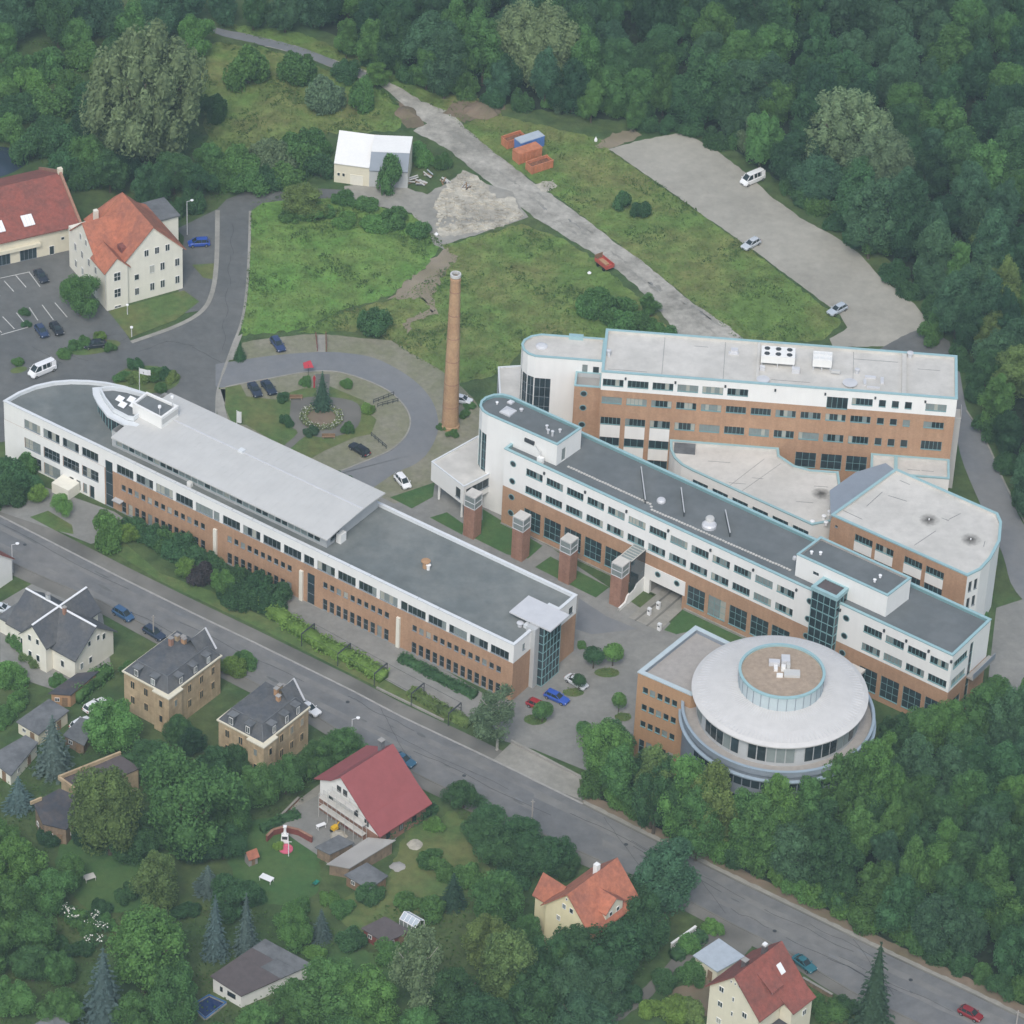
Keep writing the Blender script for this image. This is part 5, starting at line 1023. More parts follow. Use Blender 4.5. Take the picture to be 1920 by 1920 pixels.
for z in (2.2, 4.2, 6.2):
    y0, y1 = (-6, 4) if z < 6 else (-4, 2)
    for x in (-6.6, -5.6): sb.bar(h7.w(x, y0, z), h7.w(x, y1, z), .06); sb.bar(h7.w(x, y0, z + 1), h7.w(x, y1, z + 1), .05)
sb.build('tubes', 'metal_roof', sc_)
for z in (2.2, 4.2, 6.2):
    y0, y1 = (-6, 4) if z < 6 else (-4, 2); p = [h7.w(-6.6, y0, 0)[:2], h7.w(-5.6, y0, 0)[:2], h7.w(-5.6, y1, 0)[:2], h7.w(-6.6, y1, 0)[:2]]; MB().prism(p, z + .03, z + .09, True, True).build('platform', 'roof_pale', sc_)
chimney(h7, 4.6, 1.1, 8.8, 11.6, .4, 'felt_grey')
# cream house with orange roof
h8 = house('house', 'tall narrow cream house with orange tile roof and dormer, half hidden by trees', (15.2, -112.1), R(50.0))
gable(h8, 'wall', 'yellow_plaster', 'tile_orange', -5.4, 5.6, [(-5.4, 8.6), (0, 14.4), (5.2, 8.9)], -4.6, 4.5, -.3, .5)
for y, z in ((-.7, 10.6), (.8, 10.6), (1.8, 7.6), (-2.4, 7.6), (.4, 12.6), (1.8, 4.2), (-2.0, 4.2)): h8.win('W', y, z, .75 if z < 12 else .35, 1.0 if z < 12 else .5, 5.4, cols=1)
gable(h8, 'dormer_wall', 'cream', 'tile_orange', -4.7, -1.2, [(-2.2, 10.8), (0.2, 12.8), (2.6, 10.8)], -1.8, 2.2, 9.0, .3, axis='y')
for x in (-.7, 1.0): h8.win('S', x, 9.5, .7, .9, 4.7, cols=1)
h8.box('chimney', 'white', 1.4, 2.2, .2, 1.0, 13.2, 15.4)
h8.box('wing_wall', 'yellow_plaster', -3.6, .5, 4.55, 8.2, -.3, 7.8); gable(h8, None, None, 'tile_orange', 4.0, 8.4, [(-3.9, 7.6), (-1.5, 10.8), (.8, 7.6)], 0, 0, 0, .2, axis='y')
# house with brown-red roof, bottom right
h9 = house('house', 'cream house with brown red roof, skylights and dormer beside the flat garage', (40.8, -128.6), R(49.0)); dz = 3.0
gable(h9, 'wall', 'cream', 'tile_red', -5.1, 5.2, [(-5.6, 5.3 + dz), (0, 11 + dz), (5.4, 5.4 + dz)], -4.9, 4.8, -.3, .5)
for y in (-.8, 0, .8): h9.win('W', y, 8.9 + dz, .35, .5, 5.1, cols=1)
for y, z in ((2.5, 5.8 + dz), (2.5, 2.7 + dz), (-2.3, 3.6 + dz), (2.5, 2.2), (-2.3, 2.2)): h9.win('W', y, z, .95, 1.1, 5.1, cols=2)
for z in (5.4 + dz, 2.4 + dz): h9.win('W', .1, z, .4, .9, 5.1, cols=1)
h9.box('dormer', 'tile_red', -1.2, .9, -4.0, -1.6, 6.6 + dz, 8.0 + dz); MB().slab([h9.w(-1.6, -4.5, 7.8 + dz), h9.w(1.2, -4.5, 7.8 + dz), h9.w(1.2, -1.2, 9.85 + dz), h9.w(-1.6, -1.2, 9.85 + dz)], .12).build('dormer_roof', 'tile_red', h9.o); h9.win('S', -.1, 6.8 + dz, 1.6, .8, 3.95, cols=3)
x, y = 2.9, -2.4; zf = lambda yy: 11 + dz + yy * 1.018 + .1
MB().slab([h9.w(x - .5, y - .6, zf(y - .6)), h9.w(x + .5, y - .6, zf(y - .6)), h9.w(x + .5, y + .6, zf(y + .6)), h9.w(x - .5, y + .6, zf(y + .6))], .1).build('skylight', 'plastic_white', h9.o)
chimney(h9, 2.0, .4, 10 + dz, 12.2 + dz, .35, 'felt_brown'); chimney(h9, -1.6, 1.2, 9.4 + dz, 11.0 + dz, .4, 'felt_brown'); h9.box('chimney_cover', 'plastic_white', 1.7, 2.3, .1, .7, 12.3 + dz, 12.6 + dz)
h9.box('side_wing', 'cream', .2, 5.2, -7.2, -4.95, -.3, 4.6 + dz); MB().slab([h9.w(0, -7.7, 4.5 + dz), h9.w(5.5, -7.7, 4.5 + dz), h9.w(5.5, -4.6, 6.2 + dz), h9.w(0, -4.6, 6.2 + dz)], .15).build('wing_roof', 'tile_red', h9.o)
h9.win('S', 3.4, 4.8, .9, 1.1, 7.2, cols=2); h9.box('porch_roof', 'felt_dark', -3.4, .1, -8.6, -5.0, 4.6, 4.8); h9.box('porch_wall', 'cream', -3.2, 0, -8.4, -5.0, -.3, 4.6)
# sheds and small roofs traced by their roof corners
def shed(name, label, cat, corners, wall, roof, th=.18, inset=.25, z0=-.2, parts=True):
    P3 = [G(x, y, z) for x, y, z in corners]
    if area([(p.x, p.y) for p in P3]) < 0: P3 = P3[::-1]
    c = sum((p.xy for p in P3), Vector((0, 0))) / len(P3); o = thing(name, label, cat, (c.x, c.y, 0))
    ins = offset_poly([p.xy for p in P3], inset); n = len(P3); mb = MB()
    for i in range(n):
        j = (i + 1) % n; a, b = ins[i], ins[j]; mb.quad((a.x, a.y, z0), (b.x, b.y, z0), (b.x, b.y, P3[j].z - th), (a.x, a.y, P3[i].z - th))
    mb.build('wall', wall, o); MB().slab([tuple(p) for p in P3], th).build('roof', roof, o)
    if parts:
        for i in range(n):
            a, b = ins[i], ins[(i + 1) % n]; t = (b - a); L = t.length; t = t / L; out = Vector((t.y, -t.x))
            if out.dot(Vector((0, -1))) > .3 and L > 2.2:
                p = a + t * L * .3 + out * .2; place_window(o, (p.x, p.y, 1.0), math.atan2(t.y, t.x), .8, .8, 2, 1, 'white_frame', 'glass', .1, False, False)
                p = a + t * L * .7 + out * .2; place_window(o, (p.x, p.y, 0.0), math.atan2(t.y, t.x), .9, 1.9, 1, 1, 'wood', 'wood', 0, False, False, 'door')
    return o
shed('garage', 'flat pale blue roofed garage beside the brown red roofed house', 'garage', [(1299, 1791, 3), (1348, 1759, 3), (1397, 1793, 3), (1345, 1822, 3)], 'cream', 'steel_pale', .2, .3)
shed('shed', 'dark roofed garden garage with orange brick wall below the cross gabled house', 'shed', [(90, 1300, 2.8), (145, 1262, 3.2), (186, 1258, 3.2), (133, 1303, 2.8)], 'brick_orange', 'felt_dark')
shed('shed', 'grey felt roofed shed with pale wall beside the hedge in the lower left gardens', 'shed', [(30, 1353, 2.5), (92, 1310, 2.8), (130, 1332, 2.8), (72, 1378, 2.5)], 'cream', 'felt_grey')
shed('shed', 'low grey shed at the left picture edge next to the blue spruce', 'shed', [(-25, 1420, 2.6), (48, 1378, 2.8), (72, 1392, 2.8), (20, 1455, 2.4)], 'cream_pale', 'felt_grey')
shed('shed', 'small grey roofed shed with brick chimney hidden beside the round green tree', 'shed', [(118, 1378, 2.4), (150, 1345, 2.6), (182, 1352, 2.6), (158, 1398, 2.4)], 'old_brick', 'felt_grey')
ru = shed('outbuilding', 'roofless looking tan brick outbuilding with dark sunken roof behind garden trees', 'outbuilding', [(112, 1462, 4.2), (225, 1415, 4.6), (262, 1440, 4.6), (152, 1490, 4.2)], 'sandstone', 'felt_brown', .2, .15)
for a, b in (((110, 1458), (226, 1412)), ((110, 1458), (152, 1488))): p, q_ = G(*a, 4.8), G(*b, 4.8); MB().bar(p, q_, .35, .7).build('parapet', 'sandstone', ru)
sh = shed('barn', 'old brick barn with dark blue roof among garden trees', 'barn', [(62, 1505, 5.0), (112, 1478, 5.4), (160, 1500, 5.0), (125, 1555, 3.6), (80, 1545, 3.6)], 'old_brick', 'felt_dark')
p, q_ = G(57, 1506, 5.4), G(78, 1497, 5.4); MB().bar(p, q_, .3, .6).build('parapet', 'sandstone', sh)
o10 = thing('garden_house', 'long pale garden house with patchwork brown and grey felt roof', 'garden house', tuple(G(480, 1850)))
def rp(x, y, z): return tuple(G(x, y, z))
e0, e1, r0_, r1_, f0, f1 = (452, 1868, 2.9), (585, 1805, 2.9), (395, 1830, 2.9), (495, 1758, 3.6), None, None
AA, BB, CC_, DD = G(452, 1868, 2.8), G(586, 1808, 2.8), G(497, 1760, 3.6), G(394, 1830, 3.3)
for nm, t0, t1, s0, s1, m in (('roof_panel', 0, .55, 0, 1, 'felt_brown'), ('roof_panel', .552, .76, .5, 1, 'felt_brown'), ('roof_panel', .552, .8, 0, .498, 'felt_grey'), ('roof_panel', .762, 1, .5, 1, 'felt_grey'), ('roof_panel', .802, 1, 0, .498, 'felt_grey')):
    f = lambda t, s: tuple((AA.lerp(BB, t)).lerp(DD.lerp(CC_, t), s)); MB().slab([f(t0, s0), f(t1, s0), f(t1, s1), f(t0, s1)], .15).build(nm, m, o10)
ins = offset_poly([p.xy for p in (AA, BB, CC_, DD)], .3); zz = [2.6, 2.6, 3.3, 3.0]; mb = MB()
for i in range(4): j = (i + 1) % 4; mb.quad((ins[i].x, ins[i].y, -.2), (ins[j].x, ins[j].y, -.2), (ins[j].x, ins[j].y, zz[j]), (ins[i].x, ins[i].y, zz[i]))
mb.build('wall', 'white', o10)
a, b = ins[3], ins[0]; t = (b - a).normalized(); L_ = (b - a).length; out = Vector((t.y, -t.x))
for f_, w_ in ((.3, .5), (.66, 1.6)): p = a + t * L_ * f_ + out * .2; place_window(o10, (p.x, p.y, 1.1), math.atan2(t.y, t.x), w_, .9, 2 if w_ > 1 else 1, 1, 'dark_frame', 'glass', 0, False, False)
shed('shed', 'dark red garden shed with white trim half covered by shrubs', 'shed', [(677, 1740, 2.4), (722, 1718, 2.8), (770, 1745, 2.4), (722, 1768, 2.2)], 'wood_red', 'felt_brown')
shed('shed', 'open grey roofed timber shed at the end of the terrace', 'shed', [(645, 1640, 2.3), (688, 1617, 2.5), (728, 1642, 2.4), (692, 1668, 2.2)], 'wood', 'felt_grey')
shed('lean_to', 'flat grey lean to roof over the terrace of the house under repair', 'shed', [(612, 1620, 2.4), (690, 1570, 2.8), (742, 1575, 2.8), (655, 1628, 2.4)], 'old_brick', 'concrete', parts=False)
shed('lean_to', 'small grey canopy roof beside the pile of boards on the terrace', 'shed', [(590, 1588, 2.3), (635, 1565, 2.3), (665, 1580, 2.3), (618, 1602, 2.3)], 'old_brick', 'felt_grey', parts=False)
shed('shed', 'grey pitched shed roof at the bottom edge below the spruce', 'shed', [(62, 1922, 2.4), (100, 1898, 3.4), (135, 1922, 2.4), (100, 1950, 2.4)], 'wood', 'felt_grey')
# pale industrial shed beyond the meadow
sN = thing('industrial_shed', 'white roofed industrial shed with blue grey side beyond the meadow', 'shed', tuple(G(692, 350)))
a0, a1, a2 = G(626, 341), G(692, 350), G(764, 353)
dirb = Vector((0.06, 1.0)).normalized()
bk_ = lambda p, d, z: (p.x + dirb.x * d, p.y + dirb.y * d, z)
za, zb = 4.6, 7.0
MB().slab([bk_(a0, -.3, za), bk_(a1, -.3, za), bk_(a1, 8.2, zb), bk_(a0, 8.2, zb)], .15).build('roof', 'white', sN)
MB().slab([bk_(a1, 2.6, 6.6), bk_(a2, 2.6, 6.6), bk_(a2, 8.2, zb), bk_(a1, 8.2, zb)], .15).build('roof', 'white', sN)
MB().slab([bk_(a1, -.3, za - .6), bk_(a2, -.3, za - .6), bk_(a2, 2.6, 6.55), bk_(a1, 2.6, 6.55)], .12).build('side_slope', 'metal_blue', sN)
MB().add([bk_(a0, 0, -.2), bk_(a1, 0, -.2), bk_(a1, 0, za - .15), bk_(a0, 0, za - .15)], [(0, 1, 2, 3)]).build('front_wall', 'cream', sN); MB().add([bk_(a1, .0, -.2), bk_(a2, 0, -.2), bk_(a2, 0, za - .75), bk_(a1, 0, za - .75)], [(0, 1, 2, 3)]).build('side_wall', 'soffit', sN)
mb = MB()
for p, zf in ((a0, za - .15), (a2, za - .75)): mb.poly([bk_(p, 0, -.2), bk_(p, 8, -.2), bk_(p, 8, zb - .2), bk_(p, 2.6, 6.3 if p is a2 else 5.2), bk_(p, 0, zf)])
mb.quad(bk_(a0, 8, -.2), bk_(a2, 8, -.2), bk_(a2, 8, zb - .2), bk_(a0, 8, zb - .2)); mb.build('end_wall', 'cream', sN)
t = (a1 - a0).xy.normalized(); rz = math.atan2(t.y, t.x)
for u, z, w_, h_, nm, gl in ((.95, 1.6, .6, .8, 'window', 'glass'), (1.95, 1.6, .6, .8, 'window', 'glass'), (4.6, .0, 2.6, 2.3, 'roller_door', 'cream_pale')):
    p = a0.xy + t * u + Vector((t.y, -t.x)) * .2; place_window(sN, (p.x, p.y, z), rz, w_, h_, 1, 1, 'cream_pale', gl, 0, False, False, nm)
# brick chimney stack
ch = thing('factory_chimney', 'tall round tapering brick factory chimney with metal cap beside the loop road', 'chimney', (-12.1, 25.0, 0))
MB().lathe([(1.75, -.2), (1.72, .6), (1.55, .8), (0.92, 32.2), (1.0, 32.3), (1.0, 32.8), (.92, 32.85), (.92, 33.2)], 28).build('shaft', 'chimney_brick', ch, world=False)
MB().lathe([(1.0, 33.2), (1.0, 33.75), (.72, 33.78), (.72, 33.1)], 28).build('cap', 'metal_roof', ch, world=False)
for z in (5, 10, 15, 20, 25, 30): rr = 1.55 - .63 * (z - .8) / 31.4 + .02; MB().lathe([(rr, z), (rr + .03, z + .02), (rr + .03, z + .13), (rr, z + .15)], 28).build('steel_band', 'brick_red', ch, world=False)

# ------------------------------------------------------------------ vehicles (x forward)
def loft(st):                         # stations of (x, [(y,z)...]) joined into a skin, mirrored in y
    mb = MB(); n = len(st[0][1]); rings = []
    for x, sec in st:
        full = [(x, -y, z) for y, z in sec] + [(x, y, z) for y, z in sec[::-1]]; b = len(mb.v); mb.v += full; rings.append(b)
    m = 2 * n
    for a, b in zip(rings[:-1], rings[1:]):
        for i in range(m): j = (i + 1) % m; mb.f.append([a + i, b + i, b + j, a + j])
    mb.f.append([rings[0] + i for i in range(m)]); mb.f.append([rings[-1] + i for i in range(m - 1, -1, -1)])
    return mb
def car_proto(kind):
    L, Wd, hood, belt, H, ws, rf, rr, tail = {'hatch': (4.0, .84, .86, .92, 1.46, .95, .25, -1.35, -1.85), 'estate': (4.5, .87, .84, .92, 1.46, .85, .1, -1.75, -2.1), 'sedan': (4.45, .87, .82, .92, 1.42, .85, .1, -1.0, -1.65), 'mpv': (4.25, .87, .92, .98, 1.62, 1.25, .45, -1.6, -1.95),
        'van': (5.5, 1.0, 1.2, 1.3, 2.25, 2.1, 1.35, -2.6, -2.7)}[kind]
    h2 = L / 2; root = new_obj('car_prototype', None)
    st = [(h2, [(Wd * .55, .35), (Wd * .72, .42), (Wd * .70, .62), (Wd * .60, .68)]), (h2 - .12, [(Wd * .8, .26), (Wd * .95, .38), (Wd * .92, .66), (Wd * .74, .74)]), (h2 - .5, [(Wd * .9, .22), (Wd, .4), (Wd * .98, .72), (Wd * .8, hood - .03)]),
          (ws, [(Wd * .9, .22), (Wd, .42), (Wd, belt - .12), (Wd * .86, hood + .06)]), (0, [(Wd * .9, .22), (Wd, .45), (Wd, belt - .1), (Wd * .88, belt)]), (-h2 + .6, [(Wd * .9, .22), (Wd, .45), (Wd, belt - .1), (Wd * .88, belt)]), (-h2 + .12, [(Wd * .85, .28), (Wd * .96, .42), (Wd * .94, belt - .14), (Wd * .8, belt - .02)]), (-h2, [(Wd * .7, .38), (Wd * .84, .45), (Wd * .82, belt - .25), (Wd * .7, belt - .14)])]
    body = loft(st).build('body', 'paint', root, smooth=False)
    gw, rw = Wd * .87, Wd * .68
    g = loft([(ws + .02, [(gw * .8, belt - .08), (gw * .9, belt - .04), (gw * .88, belt), (gw * .8, belt + .02)]), (rf, [(gw, belt - .1), (gw, belt - .02), (rw + .02, H - .08), (rw * .9, H - .05)]), (rr, [(gw, belt - .1), (gw, belt - .02), (rw + .02, H - .09), (rw * .9, H - .06)]), (tail, [(gw * .9, belt - .12), (gw * .94, belt - .06), (gw * .9, belt + .02), (gw * .8, belt + .04)])])
    g.build('windows', 'glass', root)
    rt = MB(); xs = [rf + .06, rf - .3, (rf + rr) / 2, rr + .2, rr - .04]; zs = [H - .05, H - .01, H, H - .02, H - .07]
    for i in range(4):
        for s in (-1, 0):
            y0, y1 = (-rw, 0) if s else (0, rw)
            za = lambda y, z: z - (.05 if abs(y) > .1 else 0)
            rt.quad((xs[i], y0, za(y0, zs[i]) + .02), (xs[i + 1], y0, za(y0, zs[i + 1]) + .02), (xs[i + 1], y1, za(y1, zs[i + 1]) + .02), (xs[i], y1, za(y1, zs[i]) + .02))
    rt.build('roof', 'paint', root)
    pl = MB()
    for s in (-1, 1):
        for x0, x1 in ((ws, rf), (tail, rr)): pl.bar((x0, s * gw * .84, belt), (x1, s * rw, H - .05), .09)
        for x in ((rf + rr) / 2 + .1, (rf + rr) / 2 - .8): pl.bar((x, s * (gw + .005), belt - .03), (x, s * (rw + .03), H - .07), .07)
    if kind == 'van':
        for s in (-1, 1): pl.quad((rr, s * (gw + .012), belt - .05), (rr * .62, s * (gw + .012), belt - .05), (rr * .62, s * (rw + .035), H - .08), (rr, s * (rw + .035), H - .08)); pl.bar((rf - .9, s * (gw + .006), belt), (rf - .9, s * (rw + .03), H - .07), .3, .05)
    pl.build('pillars', 'paint', root)
    wm = MB()
    prof = [(.0, -.1), (.2, -.1), (.31, -.09), (.32, -.05), (.32, .08), (.2, .1), (.0, .1)]; n = 14
    for r_, y in prof: wm.v += [(r_ * math.cos(2 * math.pi * i / n), y, .32 + r_ * math.sin(2 * math.pi * i / n)) for i in range(n)]
    for j in range(len(prof) - 1): wm.f += [[j * n + i, j * n + (i + 1) % n, (j + 1) * n + (i + 1) % n, (j + 1) * n + i] for i in range(n)]
    wme = wm.mesh('wheel', 'tyre')
    rm = MB()
    for s in (-.112, .112): rm.add([(.19 * math.cos(2 * math.pi * i / 10), s, .32 + .19 * math.sin(2 * math.pi * i / 10)) for i in range(10)], [tuple(range(10))])
    rme = rm.mesh('rim', 'chrome')
    for x in (h2 - .82, -h2 + .78):
        for s in (-1, 1): w_ = new_obj('wheel', wme, root, (x, s * (Wd - .07), 0)); new_obj('rim', rme, w_)
    hl = MB().box(-.06, .06, -.16, .16, -.07, .07).mesh('headlight', 'lamp_white'); tl = MB().box(-.05, .05, -.13, .13, -.1, .1).mesh('tail_light', 'lamp_red')
    for s in (-1, 1): new_obj('headlight', hl, root, (h2 - .1, s * Wd * .68, .62)); new_obj('tail_light', tl, root, (-h2 + .03, s * Wd * .68, .72))
    MB().box(h2 - .02, h2 + .02, -Wd * .3, Wd * .3, .42, .55).build('grille', 'tyre', root); MB().box(-h2 - .02, -h2 + .02, -.26, .26, .5, .62).build('number_plate', 'plastic_white', root)
    for s in (-1, 1): MB().box(ws - .25, ws - .1, min(s * Wd, s * (Wd + .16)), max(s * Wd, s * (Wd + .16)), belt - .02, belt + .12).build('mirror', 'paint', root)
    return root
PROTO = {k: car_proto(k) for k in ('hatch', 'estate', 'sedan', 'mpv', 'van')}
CARS = [  # kind, pixel centre, pixel heading, colour, name, label, category
    ('mpv', (373, 455), (-1, .06), (.02, .07, .35), 'parked_car', 'bright blue car parked alone beside the cream house with orange roof'),
    ('sedan', (77, 517), (.75, 1), (.025, .03, .045), 'parked_car', 'dark blue car in the top row of the marked car park by the barn'),
    ('hatch', (78, 620), (.75, 1), (.03, .05, .11), 'parked_car', 'blue black car farther from the shrub bed, one of a pair below the parking lines'),
    ('hatch', (106, 616), (.75, 1), (.02, .022, .03), 'parked_car', 'black car nearer the shrub bed, one of a pair below the parking lines'),
    ('sedan', (178, 645), (-1, .12), (.02, .025, .035), 'parked_car', 'dark car half hidden behind the long shrub bed of the car park'),
    ('van', (79, 694), (-1, .42), (.80, .80, .80), 'parked_van', 'white minibus standing by the rounded end of the long building'),
    ('estate', (521, 645), (.7, 1), (.03, .05, .13), 'parked_car', 'blue car parked on the outer grass parking of the loop road'),
    ('sedan', (478, 730), (.6, 1), (.025, .035, .06), 'parked_car', 'dark blue car, nearer the access road of the pair on the planted round'),
    ('sedan', (504, 726), (.75, 1), (.02, .03, .055), 'parked_car', 'dark blue car, nearer the red banner of the pair on the planted round'),
    ('estate', (674, 842), (-1, -.65), (.012, .014, .02), 'parked_car', 'black estate car parked on the planted round near the metal roof'),
    ('mpv', (755, 902), (.85, 1), (.82, .82, .82), 'parked_car', 'white off road car parked by the lawn in front of the pavilion'),
    ('hatch', (866, 749), (1, .2), (.75, .76, .78), 'parked_car', 'white car half hidden behind the factory chimney'),
    ('sedan', (1081, 1278), (1, .62), (.62, .64, .66), 'parked_car', 'silver car partly covered by a ball tree at the glazed entrance'),
    ('estate', (1044, 1307), (1, .45), (.03, .09, .42), 'parked_car', 'bright blue estate car in the courtyard beside the silver car'),
    ('hatch', (1008, 1322), (1, .45), (.32, .015, .02), 'parked_car', 'dark red car behind a ball tree at the end of the long building'),
    ('mpv', (231, 1151), (1, .62), (.04, .10, .20), 'parked_car', 'blue people carrier parked on the street by the cross gabled house'),
    ('estate', (289, 1186), (1, .62), (.03, .045, .08), 'parked_car', 'dark blue car parked behind the wooden pole on the street'),
    ('sedan', (580, 1328), (1, .62), (.80, .80, .80), 'parked_car', 'white car parked on the street behind the right sandstone villa'),
    ('sedan', (757, 1424), (1, .55), (.04, .12, .19), 'parked_car', 'teal blue car parked on the street behind the red sheet roof'),
    ('sedan', (1508, 1806), (1, .75), (.03, .14, .17), 'parked_car', 'teal car parked on the street beside the brown red roofed house'),
    ('hatch', (1820, 1900), (1, .5), (.22, .015, .02), 'parked_car', 'dark red car at the lower right end of the street'),
    ('estate', (1408, 457), (-1, .55), (.52, .55, .58), 'parked_car', 'silver car standing in the middle of the gravel car park edge'),
    ('estate', (1570, 580), (-1, .5), (.45, .50, .55), 'parked_car', 'silver blue car at the lower end of the gravel car park'),
    ('van', (1411, 336), (-1, .42), (.80, .80, .80), 'parked_van', 'white delivery van beside the trees on the gravel car park'),
    ('hatch', (2, 1140), (1, .2), (.60, .64, .68), 'parked_car', 'silver car cut by the left picture edge in the yard'),
    ('estate', (178, 1322), (1, -.6), (.78, .78, .78), 'parked_car', 'white car parked behind the hedge next to the round green tree'),
    ('hatch', (151, 1356), (1, -.6), (.72, .74, .76), 'parked_car', 'white car almost covered by the round green tree in the gardens'),
]
used = set()
for kind, px, hd, col, nm, lab in CARS:
    p = G(*px, .7); a = G(px[0] + hd[0] * 8, px[1] + hd[1] * 8, .7) - p
    src = PROTO[kind]; o = copy_tree(src, None, (p.x, p.y, 0.09), math.atan2(a.y, a.x), (*col, 1)); o.name = nm
    tag(o, lab, 'van' if kind == 'van' else 'car', 'cars and vans parked around the complex')
    for ch in o.children:
        ch.color = (*col, 1)
for r_ in PROTO.values():
    for ch in list(r_.children_recursive) + [r_]: bpy.data.objects.remove(ch)

# ------------------------------------------------------------------ skips, trailer, yard clutter
def skip(label, px, ang, Lx, Ly, H, m, lid, z=0.05):
    p = G(*px, 0); o = thing('container', label, 'container', (p.x, p.y, z), ang, 'containers on the meadow'); t = .12
    b = MB(); b.box(-Lx, Lx, -Ly, -Ly + t, 0, H); b.box(-Lx, Lx, Ly - t, Ly, 0, H); b.box(-Lx, -Lx + t, -Ly + t, Ly - t, 0, H); b.box(Lx - t, Lx, -Ly + t, Ly - t, 0, H); b.box(-Lx + t, Lx - t, -Ly + t, Ly - t, .02, .15); b.build('body', m, o, world=False)
    r_ = MB()
    for k in range(7): x = -Lx + .3 + (2 * Lx - .6) * k / 6; r_.box(x - .06, x + .06, -Ly - .08, -Ly, .1, H - .05); r_.box(x - .06, x + .06, Ly, Ly + .08, .1, H - .05)
    r_.build('ribs', m, o, world=False)
    MB().box(-Lx - .05, Lx + .05, -Ly - .06, -Ly + .16, H, H + .1).build('rim', m, o, world=False); MB().box(-Lx - .05, Lx + .05, Ly - .16, Ly + .06, H, H + .1).build('rim', m, o, world=False)
    if lid: MB().box(-Lx, Lx, -Ly, Ly, H + .1, H + .25).build('lid', lid, o, world=False)
    else:
        pile = MB(); n = 9
        for i in range(n):
            for j in range(5): pile.v.append((-Lx + .15 + (2 * Lx - .3) * i / (n - 1), -Ly + .15 + (2 * Ly - .3) * j / 4, H - .55 + random.uniform(0, .5) * (0 < i < n - 1) * (0 < j < 4)))
        pile.f = [[i * 5 + j, (i + 1) * 5 + j, (i + 1) * 5 + j + 1, i * 5 + j + 1] for i in range(n - 1) for j in range(4)]; pile.build('load', 'orange_dark', o, world=False)
    return o
av = math.atan2((G(1036, 292) - G(975, 312)).y, (G(1036, 292) - G(975, 312)).x)
skip('open orange waste container at the back of the group on the meadow', (963, 270), av, 2.3, 1.15, 1.8, 'orange_steel', None)
skip('closed container with pale blue lid between the orange ones', (992, 276), av, 2.9, 1.15, 2.2, 'blue_steel', 'steel_pale')
skip('orange container with closed pale orange lid in the middle of the group', (988, 297), av, 2.8, 1.2, 2.2, 'orange_steel', 'orange_steel')
skip('open orange waste container nearest the track with dark load', (1011, 316), av, 2.6, 1.15, 1.7, 'orange_steel', None)
p = G(1133, 502); tr = thing('trailer', 'red farm trailer with open load bed standing beside the concrete track', 'trailer', (p.x, p.y, .06), math.atan2((G(1152, 517) - G(1115, 488)).y, (G(1152, 517) - G(1115, 488)).x))
MB().box(-1.9, 1.9, -.95, .95, .8, 1.0).build('bed', 'red_steel', tr, world=False); bs = MB(); bs.box(-1.9, 1.9, -.97, -.9, 1.0, 1.6); bs.box(-1.9, 1.9, .9, .97, 1.0, 1.6); bs.box(1.85, 1.92, -.9, .9, 1.0, 1.6); bs.build('side_boards', 'red_steel', tr, world=False)
MB().bar((-1.9, 0, .75), (-3.1, 0, .6), .14).build('drawbar', 'metal_dark', tr, world=False); MB().box(-1.2, 1.0, -.5, .4, 1.0, 1.35).build('load', 'brick_orange', tr, world=False)
hb_ = MB(); hb_.box(-2.0, -1.9, -.95, .95, 1.0, 2.2); hb_.build('head_rack', 'wood', tr, world=False)
wme = MB().lathe([(.0, -.1), (.38, -.1), (.42, 0), (.38, .1), (.0, .1)], 14).mesh('wheel', 'tyre')
for x in (-1.0, .9):
    for s in (-1, 1): w_ = new_obj('wheel', wme, tr, (x, s * .9, .42)); w_.rotation_euler = (math.pi / 2, 0, 0)
# debris around the industrial shed
deb = [((770, 340), 1.6, 1.0, 1.2, 'metal_roof', 'stack of grey steel parts at the corner of the industrial shed', 'scrap'), ((790, 345), 1.3, .9, .9, 'felt_grey', 'pile of timber frames beside the industrial shed', 'frames'), ((803, 330), 1.1, .9, 1.1, 'steel_pale', 'pale covered stack behind the timber frames', 'stack'), ((833, 342), 1.0, .7, .8, 'metal_dark', 'dark scrap heap at the edge of the rubble field', 'scrap'), ((875, 352), 1.4, .8, .6, 'metal_dark', 'dark metal scrap lying on the rubble field', 'scrap'), ((1117, 265), .6, .5, .8, 'plastic_white', 'white bag dumped near the corner of the gravel car park', 'bag'), ((1105, 513), .7, .4, .35, 'plastic_white', 'white bag lying in the meadow near the red trailer', 'bag'), ((818, 441), .7, .5, .5, 'plastic_white', 'white rubbish bag at the lower tip of the rubble field', 'bag'), ((63, 166), .8, .7, 1.6, 'plastic_white', 'small white sign or post among bushes at the upper left', 'post')]
for (px, sx, sy, hh, m, lab, cat) in deb:
    p = G(*px); o = thing('debris_pile' if cat not in ('bag', 'post') else 'white_' + cat, lab, cat, (p.x, p.y, .07), random.uniform(0, 3))
    if cat in ('bag', 'post'):
        MB().lathe([(sx * .55, 0), (sx * .6, hh * .4), (sx * .35, hh * .85), (.05, hh)], 9).build('sack', m, o, world=False); MB().lathe([(sx * .16, hh * .8), (sx * .1, hh), (sx * .22, hh * 1.15)], 7).build('neck', m, o, world=False)
    else:
        for k in range(9):
            b = MB(); L = random.uniform(.4, 1) * sx; a = random.uniform(-.5, .5); z = random.uniform(.05, hh); y = random.uniform(-sy, sy); b.bar((-L, y - a, z * .6), (L, y + a, z), random.uniform(.1, .3), random.uniform(.1, .25)); b.build('beam', random.choice([m, 'wood', 'metal_roof']), o, world=False)
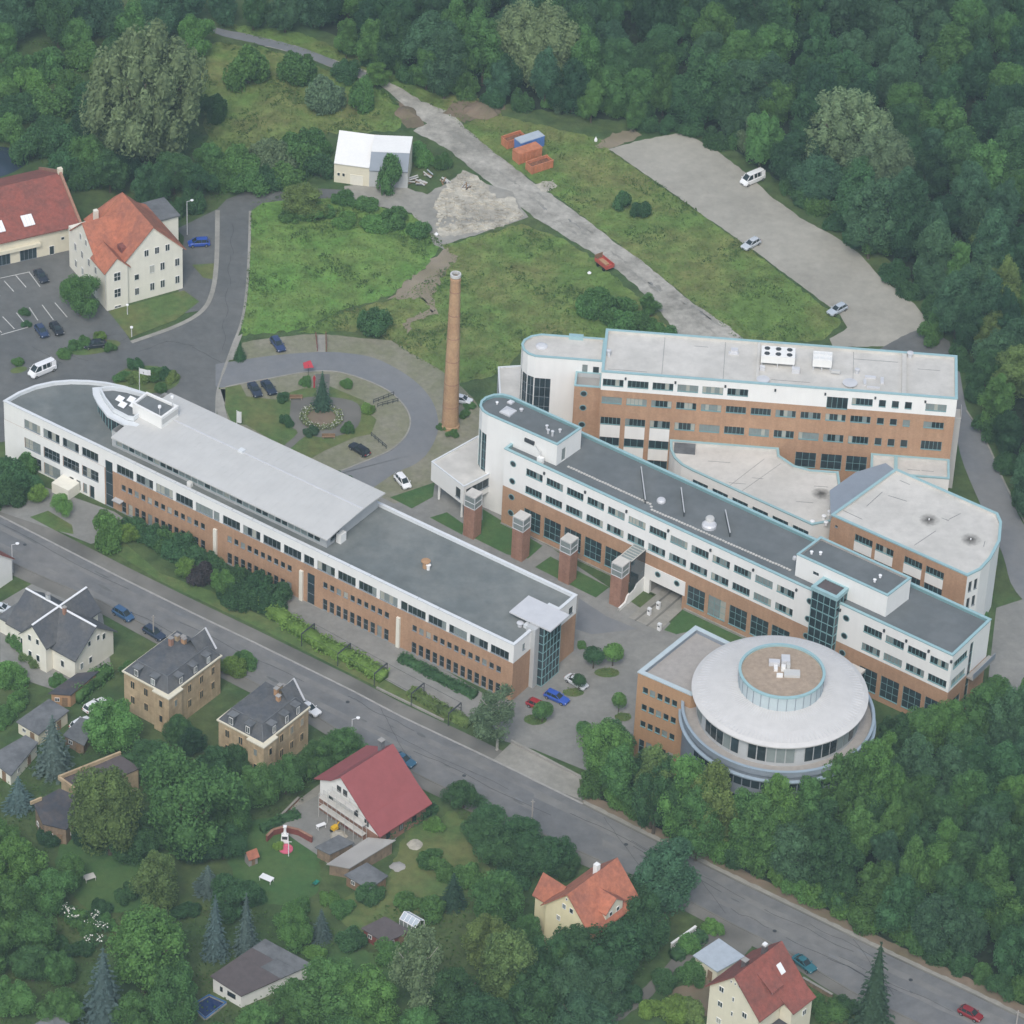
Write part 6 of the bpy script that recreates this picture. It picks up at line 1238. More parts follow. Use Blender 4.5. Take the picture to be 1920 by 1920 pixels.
# ------------------------------------------------------------------ lamps, poles, flags
def lamp(label, base, top, arm=True, m='metal_light'):
    b = G(*base); hgt = on_wall(*top, b, b + Vector((1, 0, 0)))[1]; o = thing('street_lamp', label, 'street lamp', (b.x, b.y, .04), 0)
    MB().lathe([(.11, 0), (.07, hgt), (.0, hgt + .05)], 8).build('pole', m, o, world=False)
    if arm: MB().bar((0, 0, hgt - .05), (.9, .25, hgt + .12), .08).build('arm', m, o, world=False); MB().lathe([(.02, hgt + .0), (.3, hgt + .05), (.34, hgt + .2), (.02, hgt + .3)], 10, (.95, .27)).build('lamp_head', 'plastic_white', o, world=False)
    else: MB().lathe([(.05, hgt), (.28, hgt + .1), (.3, hgt + .35), (.1, hgt + .55)], 12).build('globe', 'plastic_white', o, world=False)
lamp('street lamp with white head before the cross gabled house', (24, 1074), (27, 1022)); lamp('street lamp with white head beside the round tree at the sandstone villa', (659, 1414), (663, 1349))
lamp('lamp post on the yard behind the cream house with orange roof', (351, 440), (352, 378)); lamp('low globe lamp at the tip of the lawn by the car park', (247, 632), (247, 616), False); lamp('globe lamp in front of the cream house wall', (239, 590), (239, 574), False)
lamp('small lamp at the corner of the garden round by the access road', (450, 672), (450, 654), False)
for lab, base, top in (('bare wooden pole in front of the left sandstone villa', (288, 1196), (289, 1154)), ('pale wooden pole on the street edge above the overgrown garden', (996, 1560), (998, 1500)), ('thin pale post at the lower right edge of the woodland', (1905, 1925), (1908, 1895))):
    b = G(*base); hgt = on_wall(*top, b, b + Vector((1, 0, 0)))[1]; o = thing('wooden_pole', lab, 'pole', (b.x, b.y, .04)); MB().lathe([(.14, 0), (.1, hgt), (.0, hgt + .03)], 8).build('pole', 'roof_sand', o, world=False); MB().bar((-.35, 0, hgt - .4), (.35, 0, hgt - .4), .08).build('cross_arm', 'roof_sand', o, world=False)
def flag(label, base, top, w_, h_, m='plastic_white'):
    b = G(*base); hgt = on_wall(*top, b, b + Vector((1, 0, 0)))[1]; o = thing('flagpole', label, 'flag', (b.x, b.y, .05), 0)
    MB().lathe([(.07, 0), (.05, hgt), (.09, hgt + .02), (.0, hgt + .12)], 8).build('pole', 'plastic_white', o, world=False); f = MB(); n = 7
    for i in range(n):
        x = w_ * i / (n - 1); y = .12 * math.sin(i * 1.3) * (i / n); dz = -.18 * x
        for j, z in enumerate((hgt - .1, hgt - .1 - h_)): f.v.append((.06 + x, y + j * .05, z + dz))
    f.f = [[2 * i, 2 * i + 1, 2 * i + 3, 2 * i + 2] for i in range(n - 1)]; f.build('cloth', m, o, world=False)
    return o
fl = flag('white flag flying behind the ship shaped lounge', (262, 752), (261, 690), 2.0, 1.25)
MB().box(.7, 1.3, .02, .06, 0, .4).build('emblem', 'metal_dark', fl, world=False).location = (0, 0.02, on_wall(261, 690, G(262, 752), G(262, 752) + Vector((1, 0, 0)))[1] - 1.25)
flag('white banner on a pole at the edge of the planted round', (444, 800), (438, 770), .8, 2.6)
def banner(label, px, px2):
    b = G(*px); o = thing('banner_stand', label, 'banner', (b.x, b.y, .08), .5); MB().lathe([(.05, 0), (.05, 2.4)], 6).build('post', 'metal_dark', o, world=False); MB().slab([(-.9, 0, 1.9), (.9, -.4, 1.9), (.7, .6, 2.9), (-.8, .7, 2.7)], .06).build('cloth', 'banner_red', o, world=False)
banner('red banner over the path into the planted round', (578, 705), None)
b = G(589, 727); o = thing('red_post', 'slim red post beside the round shrub of the planted round', 'post', (b.x, b.y, .08)); MB().lathe([(.16, 0), (.14, 2.6), (0, 2.7)], 8).build('post', 'banner_red', o, world=False); MB().box(-.25, .25, -.05, .05, 1.6, 2.3).build('sign', 'banner_red', o, world=False)
def rail(label, a, b_, h_=1.1, m='wood_red', n=5):
    p, q_ = G(*a), G(*b_); c = (p + q_) / 2; o = thing('railing', label, 'railing', (c.x, c.y, 0)); mb = MB()
    for i in range(n): r_ = p.lerp(q_, i / (n - 1)); MB().bar((r_.x, r_.y, 0), (r_.x, r_.y, h_), .1).build('post', m, o)
    for z in (h_ * .5, h_): MB().bar((p.x, p.y, z), (q_.x, q_.y, z), .08).build('rail', m, o)
rail('brown railing on the access road side of the short crossing path', (592, 631), (595, 659)); rail('brown railing on the chimney side of the short crossing path', (611, 630), (612, 660))
rail('dark bicycle rail at the upper right of the planted round', (700, 757), (738, 742), .9, 'metal_dark'); rail('dark bicycle rail just below the upper one on the planted round', (708, 764), (746, 754), .9, 'metal_dark'); rail('dark bicycle rail beside the black estate car', (696, 818), (724, 842), .9, 'metal_dark')
b = G(604, 808); 
for lab, px in (('garden bench at the lower side of the round path', (616, 823)), ('garden bench at the upper left of the round path', (555, 750))):
    p = G(*px); o = thing('garden_bench', lab, 'bench', (p.x, p.y, .1), .1)
    MB().box(-1.2, 1.2, -.25, .25, .4, .48).build('seat', 'wood', o, world=False); MB().box(-1.2, 1.2, .2, .28, .5, .95).build('backrest', 'wood', o, world=False)
    for x in (-1.0, 1.0): MB().box(x - .06, x + .06, -.22, .22, 0, .4).build('leg', 'concrete', o, world=False)
# steel frames with wires over the parking strip
zs_ = lambda x, y: (480 + x / 3.097, 1100 + y / 3.097)
tops = [(340, 215), (550, 330), (762, 445), (977, 560), (1192, 675)]; nv = Vector((math.sin(R(-33.85)), -math.cos(R(-33.85)))); prev = None
FLAB = ['steel frame over the parking strip beside the steps of the long building', 'steel frame over the parking strip, second from the big hedge', 'steel frame in the middle of the parking strip', 'steel frame over the parking strip, second from the birch', 'steel frame over the parking strip nearest the birch']
for i, tp in enumerate(tops):
    p = G(*zs_(*tp), 2.7); o = thing('steel_frame', FLAB[i], 'frame', (p.x, p.y, 0.05), 0, 'steel frames over the parking strip'); e = p.xy + nv * 3.6
    MB().bar((p.x, p.y, 0), (p.x, p.y, 2.7), .14).build('post', 'metal_dark', o); MB().bar((e.x, e.y, 0), (e.x, e.y, 2.7), .14).build('post', 'metal_dark', o); MB().bar((p.x, p.y, 2.75), (e.x, e.y, 2.75), .2, .16).build('beam', 'metal_dark', o); MB().bar((p.x, p.y, 1.6), (p.x + nv.x * 1.1, p.y + nv.y * 1.1, 2.7), .1).build('brace', 'metal_dark', o)
    if prev is not None:
        for k in (0.1, 3.4): MB().bar((prev.x + nv.x * k, prev.y + nv.y * k, 2.8), (p.x + nv.x * k, p.y + nv.y * k, 2.8), .035).build('wire', 'metal_dark', o)
    prev = p.xy.copy()
# bollards and gate pillars in the garage drive
for px, lab in (((1217, 1153), 'white ticket pillar nearest the courtyard in the garage drive'), ((1234, 1142), 'white ticket pillar nearest the garage portal'), ((1236, 1182), 'white post at the outer corner of the garage drive')):
    p = G(*px); o = thing('ticket_pillar', lab, 'pillar', (p.x, p.y, .08), FB.ang); MB().box(-.3, .3, -.25, .25, 0, 1.3).build('body', 'plastic_white', o, world=False); MB().box(-.34, .34, -.29, .29, 1.3, 1.42).build('cap', 'coping_white', o, world=False); MB().box(-.2, .2, -.28, -.25, .8, 1.1).build('panel', 'metal_dark', o, world=False)
# ------------------------------------------------------------------ garden things
def gthing(name, label, cat, px, rz=0): p = G(*px); return thing(name, label, cat, (p.x, p.y, .06), rz)
o = gthing('garden_fireplace', 'white garden fireplace with tall flue on the curved red wall', 'fireplace', (534, 1580)); MB().box(-.6, .6, -.45, .45, 0, 1.0).build('base', 'plastic_white', o, world=False); MB().box(-.42, .42, -.47, -.44, 1.0, 1.6).build('hearth', 'metal_dark', o, world=False); MB().box(-.55, .55, -.4, .4, 1.0, 1.7).build('hood', 'plastic_white', o, world=False); MB().lathe([(.45, 1.7), (.22, 2.4), (.2, 3.3)], 8).build('flue', 'plastic_white', o, world=False); MB().box(-.28, .28, -.28, .28, 3.3, 3.5).build('cap', 'plastic_white', o, world=False)
o = gthing('play_house', 'little play house with orange roof on the garden lawn', 'play house', (471, 1618), .6); MB().box(-.8, .8, -.7, .7, 0, 1.6).build('wall', 'concrete', o, world=False); MB().slab([(-1, -1, 1.6), (1, -1, 1.6), (1, 0, 2.7), (-1, 0, 2.7)], .1).build('roof', 'tile_orange', o, world=False); MB().slab([(-1, 0, 2.7), (1, 0, 2.7), (1, 1, 1.6), (-1, 1, 1.6)], .1).build('roof', 'tile_orange', o, world=False); MB().box(-.3, .3, -.74, -.7, 0, 1.2).build('door', 'wood', o, world=False)
o = gthing('paddling_pool', 'pink paddling pool on the garden lawn', 'paddling pool', (536, 1594)); MB().lathe([(.95, .02), (1.15, .1), (1.15, .35), (.95, .42), (.85, .2), (.0, .15)], 18).build('ring', 'plastic_pink', o, world=False); MB().lathe([(.86, .22), (.0, .24)], 18).build('water', 'plastic_pink', o, world=False)
o = gthing('clothes_pole', 'white clothes line pole standing on the round flower bed', 'pole', (541, 1606)); MB().lathe([(.08, 0), (.07, 3.2), (0, 3.25)], 8).build('pole', 'plastic_white', o, world=False); MB().bar((-.5, 0, 3.1), (.5, 0, 3.1), .06).build('cross_bar', 'plastic_white', o, world=False)
def table(label, px, m, rz=0, Lx=.9, Ly=.5, cat='table'):
    o = gthing('garden_table', label, cat, px, rz); MB().box(-Lx, Lx, -Ly, Ly, .68, .74).build('table_top', m, o, world=False)
    for x in (-Lx + .1, Lx - .1):
        for y in (-Ly + .1, Ly - .1): MB().box(x - .04, x + .04, y - .04, y + .04, 0, .68).build('leg', m, o, world=False)
table('white garden table on the lawn below the play house', (500, 1652), 'plastic_white', -.5, 1.1, .6); table('pale garden table standing alone on the dark lawn', (168, 1650), 'roof_pale', .5, .9, .65); table('white board table on the terrace of the house under repair', (602, 1553), 'plastic_white', .6, .8, .35)
o = gthing('mini_digger', 'yellow mini digger on the terrace beside a heap of sand', 'digger', (628, 1558), .8); MB().box(-.7, .7, -.5, .5, 0, .35).build('tracks', 'tyre', o, world=False); MB().box(-.6, .4, -.4, .4, .4, 1.0).build('body', 'plastic_yellow', o, world=False); MB().bar((.3, 0, .9), (1.2, 0, 1.6), .15).build('boom', 'plastic_yellow', o, world=False); MB().bar((1.2, 0, 1.6), (1.6, 0, .7), .12).build('stick', 'plastic_yellow', o, world=False)
def heap(label, px, r_, h_, m, cat='heap'):
    o = gthing('sand_heap', label, cat, px); mb = MB(); n = 14
    for j, (k, z) in enumerate(((1, 0), (.75, .45), (.4, .85), (.1, 1))):
        for i in range(n): a = 2 * math.pi * i / n; q_ = k * r_ * random.uniform(.85, 1.15); mb.v.append((q_ * math.cos(a), q_ * math.sin(a), h_ * z * random.uniform(.9, 1.05)))
    mb.f = [[j * n + i, j * n + (i + 1) % n, (j + 1) * n + (i + 1) % n, (j + 1) * n + i] for j in range(3) for i in range(n)] + [[3 * n + i for i in range(n)]]; mb.build('heap', m, o, world=False)
heap('heap of sand on the terrace of the house under repair', (634, 1568), 1.5, .8, 'rubble'); heap('sand pit on the lawn beside the red roofed house', (779, 1584), 1.3, .2, 'rubble'); heap('grey gravel heap on the lawn beside the timber shed', (745, 1625), 1.2, .3, 'concrete')
heap('long brown earth bank at the end of the concrete track', (905, 208), 3.6, 1.4, 'dirt'); heap('small earth mound at the left of the concrete track end', (760, 212), 2.4, .8, 'dirt')
o = gthing('curved_wall', 'curved dark red garden wall behind the white fireplace', 'garden wall', (535, 1572)); mb = MB()
pts = [G(500, 1578), G(512, 1566), G(535, 1560), (G(560, 1566)), G(585, 1580)]
for a, b_ in zip(pts[:-1], pts[1:]): mb.bar((a.x, a.y, .6), (b_.x, b_.y, .6), .3, 1.2)
mb.build('wall', 'wood_red', o); mb = MB()
for a, b_ in zip(pts[:-1], pts[1:]): mb.bar((a.x, a.y, 1.24), (b_.x, b_.y, 1.24), .42, .08)
mb.build('coping', 'brick_red', o)
o = gthing('garden_pool', 'dark blue rectangular pool with pale border at the bottom edge', 'pool', (388, 1893)); c4 = [G(358, 1888), G(392, 1868), G(424, 1882), G(385, 1912)]
MB().poly([(p.x, p.y, .12) for p in c4]).build('water', 'pool_water', o); mb = MB(); mw = MB()
for i in range(4):
    a, b_ = c4[i], c4[(i + 1) % 4]; mb.bar((a.x, a.y, .12), (b_.x, b_.y, .12), .45, .3); mw.bar((a.x, a.y, .3), (b_.x, b_.y, .3), .2, .16)
mb.build('border', 'paving_light', o); mw.build('rim', 'pool_blue', o)
o = gthing('wheelbarrow', 'green wheelbarrow beside the dark shed wall on the lawn', 'wheelbarrow', (592, 1660), 1.0); MB().add([(-.5, -.35, .55), (.6, -.35, .6), (.6, .35, .6), (-.5, .35, .55), (-.3, -.2, .25), (.35, -.2, .25), (.35, .2, .25), (-.3, .2, .25)], [(0, 1, 5, 4), (1, 2, 6, 5), (2, 3, 7, 6), (3, 0, 4, 7), (4, 5, 6, 7)]).build('tray', 'plastic_green', o, world=False); MB().bar((-1.1, .25, .5), (.5, .2, .2), .05).build('handle', 'metal_dark', o, world=False); MB().bar((-1.1, -.25, .5), (.5, -.2, .2), .05).build('handle', 'metal_dark', o, world=False)
o = gthing('greenhouse', 'white framed greenhouse at the garden shed behind the birch', 'greenhouse', (772, 1738), R(-36)); gb = MB()
for x in (-1.6, -.8, 0, .8, 1.6):
    for a, b_ in (((x, -1.1, 0), (x, -1.1, 1.5)), ((x, -1.1, 1.5), (x, 0, 2.3)), ((x, 0, 2.3), (x, 1.1, 1.5)), ((x, 1.1, 1.5), (x, 1.1, 0))): gb.bar(a, b_, .09)
for y, z in ((-1.1, 1.5), (0, 2.3), (1.1, 1.5)): gb.bar((-1.6, y, z), (1.6, y, z), .1)
gb.build('frame', 'plastic_white', o, world=False); MB().add([(-1.6, -1.1, 1.5), (1.6, -1.1, 1.5), (1.6, 0, 2.3), (-1.6, 0, 2.3), (1.6, 1.1, 1.5), (-1.6, 1.1, 1.5)], [(0, 1, 2, 3), (3, 2, 4, 5)]).build('glazing', 'steel_pale', o, world=False); MB().add([(-1.6, -1.1, 0), (1.6, -1.1, 0), (1.6, -1.1, 1.5), (-1.6, -1.1, 1.5)], [(0, 1, 2, 3)]).build('side_glazing', 'blind', o, world=False)
o = gthing('garden_sofa', 'orange red garden seat with white cushion in the overgrown garden', 'garden seat', (958, 1645), .4); MB().box(-.8, .8, -.35, .35, .3, .45).build('seat', 'tile_orange', o, world=False); MB().box(-.8, .8, .3, .4, .45, 1.1).build('backrest', 'tile_orange', o, world=False); MB().box(-.25, .25, -.3, .2, .45, .6).build('cushion', 'plastic_white', o, world=False)
for x in (-.7, .7): MB().box(x - .05, x + .05, -.3, .3, 0, .3).build('leg', 'wood', o, world=False)
o = gthing('yellow_skip', 'small yellow construction machine under the bushes at the left edge', 'machine', (45, 918), .5); MB().box(-.9, .9, -.6, .6, .3, 1.1).build('body', 'plastic_yellow', o, world=False); MB().box(-.5, .4, -.5, .5, 1.1, 1.9).build('cab', 'plastic_yellow', o, world=False); MB().box(-.8, .8, -.7, .7, 0, .35).build('tracks', 'tyre', o, world=False)
def gwall(label, a, b_, h_, m, cap='paving_light', name='garden_wall'):
    p, q_ = G(*a), G(*b_); c = (p + q_) / 2; o = thing(name, label, 'wall', (c.x, c.y, 0)); MB().bar((p.x, p.y, h_ / 2), (q_.x, q_.y, h_ / 2), .25, h_).build('wall', m, o); MB().bar((p.x, p.y, h_ + .05), (q_.x, q_.y, h_ + .05), .4, .1).build('coping', cap, o); return o
gwall('white garden wall among trees above the flat garage', (1258, 1780), (1304, 1747), 1.2, 'white', 'plastic_white'); gwall('low dark garden wall along the street by the brown red roofed house', (1505, 1840), (1560, 1872), .8, 'old_brick'); gwall('low brick wall along the drive of the overgrown garden', (505, 1556), (560, 1500), .6, 'brick_red')
gwall('pale low wall between hedge and pavement beside the birch', (480 + 1480 / 3.097, 1100 + 905 / 3.097), (1092, 1462), .5, 'concrete')

# ------------------------------------------------------------------ vegetation
def quads_mesh(name, P, N, S, m, extra=None, aspect=1.0, droop=0.0, seed=0):
    """one small diamond-shaped leaf spray per point P with normal N and size S"""
    g = np.random.default_rng(seed); n = len(P)
    N = N / np.linalg.norm(N, axis=1, keepdims=True)
    a = g.normal(size=(n, 3)); T = np.cross(N, a); T /= np.linalg.norm(T, axis=1, keepdims=True) + 1e-9; Bv = np.cross(N, T)
    s = S[:, None]
    bend = N * s * 0.22
    V = np.stack([P - T * s * aspect, P - Bv * s * 0.62 - bend * .2, P + T * s * aspect - bend, P + Bv * s * 0.62 - bend * .2], 1).reshape(-1, 3)
    nv = len(V); ev = np.zeros((0, 3)); ef = []
    if extra is not None: ev = np.array(extra.v); ef = extra.f
    me = bpy.data.meshes.new(name)
    loops = np.arange(nv); tot = nv + sum(len(f) for f in ef); npoly = n + len(ef)
    me.vertices.add(nv + len(ev)); me.vertices.foreach_set('co', np.vstack([V, ev]).ravel() if len(ev) else V.ravel())
    me.loops.add(tot); me.polygons.add(npoly)
    li = np.concatenate([loops] + [np.array(f) + nv for f in ef]) if ef else loops
    me.loops.foreach_set('vertex_index', li.astype(np.int32))
    st = np.concatenate([np.arange(n) * 4, nv + np.cumsum([0] + [len(f) for f in ef])[:-1]]) if ef else np.arange(n) * 4
    tt = np.concatenate([np.full(n, 4), [len(f) for f in ef]]) if ef else np.full(n, 4)
    me.polygons.foreach_set('loop_start', st.astype(np.int32)); me.polygons.foreach_set('loop_total', tt.astype(np.int32))
    me.update(calc_edges=True); me.validate(); me.materials.append(MATS[m])
    return me
def ico(mb, c, rad, g, sub=1):        # lumpy dark heart of a foliage lobe
    n, k = 8, 5
    b = len(mb.v)
    for j in range(1, k):
        th = math.pi * j / k
        for i in range(n):
            a = 2 * math.pi * (i + .5 * (j % 2)) / n; f = g.uniform(.85, 1.1)
            mb.v.append((c[0] + rad[0] * f * math.sin(th) * math.cos(a), c[1] + rad[1] * f * math.sin(th) * math.sin(a), c[2] + rad[2] * f * math.cos(th)))
    mb.v += [(c[0], c[1], c[2] + rad[2]), (c[0], c[1], c[2] - rad[2])]; t = len(mb.v)
    for j in range(k - 2):
        for i in range(n): mb.f.append([b + j * n + i, b + (j + 1) * n + i, b + (j + 1) * n + (i + 1) % n, b + j * n + (i + 1) % n])
    for i in range(n): mb.f.append([t - 2, b + i, b + (i + 1) % n]); mb.f.append([t - 1, b + (k - 2) * n + (i + 1) % n, b + (k - 2) * n + i])
def crown(name, lobes, n, smin, smax, seed, m='leaf', core=.74, jit=.55, cut=.72, aspect=1.0, low=-.75):
    g = np.random.default_rng(seed); C_ = np.array([l[0] for l in lobes]); Rr = np.array([l[1] for l in lobes]); w = (Rr[:, 0] * Rr[:, 2]); w = w / w.sum()
    P, N = [], []
    while len(P) < n:
        k = g.choice(len(lobes), size=n * 2, p=w); d = g.normal(size=(n * 2, 3)); d /= np.linalg.norm(d, axis=1, keepdims=True)
        ok = d[:, 2] > low; rad = 1.12 - .5 * g.random(size=(n * 2, 1)) ** 1.6; p = C_[k] + d * Rr[k] * rad
        inside = np.zeros(n * 2, bool)
        for c, r_ in zip(C_, Rr):
            q_ = (p - c) / r_; inside |= (q_ ** 2).sum(1) < cut * cut
        ok &= ~inside; nn = d / Rr[k]; nn /= np.linalg.norm(nn, axis=1, keepdims=True); nn = nn + g.normal(size=nn.shape) * jit
        P += list(p[ok]); N += list(nn[ok])
    P = np.array(P[:n]); N = np.array(N[:n]); S = g.uniform(smin, smax, n)
    ex = MB()
    if core > 0:
        for c, r_ in zip(C_, Rr): ico(ex, c, r_ * core, g)
    return quads_mesh(name, P, N, S, m, ex, aspect, seed=seed)
def lobes_round(seed, R0=4.5, Rz=3.8, zc=7.0, n=22, lr=(.28, .42)):
    g = np.random.default_rng(seed); out = [((0, 0, zc - Rz * .1), (R0 * .5, R0 * .5, Rz * .6))]; f1, f2, f3 = g.uniform(0, 6.28, 3)
    for i in range(n):
        a = g.uniform(0, 6.283); zf = g.uniform(-.85, 1) ; env = math.sqrt(max(0.0, 1 - (abs(zf) ** (1.5 if zf > 0 else 2.6)))) * (1 + .26 * math.sin(a + f1 + zf) + .16 * math.sin(2 * a + f2) + .12 * math.sin(3 * a + f3 + 2 * zf))
        f = g.uniform(*lr) * (1.15 - .35 * max(0, zf)); rr = env * math.sqrt(g.uniform(.3, 1)) * .8
        out.append(((R0 * rr * math.cos(a), R0 * rr * math.sin(a), zc + Rz * zf * .78 + g.uniform(-.25, .25)), (R0 * f * g.uniform(.8, 1.2), R0 * f * g.uniform(.8, 1.2), R0 * f * g.uniform(.85, 1.5))))
    return out
def trunk_mesh(name, h, r0, limbs, seed, m='bark', spread=2.4):
    g = np.random.default_rng(seed); mb = MB(); prof = [(r0 * 1.35, -.2), (r0, .4), (r0 * .8, h * .5), (r0 * .45, h)]; mb.lathe(prof, 8)
    for i in range(limbs):
        a = 2 * math.pi * i / limbs + g.uniform(-.4, .4); z0 = h * g.uniform(.4, .75); L = spread * g.uniform(.7, 1.2); p0 = Vector((0, 0, z0)); p1 = Vector((L * .6 * math.cos(a), L * .6 * math.sin(a), z0 + L * .5)); p2 = Vector((L * math.cos(a), L * math.sin(a), z0 + L * 1.1))
        mb.bar(p0, p1, r0 * .55); mb.bar(p1, p2, r0 * .32)
    return mb.mesh(name, m)
TP = {}                               # kind -> list of (crown mesh, trunk mesh, crown radius, crown centre height)
TP['broad'] = [(crown('crown', lobes_round(s, 4.5, 4.8, 6.0, 40, (.16, .34)), 11000, .08, .23, s, jit=.68, core=.62), trunk_mesh('trunk', 6.5, .28, 5, s), 4.5, 6.0) for s in (1, 2, 3, 4, 5, 6, 7, 8)]
TP['tall'] = [(crown('crown', lobes_round(s, 3.6, 7.0, 7.6, 40, (.18, .38)), 11000, .08, .23, s, jit=.68, core=.62), trunk_mesh('trunk', 9, .25, 5, s), 3.6, 7.6) for s in (11, 12, 13, 14, 15)]
def willow_lobes(seed, R0=6.5, zc=7.2):
    g = np.random.default_rng(seed); out = [((0, 0, zc), (R0 * .6, R0 * .6, R0 * .6))]
    for i in range(44):
        a = 2.39996 * i; zf = 1 - 1.9 * (i + .5) / 44; rr = math.sqrt(max(.05, 1 - zf * zf)) * g.uniform(.5, .95); f = g.uniform(.14, .28)
        out.append(((R0 * rr * math.cos(a), R0 * rr * math.sin(a), zc + R0 * zf * .78), (R0 * f, R0 * f, R0 * f * g.uniform(1.3, 2.0))))
    return out
TP['willow'] = [(crown('crown', willow_lobes(s), 17000, .10, .28, s, aspect=1.3, jit=.6), trunk_mesh('trunk', 9, .5, 6, s, spread=4), 6.5, 7.2) for s in (21, 22)]
TP['birch'] = [(crown('crown', lobes_round(s, 3.8, 4.6, 7.5, 26, (.18, .3)), 6500, .08, .22, s, core=.5, jit=.8, cut=.5), trunk_mesh('trunk', 11.5, .2, 7, s, 'bark_pale', 2.2), 3.8, 7.5) for s in (31, 32)]
TP['bush'] = [(crown('foliage', lobes_round(s, 2.6, 1.8, 1.5, 24, (.22, .38)), 4200, .09, .24, s, low=-.5, jit=.8, core=.62), trunk_mesh('stem', 1.6, .12, 5, s, spread=1.0), 2.6, 1.6) for s in (41, 42, 43, 44, 45)]
TP['ball'] = [(crown('crown', [((0, 0, 2.5), (1.25, 1.25, 1.15))] + [((.6 * math.cos(a), .6 * math.sin(a), 2.5 + z), (.72, .72, .66)) for a, z in zip((0, 1.3, 2.5, 3.8, 5), (.3, -.3, .35, -.2, .2))], 2200, .06, .16, 51, core=.8), trunk_mesh('trunk', 2.0, .09, 4, 51, spread=.5), 1.35, 2.5)]
def spruce(seed, H=13, R0=3.0):
    g = np.random.default_rng(seed); P, N, S = [], [], []; ex = MB()
    tiers = 15
    for t in range(tiers):
        f = t / (tiers - 1); z = 1.2 + (H - 1.4) * f; rad = R0 * (1 - f) ** .85 + .12; nb = max(5, int(13 * (1 - f) + 4))
        for b in range(nb):
            a = 2 * math.pi * (b + .5 * (t % 2)) / nb + g.uniform(-.15, .15); Lb = rad * g.uniform(.82, 1.12)
            for k in range(int(5 + 15 * (1 - f))):
                u = g.uniform(.12, 1); w_ = (g.uniform(-.5, .5)) * .75 * (1.1 - u) * rad / R0 * 1.3
                x = u * Lb; P.append((x * math.cos(a) - w_ * math.sin(a), x * math.sin(a) + w_ * math.cos(a), z - .42 * x + g.uniform(-.06, .1))); N.append((.35 * math.cos(a) + g.normal() * .3, .35 * math.sin(a) + g.normal() * .3, 1)); S.append(g.uniform(.16, .34) * (.6 + .4 * (1 - f)))
    ex.lathe([(R0 * .62, .9), (.06, H * .97)], 9)
    return quads_mesh('crown', np.array(P), np.array(N), np.array(S), 'needle', ex, 1.3, seed=seed)
TP['spruce'] = [(spruce(s), trunk_mesh('trunk', 12, .22, 0, s), 3.0, 5.2) for s in (61, 62)]
COLR = {'lime': (.215, .350, .080), 'fresh': (.160, .320, .085), 'mid': (.122, .250, .076), 'dark': (.078, .174, .068), 'deep': (.050, .120, .056), 'blue': (.140, .205, .190), 'olive': (.185, .265, .084), 'willow': (.235, .325, .165), 'grey': (.180, .262, .140), 'purple': (.085, .075, .085), 'spruce': (.065, .125, .074), 'teal': (.090, .188, .096)}
CAT = {'broad': ('broadleaf_tree', 'tree'), 'tall': ('broadleaf_tree', 'tree'), 'willow': ('willow_tree', 'tree'), 'birch': ('birch_tree', 'tree'), 'bush': ('bush', 'bush'), 'ball': ('ball_tree', 'tree'), 'spruce': ('spruce_tree', 'tree')}
PART = {'bush': ('foliage', 'stem')}
NT = [0]
WINGP = offset_poly([Vector(q_) for q_ in ccw(wg)], -1.2)
def blocked(p):                        # no stems inside the big buildings or on the carriageway
    if (p.xy - EC).length < 17.0 or in_poly(p.x, p.y, WINGP): return True
    b_ = p.xy - FB.o; a_ = p.xy - FA.o
    return (-1 < b_.dot(FB.t) < 93.5 and -1.2 < b_.dot(FB.nv) < 13.5) or (-1 < a_.dot(FA.t) < 113.5 and -.8 < a_.dot(FA.nv) < 18.5)
def plant(kind, px, w, label, col='mid', group=None, sz=1.0, jitter=.16):
    i = NT[0]; NT[0] += 1; cm, tm, r0, zc = TP[kind][i % len(TP[kind])]
    p = G(*px, 0); s = (w / 2) / scale_at(p) / r0; p = G(*px, zc * s * sz); s = (w / 2) / scale_at(p) / r0; p = G(*px, zc * s * sz)
    if blocked(p):
        return None
    nm, cat = CAT[kind]; o = thing(nm, label, cat, (p.x, p.y, 0), random.uniform(0, 6.28), group); o.scale = (s * random.uniform(.86, 1.14), s * random.uniform(.86, 1.14), s * sz * random.uniform(.88, 1.16))
    cn, tn = PART.get(kind, ('crown', 'trunk')); c = new_obj(cn, cm, o); k = random.uniform(1 - jitter, 1 + jitter); h_ = random.uniform(-.06, .06); b = COLR[col] if isinstance(col, str) else col
    c.color = (b[0] * k * (1 + h_), b[1] * k, b[2] * k * (1 - h_), 1); new_obj(tn, tm, o)
    return o
def many(kind, items, label, col, group, sz=1.0):
    for it in items: plant(kind, it[:2], it[2], label, it[3] if len(it) > 3 else col, group, sz)
# --- upper left
plant('willow', (270, 195), 235, 'huge grey green willow towering behind the cream house', 'willow')
plant('broad', (366, 62), 66, 'single light green tree at the start of the track', 'fresh', None, 1.15)
plant('bush', (405, 205), 56, 'round dark bush beside the huge willow', 'dark', None, 1.3)
plant('bush', (610, 184), 66, 'pale grey green bush left of the track end', 'grey', None, 1.35); plant('bush', (680, 178), 62, 'dark round bush next to the pale one at the track', 'mid', None, 1.3); plant('bush', (466, 130), 92, 'wide dark bush in the dry grass below the track', 'mid', None, 1.1); plant('bush', (556, 132), 76, 'dark bush beside the track, right of the wide one', 'mid', None, 1.1); plant('bush', (650, 138), 52, 'small dark bush close to the bend of the track', 'dark'); plant('tall', (704, 136), 40, 'slim light green tree at the bend of the track', 'fresh', None, .8)
plant('broad', (150, 548), 76, 'green tree in front of the cream house with orange roof', 'mid', None, 1.05)
